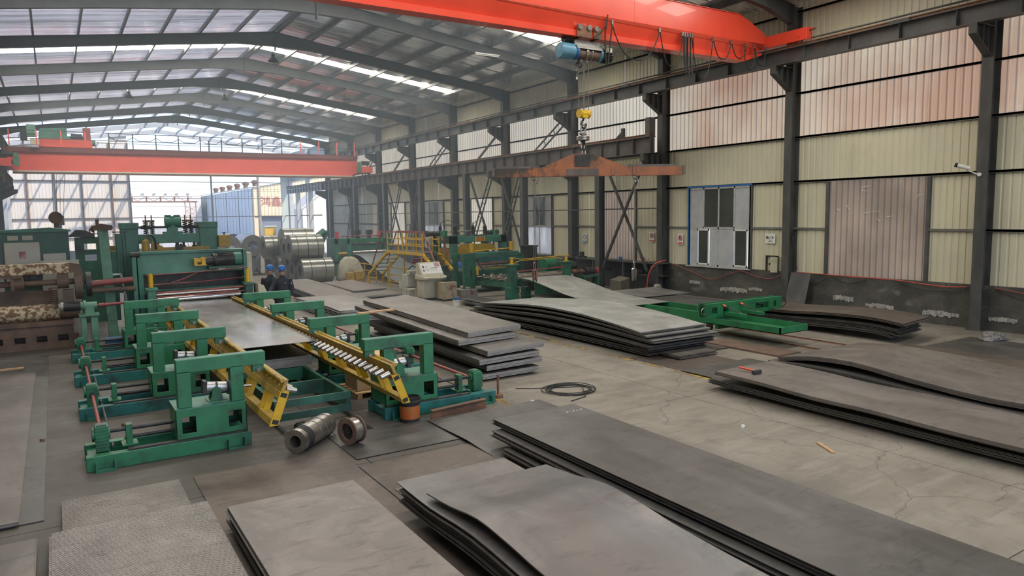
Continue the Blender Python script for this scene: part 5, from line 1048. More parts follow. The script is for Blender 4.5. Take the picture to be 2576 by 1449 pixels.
part(t, 'yellow_pipe', MB().cyl((14.1, 24.95, 1.86), (15.7, 24.95, 1.92), .02, 8).cyl((14.3, 24.9, 1.16), (15.8, 24.9, 1.16), .018, 8), 'yellow', 40)
part(t, 'red_pipe', MB().cyl((14.2, 24.9, 1.33), (15.9, 24.9, 1.40), .022, 8), 'redpaint', 40)
part(t, 'roller', MB().cyl((14.4, 25.1, 1.22), (16.2, 25.1, 1.24), .09, 18), 'steel', 40)
part(t, 'small_cylinder', MB().cyl((14.16, 24.92, .90), (14.16, 24.92, 1.25), .05, 12), 'yellow', 40)
for k in range(3): part(t, 'hose', MB().tube([(14.1+.03*k, 24.92, 1.5), (14.22+.03*k, 24.85, 1.3-.05*k), (14.35+.02*k, 24.84, 1.1), (14.28, 24.85, .92)], .012, 5), 'black', 60)
bd = part(t, 'roller_bed_side', MB().add([(14.14, 24.9, .65), (14.14, 24.9, .52), (13.82, 22.2, .82), (13.82, 22.2, .62), (14.20, 24.9, .65), (14.20, 24.9, .52), (13.88, 22.2, .82), (13.88, 22.2, .62)], [(0, 1, 3, 2), (4, 6, 7, 5), (0, 2, 6, 4), (1, 5, 7, 3), (0, 4, 5, 1), (2, 3, 7, 6)]), 'green2')
part(t, 'bed_beam', MB().box(14.1, 16.1, 24.8, 24.9, .52, .66), 'green')
for k in range(4):
    y = 24.6-.55*k; part(t, 'disc_shaft', MB().cyl((13.95, y, .86), (16.1, y, .86), .025, 10), 'steel', 40)
    for j in range(5): part(t, 'disc_roller', MB().cyl((14.2+.4*j, y, .86), (14.26+.4*j, y, .86), .10, 18), 'chrome', 40)
part(t, 'bed_frame', MB().box(16.0, 16.1, 22.2, 24.9, .6, .8), 'green2')
# ---- exit roller stand
t = thing('exit_roller_stand', 'exit roller on two dark green stands with a handwheel, second line', 'roller stand', (15.1, 22, 0))
part(t, 'roller', MB().cyl((14.12, 22.0, 1.06), (16.15, 22.0, 1.06), .085, 22), 'chrome', 40)
for x in (13.93, 16.38):
    s_ = part(t, 'stand', MB().box(x-.14, x+.14, 21.86, 22.14, .62, 1.44).box(x-.19, x+.19, 21.8, 22.2, .0, .66).box(x-.2, x+.2, 21.78, 22.22, 1.44, 1.49), 'green2', bevel=.008)
    part(s_, 'air_cylinder', MB().cyl((x, 22, 1.50), (x, 22, 1.72), .055, 14).box(x-.075, x+.075, 21.92, 22.08, 1.49, 1.52).box(x-.075, x+.075, 21.92, 22.08, 1.70, 1.73), 'yellow', 40)
hw = part(t, 'handwheel', MB().ring((14.18, 21.78, .33), .12, .012, 'y', 20), 'steel', 60); part(hw, 'spokes', MB().bar((14.06, 21.78, .33), (14.30, 21.78, .33), .012, .012).bar((14.12, 21.78, .24), (14.24, 21.78, .42), .012, .012), 'steel')
part(t, 'jack_block', MB().box(14.38, 14.62, 21.8, 22.1, .0, .64).box(14.2, 14.8, 21.7, 21.8, .28, .34), 'green2')
part(t, 'red_pipe', MB().cyl((14.0, 21.9, 1.22), (16.4, 21.9, 1.30), .022, 8), 'redpaint', 40)
for z in (1.60, 1.65): part(t, 'yellow_pipe', MB().tube([(14.05, 22, z+(.06 if z > 1.62 else -.06)), (14.3, 22, z), (15.9, 22, z+.05), (16.2, 22, z+.05+(.06 if z > 1.62 else -.06))], .014, 6), 'yellow', 60)
part(t, 'drive_motor', MB().cyl((17.35, 22, 1.06), (17.75, 22, 1.06), .12, 16).cyl((17.25, 22, 1.06), (17.37, 22, 1.06), .16, 16), 'dark', 40); part(t, 'motor_cap', MB().cyl((17.75, 22, 1.06), (17.90, 22, 1.06), .115, 16), 'redpaint', 40)
part(t, 'coupling', MB().cyl((16.5, 22, 1.08), (17.25, 22, 1.06), .045, 12).cyl((16.62, 22, 1.08), (16.85, 22, 1.08), .08, 12).cyl((17.0, 22, 1.07), (17.15, 22, 1.07), .08, 12), 'rust', 40)
part(t, 'gear_case', MB().cyl((16.55, 22.3, 1.28), (17.0, 22.3, 1.28), .16, 18), 'dark', 40)
part(t, 'motor_table', MB().box(17.1, 17.85, 21.8, 22.2, .84, .88).box(17.12, 17.17, 21.82, 22.18, 0, .84).box(17.78, 17.83, 21.82, 22.18, 0, .84), 'green2')
# ---- hydraulic group behind
t = thing('hydraulic_unit', 'green hydraulic drive unit with dark hoses behind the exit roller', 'machine', (16.9, 24, 0))
part(t, 'tank', MB().box(16.6, 17.8, 23.5, 24.5, 0, .9), 'green2', bevel=.01); part(t, 'gear_reducer', MB().cyl((16.7, 24, 1.2), (17.3, 24, 1.2), .3, 18).box(16.75, 17.25, 23.8, 24.2, .9, 1.2), 'green', 40)
for k in range(4): part(t, 'hose', MB().tube([(17.2+.1*k, 23.8, .9), (17.3+.1*k, 23.6, 1.4), (17.6+.1*k, 23.5, 1.5), (17.9+.08*k, 23.6, 1.1), (17.95, 23.7, .8)], .025, 6), 'black', 60)
solo('black_box', MB().box(17.0, 17.5, 25.6, 26.1, 0, 1.9).box(16.95, 17.55, 25.55, 26.15, 1.9, 1.95), 'dark', 'dark electrical box behind the yellow air cylinder of the pinch unit', 'cabinet')
t = thing('concrete_block', 'red-painted concrete block in front of the pinch roll unit', 'concrete block', (13.75, 25.1, 0))
part(t, 'block', MB().box(13.36, 14.14, 24.9, 25.6, 0, .36), 'concrete_block', bevel=.015); part(t, 'rubble_sack', MB().cb((13.85, 25.2, .41), (.5, .4, .10), (.05, .05, .2)), 'cloth', bevel=.04)
r = random.Random(11)
for k in range(9):
    y0 = 20.3+.16*k+r.uniform(-.1, .1); z = .015+.02*k
    solo('steel_offcut', plate_mb(12.6+r.uniform(-.15, .15), 13.55+r.uniform(-.1, .1), [(y0, z), (y0+1.3, z+.01), (y0+2.2, z)], .01, skew=r.uniform(-.3, .3)), 'plate_dark', 'long thin steel offcut in the dark pile in front of the pinch unit', 'steel offcut', 'offcut pile')
# ---- control desk, stools and bits
t = thing('control_desk', 'beige sloped control desk with diagram panel and pink note beside the portal shear', 'control desk', (12.5, 25.6, 0))
part(t, 'cabinet', MB().box(12.0, 12.95, 25.35, 26.0, .08, .86), 'beige', bevel=.01)
part(t, 'desk_top', MB().prism([(25.0, .84), (25.35, .80), (26.0, .80), (26.0, .98), (25.0, .90)], 'x', 11.92, 12.98), 'beige', bevel=.008)
pn = part(t, 'panel', MB().prism([(25.42, .94), (26.02, .94), (26.02, 1.42), (25.82, 1.46)], 'x', 11.98, 12.92), 'beige', bevel=.008)
def onpanel(u, v, w, hgt, mat, name):
    # u across, v along the slope from the bottom
    a = Vector((12.0, 25.42, .945)); sl = Vector((0, .40, .515)).normalized(); nrm = Vector((0, -.515, .40)).normalized(); p = a+Vector((u, 0, 0))+sl*v
    V = [p, p+Vector((w, 0, 0)), p+Vector((w, 0, 0))+sl*hgt, p+sl*hgt]; V = [q+nrm*.006 for q in V]+[q-nrm*.002 for q in V]
    part(pn, name, MB().add(V, [(0, 1, 2, 3), (7, 6, 5, 4), (0, 4, 5, 1), (1, 5, 6, 2), (2, 6, 7, 3), (3, 7, 4, 0)]), mat)
onpanel(.04, .10, .86, .48, 'paper', 'diagram_sheet'); onpanel(.64, .40, .22, .20, 'pinkpaper', 'note')
for u, v, w, hh in ((.08, .2, .09, .1), (.10, .36, .07, .12), (.22, .22, .14, .02), (.22, .22, .02, .22), (.22, .42, .14, .02), (.42, .24, .3, .02), (.42, .34, .32, .03), (.28, .30, .1, .02)): onpanel(u, v, w, hh, 'ink', 'print')
for k in range(7): part(t, 'button', MB().cyl((12.1+.11*k, 25.18, .90), (12.1+.11*k, 25.18, .93), .02, 10), ('green', 'ink', 'signred', 'ink', 'white', 'ink', 'green')[k])
part(t, 'caster', MB().box(12.05, 12.15, 25.4, 25.5, 0, .08).box(12.8, 12.9, 25.4, 25.5, 0, .08).box(12.05, 12.15, 25.85, 25.95, 0, .08).box(12.8, 12.9, 25.85, 25.95, 0, .08), 'black')
t = thing('tool_cabinet', 'rust-stained beige tool cabinet with a small pump on top', 'cabinet', (12.75, 24.95, 0))
part(t, 'body', MB().box(12.45, 13.05, 24.6, 25.2, .07, .72), mk('stained_beige', (.40, .34, .22), (.33, .27, .17), (.20, .08, .06), scale=4, rough=.6, s3=3, lo3=.56, hi3=.66), bevel=.008); part(t, 'foot', MB().box(12.48, 13.02, 24.63, 25.17, 0, .07), 'black')
part(t, 'pump', MB().cyl((12.85, 24.9, .72), (12.85, 24.9, .95), .06, 12).box(12.65, 12.95, 24.8, 25.0, .72, .78).box(12.80, 12.95, 24.82, 24.98, .86, .96), 'dark')
t = thing('junction_boxes', 'pair of grey junction boxes on a cabinet left of the control desk', 'cabinet', (12.1, 27, 0))
part(t, 'cabinet', MB().box(11.9, 12.6, 26.6, 27.2, 0, .92), 'cabinet'); part(t, 'box', MB().box(11.88, 12.1, 26.5, 26.7, .92, 1.12), 'cabinet', bevel=.02); part(t, 'box', MB().box(12.14, 12.38, 26.5, 26.7, .92, 1.10), 'cabinet', bevel=.02)
for x in (11.99, 12.26): part(t, 'knob', MB().cyl((x, 26.47, 1.0), (x, 26.5, 1.0), .03, 10), 'ink', 40)
part(t, 'cables', MB().tube([(12.0, 26.8, 1.12), (12.2, 26.9, 1.25), (12.5, 26.8, 1.18), (12.7, 26.7, 1.2)], .03, 6), 'black', 60)
def stool(x, y, hgt, top, label):
    s_ = thing('stool', label, 'stool', (x, y, 0), 'stools')
    part(s_, 'seat', MB().box(x-.17, x+.17, y-.13, y+.13, hgt, hgt+.03), top, bevel=.006)
    for a in (-1, 1):
        for b in (-1, 1): part(s_, 'leg', MB().bar((x+a*.17, y+b*.13, 0), (x+a*.14, y+b*.10, hgt), .025, .025), 'beige')
    part(s_, 'stretcher', MB().bar((x-.15, y-.12, .15), (x+.15, y-.12, .15), .02, .02), 'beige'); part(s_, 'stretcher', MB().bar((x-.15, y+.12, .15), (x+.15, y+.12, .15), .02, .02), 'beige')
    part(s_, 'stretcher', MB().bar((x-.16, y-.12, .22), (x-.16, y+.12, .22), .02, .02), 'beige'); part(s_, 'stretcher', MB().bar((x+.16, y-.12, .22), (x+.16, y+.12, .22), .02, .02), 'beige')
stool(11.55, 25.6, .44, 'beige', 'pale yellow-topped stool in front of the control desk'); stool(11.85, 26.2, .46, 'girder', 'grey-topped stool just behind the pale yellow stool')
t = thing('paint_bucket', 'white paint bucket with blue band on the aisle floor', 'bucket', (12.15, 22.95, 0))
part(t, 'body', MB().lathe([(0, .003), (.13, .003), (.14, .36), (.13, .36), (.12, .01), (0, .01)], (12.15, 22.95, 0), n=22), 'white', 40); part(t, 'blue_band', MB().lathe([(.1395, .25), (.142, .34)], (12.15, 22.95, 0), n=22), 'bluedeep', 40); part(t, 'rust_rim', MB().lathe([(.125, .345), (.145, .35), (.145, .375), (.13, .375)], (12.15, 22.95, 0), n=22), 'rust', 40); part(t, 'paint', MB().cyl((12.15, 22.95, .32), (12.15, 22.95, .33), .125, 20), 'rust')
part(t, 'handle', MB().tube([(12.15+.145*cos(q), 22.95-.06+.1*sin(q), .30+.12*sin(q)) for q in [pi+pi*k/10 for k in range(11)]], .004, 5), 'dark', 60)
solo('paper_scrap', MB().cb((11.45, 22.95, .004), (.28, .12, .006), (0, 0, -.2)), 'paper', 'white paper scrap on the aisle floor', 'paper')
t = thing('white_bucket', 'stacked white buckets below the yellow railing', 'bucket', (13.3, 30.3, 0))
for k in range(2): part(t, 'bucket', MB().lathe([(.15, .18*k), (.18, .28+.18*k), (.19, .28+.18*k), (.16, .18*k)], (13.3, 30.3, 0), n=18), 'white', 40)
part(t, 'lid', MB().cyl((13.3, 30.3, 0), (13.3, 30.3, .02), .15, 16), 'white')
# ---- yellow stair bridge along the line
t = thing('stair_bridge', 'yellow stair bridge with red handrails over the second line', 'stairs', (13.35, 29.8, 0))
PZ = 1.72
part(t, 'deck', MB().box(13.0, 13.75, 27.5, 31.2, PZ-.05, PZ), 'girder')
def rod(name, a, b, m='yellow', w=.045): part(t, name, MB().bar(a, b, w, w), m)
for x in (13.0, 13.75):
    rod('deck_beam', (x, 27.45, PZ-.06), (x, 31.25, PZ-.06), 'yellow', .12)
    rod('stringer', (x, 31.2, PZ-.05), (x, 33.7, .45), 'yellow', .11); rod('stringer_foot', (x, 33.7, .47), (x, 33.72, 0), 'yellow', .10)
    rod('stringer', (x, 27.5, PZ-.05), (x, 26.3, 1.05), 'yellow', .11)
    rod('handrail', (x, 27.4, PZ+.85), (x, 31.9, PZ+.85), 'redpaint', .05); rod('stair_rail', (x, 31.9, PZ+.85), (x, 33.2, .95), 'redpaint', .045); rod('stair_rail', (x, 27.4, PZ+.85), (x, 26.3, 1.3), 'redpaint', .045)
    for z in (.28, .56): rod('mid_rail', (x, 27.4, PZ+z), (x, 31.3, PZ+z))
    for y in (27.45, 28.1, 29.1, 30.0, 31.25): rod('baluster', (x, y, PZ), (x, y, PZ+.85))
    rod('leg', (x, 31.1, 0), (x, 31.1, PZ)); rod('leg', (x, 27.6, 0), (x, 27.6, PZ))
for k in range(6): part(t, 'step', MB().box(13.02, 13.73, 31.45+.40*k, 31.70+.40*k, 1.46-.21*k, 1.49-.21*k), 'girder')
for k in range(3): part(t, 'step', MB().box(13.02, 13.73, 26.5+.35*k, 26.75+.35*k, 1.20+.2*k, 1.23+.2*k), 'girder')
t = thing('pit_railing', 'yellow three-bar railing in front of the sagging sheet loop', 'railing', (13.45, 31, 0))
for z in (.85, .52, .2): part(t, 'bar', MB().bar((13.45, 28.4, z), (13.45, 32.4, z), .045, .045), 'yellow')
for y in (28.4, 30.2, 32.4): part(t, 'post', MB().bar((13.45, y, 0), (13.45, y, .9), .045, .045), 'yellow')
t = thing('pit_railing', 'yellow railing beside the coils behind the canvas-covered heap', 'railing', (13.5, 36, 0))
for z in (.85, .52, .2): part(t, 'bar', MB().bar((13.5, 34.0, z), (13.5, 37.2, z), .045, .045), 'yellow')
for y in (34.0, 35.6, 37.2): part(t, 'post', MB().bar((13.5, y, 0), (13.5, y, .9), .045, .045), 'yellow')
plate(13.9, 16.0, [(38.5, 1.22), (37.6, 1.20), (36.6, 1.02), (35.2, .62), (33.6, .25), (31.8, .10), (29.0, .12)], .012, mk('loop_sheet', (.30, .34, .36), (.25, .28, .30), scale=1.2, rough=.3, metal=.6), 'sheet sagging in a loop under the yellow stair bridge')
solo('pit_bin', MB().box(14.2, 15.2, 28.6, 29.2, .14, 1.2).box(14.1, 15.3, 28.55, 29.25, 1.2, 1.25), 'green2', 'dark green bin under the far side of the stair bridge', 'bin', bevel=.01)
# ---- leveller of the second line, behind
t = thing('sheet_leveller', 'green sheet leveller with orange roll ends behind the stair bridge', 'machine', (14.6, 39.2, 0))
part(t, 'end_frame', MB().box(13.1, 13.95, 38.9, 39.0, 1.75, 2.08).box(13.1, 13.28, 38.9, 40.4, .7, 2.08).box(13.78, 14.02, 38.9, 40.4, .7, 2.08).box(13.1, 14.02, 38.9, 40.4, 0, .8), 'greenm', bevel=.01)
part(t, 'top_beam', MB().box(14.02, 16.2, 39.0, 40.2, 1.82, 2.06), 'green', bevel=.01); part(t, 'end_frame', MB().box(16.0, 16.4, 38.9, 40.4, 0, 2.06), 'green2')
part(t, 'lower_beam', MB().box(14.02, 16.0, 39.3, 40.0, 1.3, 1.7), 'greenm'); part(t, 'exit_roller', MB().cyl((14.0, 38.7, 1.28), (16.0, 38.7, 1.28), .12, 20), 'chrome', 40); part(t, 'under_frame', MB().box(14.0, 16.0, 39.2, 40.2, .1, 1.1), 'dark')
for j in range(2):
    for k in range(4): part(t, 'roll_end', MB().cyl((13.33+.12*k, 38.86, 1.18-.25*j), (13.33+.12*k, 38.98, 1.28-.25*j), .075, 12), 'yellowd' if j == 0 else 'green2', 40)
for x in (14.6, 15.3): part(t, 'motor', MB().box(x-.16, x+.16, 39.3, 39.6, 2.28, 2.52).cyl((x, 39.45, 2.06), (x, 39.45, 2.3), .12, 12), 'dark')
part(t, 'red_shaft', MB().cyl((13.6, 39.3, 2.18), (15.9, 39.3, 2.18), .035, 10), 'redpaint', 40)
for x in (13.45, 15.95): part(t, 'red_cap', MB().cyl((x, 39.6, 2.06), (x, 39.6, 2.45), .10, 14), 'signred', 40)
part(t, 'coil_car_arm', MB().cb((12.75, 40, 1.9), (.14, .3, 1.4), (0, .5, 0)).cyl((12.5, 40, 2.2), (12.9, 40, 2.5), .2, 14), 'green2')
t = thing('blue_motor_group', 'blue motor group on a grey frame under the stair bridge end', 'motor', (15.6, 31, 0))
part(t, 'frame', MB().box(14.9, 16.6, 30.6, 31.6, .3, .42).box(14.9, 15.0, 30.6, 31.6, 0, .3).box(16.5, 16.6, 30.6, 31.6, 0, .3), 'girder'); part(t, 'motor', MB().cyl((15.6, 30.8, .75), (16.5, 30.8, .75), .3, 18), 'bluedeep', 40); part(t, 'green_post', MB().box(15.0, 15.3, 30.6, 30.9, .42, 1.6), 'green'); part(t, 'gearbox', MB().box(15.9, 16.6, 31.0, 31.5, .42, 1.3), 'teal', bevel=.03)
part(t, 'red_spindle', MB().cyl((14.1, 30.9, 1.25), (15.0, 30.9, 1.25), .05, 12).cyl((14.1, 31.0, 1.1), (15.0, 31.0, 1.1), .05, 12), 'redpaint', 40)
# ---- canvas-covered heap
def heap(name, c, s, mat, label, cat, seed, kind=None, n=14, m=9):
    r = random.Random(seed); V = []; F = []
    for i in range(m):
        for k in range(n):
            q = 2*pi*k/n; a = i/(m-1); rad = cos(a*pi/2)**.7*(1+.14*sin(3*q+seed)+r.uniform(-.07, .07)); V.append((c[0]+s[0]*rad*cos(q), c[1]+s[1]*rad*sin(q), c[2]+s[2]*max(0, (sin(a*pi/2)+r.uniform(-.06, .06)*(0 < i < m-1)))))
    for i in range(m-1):
        for k in range(n): F.append((i*n+k, i*n+(k+1) % n, (i+1)*n+(k+1) % n, (i+1)*n+k))
    F.append(tuple(range(n)))
    o = solo(name, MB().add(V, F), mat, label, cat, smooth=60); b = o.modifiers.new('s', 'SUBSURF'); b.levels = 1; b.render_levels = 2; return o
heap('canvas_heap', (12.65, 35.6, 0), (.72, .7, 1.25), 'cloth', 'heap covered with dusty cream canvas beside the coils', 'cover', 3)
solo('yellow_crate', MB().box(12.6, 13.05, 34.5, 34.85, .12, .55).box(12.2, 12.55, 34.5, 34.85, .1, .5).box(12.15, 13.1, 34.45, 34.9, 0, .1), 'yellowd', 'yellow machine box at the foot of the canvas heap', 'box')
# ---- green carriage on floor rails
t = thing('plate_carriage', 'bright green plate carriage with a pan and cross beam near the wall', 'cart', (15.8, 13.4, 0))
part(t, 'cross_beam', MB().box(14.55, 17.65, 13.3, 13.42, .45, .56).box(14.55, 17.65, 13.3, 13.42, .72, .83).box(14.55, 14.75, 13.3, 13.42, .56, .72).box(15.4, 16.5, 13.3, 13.42, .56, .72).box(17.4, 17.65, 13.3, 13.42, .56, .72), 'cart', bevel=.004)
part(t, 'beam_back', MB().box(14.55, 17.65, 13.56, 13.6, .45, .83), 'cart')
for x in (14.95, 17.05): part(t, 'slider', MB().box(x, x+.2, 13.27, 13.5, .50, .74), 'cart'); part(t, 'slide_rod', MB().cyl((x-.2, 13.48, .64), (x+.5, 13.48, .64), .03, 10), 'dark', 40)
part(t, 'long_frame', MB().box(15.1, 15.2, 13.6, 17.2, .2, .5).box(16.1, 16.2, 13.6, 17.2, .2, .5).box(15.1, 16.2, 13.4, 13.5, .1, .45), 'cart')
part(t, 'pan', MB().box(14.5, 14.53, 10.95, 13.3, .34, .5).box(15.55, 15.58, 10.95, 13.3, .34, .5).box(14.5, 15.58, 10.95, 10.98, .34, .5).box(14.5, 15.58, 10.95, 13.3, .34, .355), 'cart')
for x in (15.2, 15.9): part(t, 'arm', MB().box(x, x+.12, 12.6, 13.3, .5, .58), 'cart'); part(t, 'lever', MB().bar((x-.05, 13.25, .76), (x+.15, 12.75, .56), .025, .025), 'steel'); part(t, 'lever_tip', MB().cyl((x-.06, 13.27, .77), (x-.03, 13.2, .74), .03, 8), mk('orange_tip', (.7, .12, .03), rough=.5))
for x in (15.1, 16.1):
    for y in (13.7, 16.5): part(t, 'wheel', MB().cyl((x-.04, y, .13), (x+.04, y, .13), .10, 16), 'dark', 40)
part(t, 'loop_handle', MB().ring((14.5, 13.36, .64), .09, .012, 'y', 16), 'steel', 60); part(t, 'hose', MB().tube([(17.6, 13.35, .8), (17.8, 13.3, .75), (17.85, 13.3, .6), (17.7, 13.35, .5)], .015, 6), 'black', 60)
for i, x in enumerate((15.1, 16.1)): solo('floor_rail', MB().prism([(x-.06, 0), (x+.06, 0), (x+.06, .008), (x+.01, .014), (x+.02, .03), (x-.02, .03), (x-.01, .014), (x-.06, .008)], 'y', 9.6, 17.5), 'rust', ('left' if i == 0 else 'right')+' rusty floor rail under the green plate carriage', 'rail', 'carriage rails')
solo('rail_sleeper', MB().box(13.6, 14.4, 10.3, 12.6, .0, .04), 'castrust', 'rusty steel strip on the floor beside the carriage rails', 'steel strip')
# ---- hammer
t = thing('sledge_hammer', 'red-handled sledge hammer lying on the purplish plate', 'hammer', (10.5, 8.55, .39))
part(t, 'head', MB().cb((10.43, 8.35, .435), (.20, .065, .065), (0, 0, -.1)), 'dark', bevel=.012); part(t, 'handle', MB().cyl((10.44, 8.38, .44), (10.40, 8.72, .46), .02, 10), mk('hammer_red', (.6, .07, .03), rough=.4), 40)
# ================================================================ COILS
def coil(c, r, L, axis, label, mat='coil', group='steel coils', bands=2, hole=.27):
    c = Vector(c); u = Vector((1, 0, 0)) if axis == 'x' else Vector((0, 1, 0)); a = c-u*L/2; b = c+u*L/2
    t = thing('steel_coil', label, 'steel coil', (c.x, c.y, c.z-r), group)
    m = MB().tubeh(a, b, r, hole, 40); o = part(t, 'wound_sheet', m, mat, 40); o.data.materials.append(M['coilside'])
    for p in o.data.polygons:
        if abs(p.normal.dot(u)) > .9: p.material_index = 1
    for k in range(bands): q = a+u*L*(k+.6)/(bands+.2); part(t, 'strap', MB().tubeh(q-u*.016, q+u*.016, r+.004, r-.002, 40), 'dark', 40)
    return t
low_ = ['nearest', 'second', 'third', 'fourth']
for k in range(4): coil((10.95-.05*k, 35.7+1.28*k, .63), .63, 1.55, 'x', 'grey steel coil in the lower row of the indoor coil pile, %s one' % low_[k])
for k, (y, r, dx) in enumerate(((36.34, .66, 0), (37.62, .60, .1), (38.95, .80, .35), (40.3, .62, -.3))): coil((10.65+dx, y, .63+sqrt(max((.63+r)**2-.64**2, .1))), r, 1.6, 'x', 'grey steel coil on the upper row of the indoor coil pile, %s one' % low_[k], bands=3 if k == 0 else 2)
OC = [(10.35, 43.6, .62), (9.08, 43.4, .62), (7.8, 43.5, .62), (6.5, 43.6, .62), (9.72, 44.1, 1.69), (8.42, 44.0, 1.69), (10.6, 46.2, .62), (9.3, 46.1, .62), (8.0, 46.3, .62), (9.95, 46.5, 1.69), (10.3, 48.6, .62), (9.0, 48.5, .62), (9.6, 48.8, 1.69), (8.6, 51.0, .62), (10.0, 51, .62)]
LB = ['lower front row, rightmost', 'lower front row, second from right', 'lower front row, third from right', 'lower front row, leftmost', 'upper front row, right', 'upper front row, left', 'lower second row, right', 'lower second row, middle', 'lower second row, left', 'upper second row', 'lower third row, right', 'lower third row, left', 'upper third row', 'last row, left', 'last row, right']
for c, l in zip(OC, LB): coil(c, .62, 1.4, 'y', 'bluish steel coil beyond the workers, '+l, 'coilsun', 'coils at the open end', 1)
o = heap('rag', (10.1, 42.86, .05), (.14, .10, 1.1), 'white', 'white rag heaped against the front of an outdoor coil', 'rag', 5)
# ================================================================ PEOPLE
def person(loc, rz, label, reach, look, glasses):
    """one continuous body, remeshed; clothes, hair and helmet are children"""
    t = thing('person', label, 'person', loc, 'workers', rz)
    def ell(mb, P, n=14):
        V = []; F = []
        for (x, y, z, a, b) in P: V += [(x+a*cos(2*pi*k/n), y+b*sin(2*pi*k/n), z) for k in range(n)]
        for i in range(len(P)-1): F += [(i*n+k, i*n+(k+1) % n, (i+1)*n+(k+1) % n, (i+1)*n+k) for k in range(n)]
        F += [tuple(range(n))[::-1], tuple(range((len(P)-1)*n, len(P)*n))]; mb.add(V, F)
    def limb(mb, P, R, n=10):
        for i in range(len(P)-1):
            mb.cyl(P[i], P[i+1], R[i], n, R[i+1])
            mb.lathe([(R[i+1]*sin(q), -R[i+1]*cos(q)) for q in [pi*j/8 for j in range(9)]], P[i+1], 'z', n)
    # joints; the figure faces -y
    sh = [(-.20, .0, 1.42), (.20, .0, 1.42)]
    arm0 = [sh[0], (-.30, -.10, 1.16), (-.38, -.36, 1.03)] if reach else [sh[0], (-.27, .02, 1.14), (-.25, -.10, .90)]
    arm1 = [sh[1], (.27, .02, 1.14), (.26, -.08, .90)]
    body = MB()
    hx = MB()
    ell(body, [(0, .0, .86, .15, .10), (0, 0, .98, .16, .11), (0, 0, 1.10, .145, .10), (0, -.01, 1.28, .165, .115), (0, 0, 1.40, .17, .095), (0, 0, 1.45, .09, .07), (0, -.01, 1.50, .058, .058), (0, -.02, 1.54, .056, .058)])
    ell(body, [(0, -.03, 1.53, .05, .06), (0, -.035, 1.56, .066, .085), (0, -.03, 1.62, .076, .098), (0, -.02, 1.68, .080, .102), (0, -.01, 1.73, .074, .094), (0, 0, 1.765, .045, .055)])
    ell(body, [(0, -.128, 1.615, .018, .018), (0, -.134, 1.63, .016, .016), (0, -.125, 1.66, .010, .012)], 8)      # nose
    for s in (-1, 1):
        ell(body, [(s*.080, .0, 1.62, .012, .02), (s*.086, .005, 1.65, .012, .024), (s*.082, .005, 1.68, .01, .018)], 8)   # ears
        limb(body, [(s*.09, 0, .88), (s*.10, -.02, .48), (s*.10, .02, .08)], [.088, .062, .045])
        body.cb((s*.10, -.05, .035), (.085, .25, .07))
    for A, s in ((arm0, -1), (arm1, 1)):
        limb(body, A, [.055, .043, .033])
        w = Vector(A[2]); d = (w-Vector(A[1])).normalized(); x = d.cross(Vector((0, 0, 1))).normalized(); p = w+d*.05
        body.cyl(w, w+d*.095, .036, 10, .040)
        for j in range(4):
            b0 = w+d*.09+x*(-.03+.02*j); l_ = (.055, .065, .06, .048)[j]; b1 = b0+d*l_*.6-Vector((0, 0, .012)); body.cyl(b0, b1, .0095, 6); body.cyl(b1, b1+d*l_*.5-Vector((0, 0, .02)), .0085, 6)
        q0 = w+d*.03-x*.03*s; q1 = q0+d*.04-x*.025*s; body.cyl(q0, q1, .011, 6); body.cyl(q1, q1+d*.03, .010, 6)
    o = part(t, 'body', body, 'skin', local=True); m = o.modifiers.new('r', 'REMESH'); m.mode = 'VOXEL'; m.voxel_size = .009; m.use_smooth_shade = True; s_ = o.modifiers.new('s', 'SMOOTH'); s_.iterations = 3
    jk = MB()
    ell(jk, [(0, 0, .76, .185, .135), (0, 0, .80, .19, .14), (0, 0, 1.0, .185, .135), (0, 0, 1.2, .185, .135), (0, -.01, 1.32, .20, .135), (0, 0, 1.41, .195, .115), (0, 0, 1.47, .10, .085), (0, -.01, 1.525, .078, .078)])
    for A in (arm0, arm1): limb(jk, [A[0], A[1], tuple(Vector(A[2])-(Vector(A[2])-Vector(A[1])).normalized()*.02)], [.082, .070, .055])
    j = part(t, 'jacket', jk, 'jacket', local=True); m = j.modifiers.new('r', 'REMESH'); m.mode = 'VOXEL'; m.voxel_size = .011; m.use_smooth_shade = True; s_ = j.modifiers.new('s', 'SMOOTH'); s_.iterations = 4
    tr = MB(); ell(tr, [(0, 0, .78, .175, .125), (0, 0, .90, .18, .13), (0, 0, 1.0, .17, .12)])
    for s in (-1, 1): limb(tr, [(s*.09, 0, .84), (s*.10, -.02, .46), (s*.10, .02, .09)], [.105, .085, .075])
    j = part(t, 'trousers', tr, 'jacket', local=True); m = j.modifiers.new('r', 'REMESH'); m.mode = 'VOXEL'; m.voxel_size = .012; m.use_smooth_shade = True
    for s in (-1, 1): part(t, 'shoe', MB().cb((s*.10, -.055, .04), (.10, .28, .08)), 'black', local=True, bevel=.03)
    part(t, 'hair', MB().lathe([(.088, 1.69), (.092, 1.665), (.09, 1.64), (.07, 1.60), (.065, 1.60), (.08, 1.68)], (0, .022, 0), 'z', 18), 'hair', 60, local=True)
    hm = part(t, 'helmet', MB().lathe([(.118, 1.695), (.122, 1.70), (.120, 1.74), (.108, 1.785), (.085, 1.82), (.05, 1.842), (0, 1.85)], (0, 0, 0), 'z', 24), 'helmet', 60, local=True)
    part(hm, 'brim', MB().add([(.125*cos(q)*1.0, .125*sin(q), 1.70) for q in [2*pi*k/24 for k in range(24)]]+[(.137*cos(q), .137*sin(q)-(.055 if sin(q) < 0 else 0)*abs(sin(q)), 1.69) for q in [2*pi*k/24 for k in range(24)]], [(k, (k+1) % 24, (k+1) % 24+24, k+24) for k in range(24)]), 'helmet', 60, local=True)
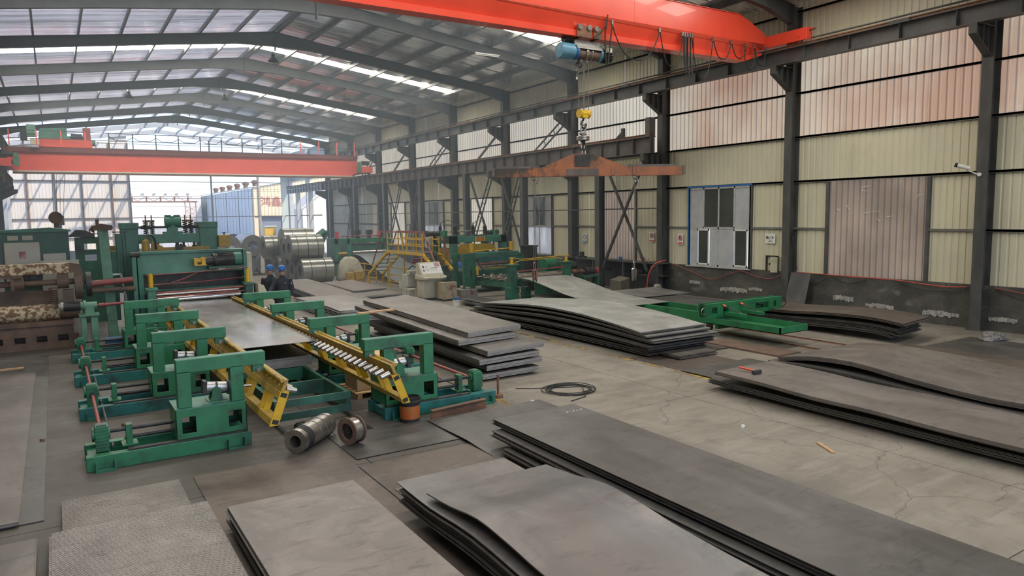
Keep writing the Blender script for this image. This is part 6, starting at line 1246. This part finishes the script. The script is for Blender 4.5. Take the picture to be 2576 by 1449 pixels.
    part(hm, 'ridge', MB().tube([(0, .11*cos(q), 1.72+.135*sin(q)) for q in [pi*k/12 for k in range(13)]], .012, 6), 'helmet', 60, local=True)
    for s in (-1, 1): part(t, 'eye', MB().cyl((s*.032, -.122, 1.668), (s*.032, -.127, 1.668), .010, 8), 'ink', local=True)
    part(t, 'mouth', MB().cb((0, -.117, 1.578), (.045, .008, .008)), mk('lips', (.33, .12, .10), rough=.5), local=True)
    if glasses:
        g = MB()
        for s in (-1, 1): g.ring((s*.034, -.134, 1.668), .022, .003, 'y', 14, 4); g.bar((s*.056, -.13, 1.668), (s*.082, 0, 1.672), .004, .004)
        g.bar((-.012, -.136, 1.67), (.012, -.136, 1.67), .004, .004); part(t, 'glasses', g, 'ink', local=True)
        part(t, 'sleeve_patch', MB().cb((.262, -.03, 1.28), (.012, .06, .07), (0, .2, 0)), mk('pale_patch', (.45, .55, .35), rough=.7), local=True); part(t, 'chest_badge', MB().cb((.09, -.143, 1.30), (.05, .008, .02)), 'yellow', local=True)
    return t
person((5.85, 22.45, 0), -.30, 'worker in navy jacket, glasses and blue helmet, arm reaching to the operator desk', True, 0, True)
person((5.62, 22.95, 0), -.55, 'worker in navy jacket and blue helmet looking down, half hidden behind the other', False, 0, False)
# ================================================================ OUTSIDE
g = struct('ground')
M['ground'] = mk('yard_concrete', (.48, .47, .45), (.42, .41, .39), (.54, .53, .50), scale=.6, rough=.8)
for b in ((-120, 140, 66, 260), (-120, XL-.2, -120, 66), (XW+.2, 140, -120, 66), (XL-.2, XW+.2, -120, -14.6)): part(g, 'yard', MB().box(*b, -.3, -.02), 'ground')
M['ext'] = mk('pale_frame_paint', (.40, .42, .42), (.33, .35, .35), scale=2, rough=.5)
M['panelw'] = mk('white_wall_sheet', (.66, .63, .56), (.60, .58, .52), scale=.8, rough=.55); M['panelb'] = mk('bluish_shade_sheet', (.48, .55, .58), (.42, .49, .53), scale=.8, rough=.5); M['panely'] = mk('sunlit_cream_sheet', (.70, .60, .40), (.64, .55, .37), scale=.8, rough=.55); M['panelg'] = mk('pale_green_sheet', (.42, .48, .43), (.37, .43, .39), scale=.8, rough=.5)  # shed shade put into panelb's blue, sunlight into panely's cream
EY = 75.5
ex = struct('open_extension')
for y in (69.5, EY):
    for side in (1, -1): part(ex, 'rafter', MB().bar((XR, y, zroof(XR)-.1), (XR+side*12.2, y, zroof(XR+side*12.2)-.1), .16, .36), 'ext')
for side in (1, -1):
    for x in px[:-1]:
        X = XR+side*(x-XR); part(ex, 'purlin', MB().box(X-.04, X+.04, 63.6, EY+.3, zroof(X)+.02, zroof(X)+.18), 'ext')
for x, y in ((20.95, 69.5), (20.95, EY), (-3.15, 69.5), (-3.15, EY)): part(ex, 'column', MB().box(x-.2, x+.2, y-.12, y+.12, 0, 9.8), 'ext')
part(ex, 'post', MB().box(13.2, 13.34, EY-.08, EY+.08, 0, zroof(13.2)-.2), 'girder')
for z in (6.8, 5.2, 3.45): part(ex, 'girt', MB().box(6.2, 20.0, EY-.03, EY+.03, z-.03, z+.03), 'girder')
for z in (6.15, 5.95, 5.4): part(ex, 'wire', MB().cyl((6.2, EY+.4, z), (20, EY+.4, z), .012, 5), 'dark')
for x, y in ((20.15, 66.2), (20.15, 70.2)): part(ex, 'post', MB().box(x-.18, x+.18, y-.15, y+.15, 0, 5.62), 'ext')
rw = runway(20.15, 5.62, 6.26, 62.6, 74.3, 'crane_runway', 'pale outdoor end of the lower crane runway', 'ext', .9); part(rw, 'rail_bar', MB().box(19.98, 20.32, 62.6, 74.3, 6.0, 6.04), 'ext')
part(ex, 'tie_bar', MB().box(20.3, 20.36, 63.6, 75.5, 3.4, 3.5), 'rust')
# end wall of the extension: white sheets in the left part, pale green strip at the right
ew = struct('wall_end')
me = corr_mesh('panelw', 'end_sheet')
cols = [-3.4, -1.7, .35, 2.4, 4.75, 6.2]
for i in range(5):
    for z0, z1 in ((0, 1.7), (1.7, 3.45), (3.45, 5.2), (5.2, 6.8), (6.8, 8.6), (8.6, 10.3)):
        x0, x1 = cols[i], cols[i+1]
        if i == 4 and z0 > 8: z1 = 10.9
        w = (x1-x0)/2
        for j in range(2): inst(ew, 'end_sheet', me, (x0+w*j, EY+.1, z0), (1, w*1.002, z1-z0), (0, 0, -pi/2))
for x in cols: part(ew, 'column', MB().box(x-.06, x+.06, EY-.12, EY+.05, 0, 10.3), 'rust' if x in (-1.7, 4.75) else 'girder')
for z in (1.7, 3.45, 5.2, 6.8, 8.6): part(ew, 'girt', MB().box(-3.4, 6.2, EY-.06, EY+.06, z-.04, z+.04), 'girder_brown')
for z0, z1 in ((0, 3.4), (3.4, 6.8), (6.8, 9.9)): part(ew, 'green_panel', MB().box(19.95, 21.2, EY+.05, EY+.1, z0+.01, z1-.01), 'panelg')
for z0, z1 in ((6.95, 8.4), (8.4, 9.9)): part(ew, 'side_panel', MB().box(21.15, 21.2, 63.6, EY, z0, z1-.02), 'panelg')
# far shed with lettering
t = thing('factory_shed', 'far shed with cream gable, red lettering and roof ventilators', 'building', (25, 110, 0))
part(t, 'side_wall', MB().box(20.35, 20.45, 90, 132, 0, 6.8), 'panelb')
for k in range(22): part(t, 'side_rib', MB().box(20.30, 20.36, 90+1.9*k, 90.12+1.9*k, 0, 6.8), 'panelb' if k % 4 else 'girder')
gw = part(t, 'gable', MB().prism([(20.4, 3.45), (33, 3.45), (33, 9.0), (20.4, 6.9)], 'y', 90, 90.1), 'panely')
for k in range(26): part(gw, 'rib', MB().box(20.5+.42*k, 20.56+.42*k, 89.96, 90.0, 3.45, 6.85+.07*k), 'panely')
part(t, 'gable_base', MB().box(20.4, 21.2, 90, 90.1, 0, 3.45).box(23.9, 33, 90, 90.1, 0, 3.45), 'panely'); part(t, 'door', MB().box(21.2, 23.9, 90.3, 90.4, 0, 3.45), mk('slate_door', (.16, .19, .24), rough=.6)); part(t, 'lintel', MB().box(20.6, 24.2, 89.9, 90, 3.4, 3.5), 'girder')
part(t, 'roof', MB().add([(20.2, 89.8, 6.88), (33, 89.8, 9.02), (33, 132, 9.02), (20.2, 132, 6.88), (20.2, 89.8, 6.98), (33, 89.8, 9.12), (33, 132, 9.12), (20.2, 132, 6.98)], [(0, 3, 2, 1), (4, 5, 6, 7), (0, 1, 5, 4), (1, 2, 6, 5), (2, 3, 7, 6), (3, 0, 4, 7)]), 'panelb')
for k in range(6): part(t, 'ventilator', MB().cyl((21.2, 92+5*k, 7.1), (21.2, 92+5*k, 7.5), .3, 12).lathe([(.3, 0), (.42, .1), (.42, .3), (.2, .42), (0, .44)], (21.2, 92+5*k, 7.45), 'z', 12), 'rust', 40)
lettering(gw, '鸿鑫', 1.25, (22.55, 89.94, 5.15), FRONT, mk('faded_red_letters', (.46, .17, .12), rough=.6), .02)
t = thing('lattice_gantry', 'rust-red lattice gantry beam with braced tower leg in the yard', 'gantry', (11.5, 95, 0))
part(t, 'beam', MB().box(7.6, 15.0, 94.8, 95.2, 5.25, 5.40), 'rust'); part(t, 'top_chord', MB().bar((7.6, 95, 5.95), (14.2, 95, 5.95), .06, .06), 'rust')
for k in range(8): part(t, 'diagonal', MB().bar((7.7+.85*k, 95, 5.4 if k % 2 else 5.95), (8.55+.85*k, 95, 5.95 if k % 2 else 5.4), .05, .05), 'rust')
for k in range(5): part(t, 'upright', MB().box(7.9+1.5*k, 8.05+1.5*k, 94.9, 95.1, 5.3, 5.98), 'rust')
for x in (13.7, 14.25, 14.9): part(t, 'tower_leg', MB().bar((x, 95, 0), (x-.1, 95, 5.3), .07, .07), 'rust')
for k in range(8): part(t, 'tower_brace', MB().bar((13.7, 95, .6*k), (14.9, 95, .6*k+.55), .04, .04).bar((14.9, 95, .6*k), (13.7, 95, .6*k+.55), .04, .04), 'rust')
t = thing('warehouse', 'long cream warehouse behind the lattice gantry', 'building', (11, 125, 0))
part(t, 'wall', MB().box(-2, 19.5, 120, 130, 1.9, 6.8), 'panelw'); part(t, 'base_wall', MB().box(-2, 19.5, 120.1, 130, 0, 1.9), 'panelb')
for k in range(4): part(t, 'shutter', MB().box(6+3.3*k, 8.2+3.3*k, 119.95, 120.1, 0, 1.8), 'board')
for z in (3.5, 5.2): part(t, 'seam', MB().box(-2, 19.5, 119.97, 120, z, z+.05), 'panelw')
for k in range(8): part(t, 'roof_monitor', MB().box(7+1.55*k, 8.1+1.55*k, 120, 130, 6.8, 7.2), 'panelw')
t = thing('utility_pole', 'concrete power pole with crossarm in front of the far shed', 'pole', (21.0, 88.5, 0))
part(t, 'shaft', MB().cyl((20.8, 88.5, 0), (20.75, 88.5, 8.6), .2, 10, .14), 'concrete_block', 40); part(t, 'crossarm', MB().box(20.0, 21.5, 88.4, 88.5, 8.2, 8.32), 'ext')
for x in (20.1, 20.75, 21.4): part(t, 'insulator', MB().cyl((x, 88.45, 8.32), (x, 88.45, 8.5), .06, 8), 'white', 40)
t = thing('guard_booth', 'small yellow guard booth beside the far shed door', 'booth', (21.6, 86, 0))
part(t, 'body', MB().box(20.6, 21.8, 85.5, 86.5, 0, 2.2), 'yellow'); part(t, 'roof', MB().box(20.5, 21.9, 85.4, 86.6, 2.2, 2.35), 'panelg')
t = thing('gatehouse', 'small white gabled house seen through the right end of the extension', 'building', (26, 78, 0))
part(t, 'wall', MB().prism([(22.8, 0), (28, 0), (28, 4.2), (25.4, 6.2), (22.8, 4.2)], 'y', 78, 84), 'panelw'); part(t, 'roof', MB().bar((22.6, 77.9, 4.2), (25.4, 77.9, 6.35), .3, .15).bar((25.4, 77.9, 6.35), (28.2, 77.9, 4.2), .3, .15), 'white')
solo('yard_barrier', MB().box(-3, 19.5, 66.8, 67.0, -.02, .9), 'ext', 'low grey yard wall beyond the open end of the hall', 'wall')
t = thing('car', 'small parked vehicle in the yard seen over the green machine', 'car', (7.5, 84, 0))
part(t, 'body', MB().prism([(5.4, .35), (9.6, .35), (9.6, 1.0), (8.9, 1.1), (8.3, 1.7), (6.4, 1.7), (5.8, 1.05), (5.4, .95)], 'y', 83.2, 84.8), 'board', bevel=.05); part(t, 'window_glass', MB().prism([(6.0, 1.1), (8.7, 1.1), (8.25, 1.62), (6.45, 1.62)], 'y', 83.17, 83.2), 'glassdark')
for x in (6.2, 8.8): part(t, 'wheel', MB().cyl((x, 83.15, .33), (x, 83.4, .33), .33, 16), 'black', 40)
# ================================================================ WALL DETAILS AND SMALL THINGS
XI = XW-.06
def board_sign(y, z, w, hgt, label, kind):
    t = thing('safety_sign', label, 'sign', (XI, y, z), 'wall signs')
    x = XI-.02
    part(t, 'plate', MB().box(x-.004, x+.004, y-w/2, y+w/2, z-hgt/2, z+hgt/2), 'paper')
    if kind in ('red', 'blue'):
        m = 'signred' if kind == 'red' else 'signblue'; zc = z+hgt*.12; R = w*.36
        if kind == 'red':
            part(t, 'prohibition_ring', MB().ring((x-.006, y, zc), R, .012, 'x', 24, 5), m, 60); part(t, 'slash', MB().bar((x-.006, y-R*.7, zc+R*.7), (x-.006, y+R*.7, zc-R*.7), .006, .02), m)
            part(t, 'pictogram', MB().box(x-.008, x-.004, y-.06, y-.015, zc-.07, zc+.05).box(x-.008, x-.004, y+.015, y+.06, zc-.07, zc+.05).cyl((x-.008, y-.037, zc+.07), (x-.004, y-.037, zc+.07), .02, 10).cyl((x-.008, y+.037, zc+.07), (x-.004, y+.037, zc+.07), .02, 10), 'ink')
        else:
            part(t, 'mandatory_disc', MB().cyl((x-.008, y, zc), (x-.004, y, zc), R, 24), m); part(t, 'pictogram', MB().cyl((x-.012, y, zc), (x-.008, y, zc), .07, 16).box(x-.012, x-.008, y-.05, y+.05, zc-.09, zc-.05), 'white')
        part(t, 'caption_band', MB().box(x-.008, x-.004, y-w*.42, y+w*.42, z-hgt*.44, z-hgt*.30), m)
    else:
        b = MB(); x1, x2 = x-.008, x-.004
        part(t, 'symbol', MB().box(x1, x2, y+.13, y+.17, z-.01, z+.06), 'ink'); part(t, 'symbol', MB().cyl((x1, y+.15, z+.085), (x2, y+.15, z+.085), .016, 8), 'ink'); part(t, 'symbol', MB().box(x1, x2, y+.085, y+.115, z-.02, z+.09), 'ink')
        part(t, 'tick', MB().bar((x1, y+.09, z+.06), (x1, y+.04, z-.01), .004, .012).bar((x1, y+.04, z-.01), (x1, y-.06, z+.09), .004, .014), 'ink'); part(t, 'symbol', MB().box(x1, x2, y-.10, y-.07, z-.02, z+.075), 'ink'); part(t, 'dash', MB().box(x1, x2, y-.15, y-.12, z+.03, z+.045), 'ink')
        part(t, 'text_line', MB().box(x1, x2, y-.05, y+.06, z-.065, z-.05), 'ink'); part(t, 'text_line', MB().box(x1, x2, y-.09, y+.10, z-.11, z-.095), 'ink')
board_sign(20.74, 2.20, .30, .42, 'red prohibition sign on the cream wall just left of the window', 'red')
board_sign(22.37, 2.26, .30, .42, 'red prohibition sign partly hidden by the column left of the window', 'red')
board_sign(26.9, 2.12, .32, .42, 'blue mandatory sign on the wall behind the first runway post', 'blue')
board_sign(16.45, 2.32, .42, .34, 'white notice with black marks between the window and the second column', 'note')
t = thing('electrical_box', 'small open grey electrical box low on the wall right of the window', 'electrical box', (XI, 16.3, 1.2))
part(t, 'case', MB().box(XI-.04, XI+.03, 16.1, 16.55, 1.2, 1.7), 'beige'); part(t, 'frame', MB().box(XI-.10, XI-.04, 16.08, 16.12, 1.2, 1.72).box(XI-.10, XI-.04, 16.52, 16.57, 1.2, 1.72).box(XI-.10, XI-.04, 16.08, 16.57, 1.69, 1.73), 'dark'); part(t, 'door', MB().cb((XI-.14, 16.18, 1.42), (.02, .24, .54), (0, 0, .35)), 'beige'); part(t, 'switch', MB().box(XI-.06, XI-.04, 16.40, 16.46, 1.40, 1.46), 'ink')
t = thing('security_camera', 'white security camera on the nearest wall column', 'camera', (20.7, 9.75, 4.2))
part(t, 'bracket', MB().bar((20.72, 9.62, 4.16), (20.62, 9.85, 4.28), .03, .03).cyl((20.74, 9.60, 4.16), (20.70, 9.60, 4.16), .05, 10), 'white'); part(t, 'housing', MB().cyl((20.62, 9.80, 4.33), (20.50, 10.05, 4.42), .055, 14), 'white', 40); part(t, 'lens_hood', MB().cyl((20.50, 10.05, 4.42), (20.47, 10.11, 4.44), .058, 14), 'black', 40)
def cablerun(pts, r, mat, label, name='cable', cat='cable', grp='wall hoses'):
    Q = []
    for i in range(len(pts)-1):
        p0 = Vector(pts[max(i-1, 0)]); p1 = Vector(pts[i]); p2 = Vector(pts[i+1]); p3 = Vector(pts[min(i+2, len(pts)-1)])
        for j in range(6):
            u = j/6; Q.append(.5*(2*p1+(p2-p0)*u+(2*p0-5*p1+4*p2-p3)*u*u+(3*p1-p0-3*p2+p3)*u**3))
    Q.append(Vector(pts[-1])); return solo(name, MB().tube(Q, r, 6), mat, label, cat, grp, 60)
cablerun([(21.0, 21.1, 1.22), (21.0, 20.0, .95), (21.0, 19.0, .72), (21.0, 18.2, .95), (21.0, 17.6, 1.12), (21.0, 16.9, .95), (21.0, 16.3, .93), (21.0, 15.8, 1.1)], .016, 'redpaint', 'red hose drooping along the plinth below the window', 'hose', 'hose')
cablerun([(21.02, 15.3, 1.22), (21.0, 13.5, 1.20), (21.0, 12.0, 1.19), (21.0, 10.6, 1.10), (21.0, 9.9, 1.14)], .014, mk('bright_red_cable', (.55, .06, .04), rough=.5), 'red cable along the plinth top between the first and second columns')
cablerun([(21.0, 9.2, 1.16), (21.0, 8.2, 1.02), (21.0, 7.0, .85), (21.0, 5.5, .8)], .016, M['redpaint'], 'red cable along the plinth right of the nearest column')
cablerun([(21.02, 15.2, 1.15), (21.0, 14.6, .86), (21.0, 14.0, 1.14), (21.0, 13.4, .98), (21.0, 12.8, 1.13)], .012, 'black', 'black cable sagging under the translucent wall panel')
cablerun([(21.02, 11.8, 1.12), (21.0, 10.9, .95), (21.0, 9.9, 1.05)], .010, 'black', 'black cable sagging just before the nearest column')
cablerun([(21.0, 9.2, 1.12), (21.0, 8.0, .75), (21.0, 6.5, .55)], .010, 'black', 'black cable sagging right of the nearest column')
cablerun([(20.98, 33.2, 6.0), (20.98, 33.1, 4.6), (20.98, 33.2, 2.7)], .02, 'black', 'black cable hanging down beside the fifth wall column')
cablerun([(21.05, 15.35, 2.6), (21.0, 15.5, 2.4), (21.02, 15.4, 2.0), (21.05, 15.3, 1.3)], .015, 'black', 'black cable beside the white notice')
cablerun([(20.2, 20.6, 1.42), (19.9, 20.9, 1.25), (19.75, 21.1, .8), (19.7, 21.15, .05)], .022, mk('hose_red', (.55, .045, .04), rough=.4), 'thick red hose hanging beside the workbench', 'hose', 'hose')
solo('flat_bar', MB().cb((20.68, 15.0, .62), (.02, .75, 1.25), (0, .28, .0)), 'column', 'dark sheet of steel leaning on the second wall column', 'steel sheet')
# ---- workbench between column and post
t = thing('workbench', 'dark grimy workbench with shelf along the wall left of the window', 'workbench', (20.5, 22.6, 0))
part(t, 'top', MB().box(20.35, 21.05, 21.2, 27.2, 1.20, 1.25), 'column'); part(t, 'back', MB().box(20.95, 21.05, 21.2, 27.2, 0, 1.2), 'dark'); part(t, 'shelf', MB().box(20.45, 21.0, 21.2, 22.3, .70, .73), 'column')
for y in (21.25, 23.3, 25.3, 27.1): part(t, 'leg', MB().box(20.36, 20.44, y, y+.08, 0, 1.2), 'column')
for k in range(3): part(t, 'vice', MB().box(20.5, 20.75, 22.3+1.1*k, 22.55+1.1*k, .74, .9).cyl((20.4, 22.42+1.1*k, .82), (20.5, 22.42+1.1*k, .82), .05, 10), 'dark'); 
solo('paint_tin', MB().cyl((20.55, 23.7, 1.25), (20.55, 23.7, 1.40), .07, 16), 'bluedeep', 'small blue and white tin on the workbench', 'tin', smooth=40)
solo('rag_box', MB().box(20.5, 20.7, 22.0, 22.6, 1.25, 1.42).cb((20.6, 22.3, 1.44), (.22, .5, .06), (.1, .1, 0)), mk('spotted_cloth', (.55, .50, .42), (.35, .12, .08), scale=14, rough=.9, lo=.48, hi=.54), 'pale spotted bundle of rags on the workbench', 'rags', bevel=.03)
solo('bench_block', MB().box(20.5, 20.62, 26.3, 26.5, 1.25, 1.52).box(20.5, 20.7, 26.2, 26.8, 1.25, 1.32), 'dark', 'dark vice standing on the workbench behind the first runway post', 'vice')
solo('timber_crate', MB().cb((19.35, 22.35, .33), (.75, .5, .6), (.1, -.12, .35)), mk('grimy_board', (.13, .115, .08), (.09, .08, .06), scale=5, rough=.8, bump=.3), 'grimy tilted wooden crate at the foot of the first runway post', 'crate', bevel=.01)
heap('sack', (19.9, 20.75, 0), (.24, .24, .48), mk('net_sack', (.34, .31, .25), (.10, .09, .07), scale=14, rough=.9, lo=.45, hi=.55), 'pale net sack standing beside the red hose', 'sack', 8)
solo('work_coat', MB().prism([(21.2, 1.15), (21.55, 1.15), (21.65, .4), (21.1, .35)], 'x', 20.25, 20.33), 'dark', 'dark work coat hanging on the end of the workbench', 'coat', bevel=.03)
heap('rag_pile', (19.6, 8.6, 0), (.42, .30, .20), mk('grey_rag', (.22, .21, .19), (.09, .085, .08), scale=12, rough=.9, lo=.45, hi=.55), 'crumpled grey rag pile on the floor beside the nearest column', 'rags', 4)
solo('white_can', MB().cyl((16.75, 22.2, .88), (16.75, 22.2, 1.12), .10, 16), 'white', 'white can hung beside the exit roller coupling', 'can', smooth=40)
# ---- lamps and fittings in the roof
def bay_lamp(x, y, z, k):
    t = thing('bay_lamp', 'unlit dark bell lamp hanging from the roof, %s' % k, 'lamp', (x, y, z), 'bay lamps')
    part(t, 'rod', MB().cyl((x, y, z+.3), (x, y, zroof(x)-.3), .012, 6), 'dark'); part(t, 'ballast', MB().cyl((x, y, z+.16), (x, y, z+.32), .08, 12), 'dark', 40)
    part(t, 'reflector', MB().lathe([(.07, .17), (.14, .10), (.24, 0), (.25, 0), (.15, .11), (.08, .18)], (x, y, z), 'z', 20), 'dark', 40)
bay_lamp(8.75, 33.4, 10.2, 'just below the nearest visible ridge'); bay_lamp(4.0, 45.3, 9.95, 'over the left slope'); bay_lamp(14.2, 39.3, 9.75, 'over the right slope among reddish sheets'); bay_lamp(9.0, 45.4, 10.2, 'under the third ridge')
def tube_lamp(x, y, z, label, lit):
    t = thing('tube_lamp', label, 'lamp', (x, y, z), 'tube lamps')
    part(t, 'batten', MB().box(x-.6, x+.6, y-.04, y+.04, z, z+.05), 'white'); part(t, 'hanger', MB().box(x-.4, x-.37, y-.01, y+.01, z+.05, zroof(x)-.42), 'white'); part(t, 'hanger', MB().box(x+.37, x+.4, y-.01, y+.01, z+.05, zroof(x)-.42), 'white')
    part(t, 'tube', MB().cyl((x-.57, y, z-.03), (x+.57, y, z-.03), .02, 10), emit('lit_tube', (1, .97, .9), 9) if lit else 'white')
tube_lamp(16.2, 27.3, 10.1, 'unlit white tube lamp below the rafter near the hoist', False)
tube_lamp(3.55, 22.6, 10.32, 'lit tube lamp at the very top of the photo', True)
# ---- litter
r = random.Random(21)
for i, (x, y) in enumerate(((.42, 13.3), (.75, 12.9), (-.35, 12.7), (6.9, 10.3), (8.7, 7.2), (11.1, 5.5))):
    solo('scrap_piece', MB().cb((x, y, .02), (.07, .05, .04), (.2, .1, r.uniform(0, 3))), 'rust' if i < 3 else 'paper', ('small rusty nut on the floor, %s from the left stacker row' % ORD[i]) if i < 3 else ('small pale scrap on the aisle floor, %s from the wire coil' % ORD[i-3]), 'scrap', 'litter')
solo('wood_stick', MB().cb((8.85, 5.9, .012), (.05, .42, .02), (0, 0, -.5)), 'wood', 'thin wooden stick on the concrete aisle in the right foreground', 'stick')
solo('wood_stick', MB().cb((-1.0, 19.0, .08), (.5, .06, .03), (0, 0, .1)), 'wood', 'pale wooden lath lying at the left edge of the photo', 'stick')
# ---- chalk marks: on the shade-toned translucent panel and on the long dark plate
for y0, z0, y1, z1 in ((13.15, 3.98, 12.85, 4.0), (13.15, 3.86, 12.85, 3.84), (13.12, 3.86, 13.1, 3.98), (13.95, 3.35, 13.85, 3.25), (13.95, 3.30, 13.80, 3.30), (13.62, 3.42, 13.52, 3.28), (13.1, 3.18, 12.5, 3.22), (12.35, 3.05, 12.15, 3.08), (11.5, 3.55, 11.35, 3.72), (11.42, 3.68, 11.25, 3.70), (12.62, 3.0, 12.5, 2.92)):
    part(wr, 'chalk_mark', MB().bar((XW-.058, y0, z0), (XW-.058, y1, z1), .008, .016, (1, 0, 0)), 'paper')
lp = [o for o in bpy.data.objects if o.get('label', '').startswith('long dark top plate')][0]
for k in range(7):
    x = 6.28+.045*k; part(lp, 'chalk_mark', MB().bar((x, 8.42+.02*(k % 2), .346), (x+.03, 8.50-.03*(k % 3), .346), .008, .002), 'paper')
# ---- thin smoke haze in the far half of the hall
hz = MB().box(XL+.3, 20.5, 20.0, 64.5, .02, 11.9)
m, n, l = new_mat('smoke_haze'); n.clear(); vs = n.new('ShaderNodeVolumeScatter'); vs.inputs['Color'].default_value = (.72, .85, 1, 1); vs.inputs['Density'].default_value = .0095; vs.inputs['Anisotropy'].default_value = .25
o_ = n.new('ShaderNodeOutputMaterial'); l.new(vs.outputs[0], o_.inputs['Volume'])
solo('haze', hz, m, 'thin bluish smoke haze filling the far half of the hall', 'haze', kind='stuff')
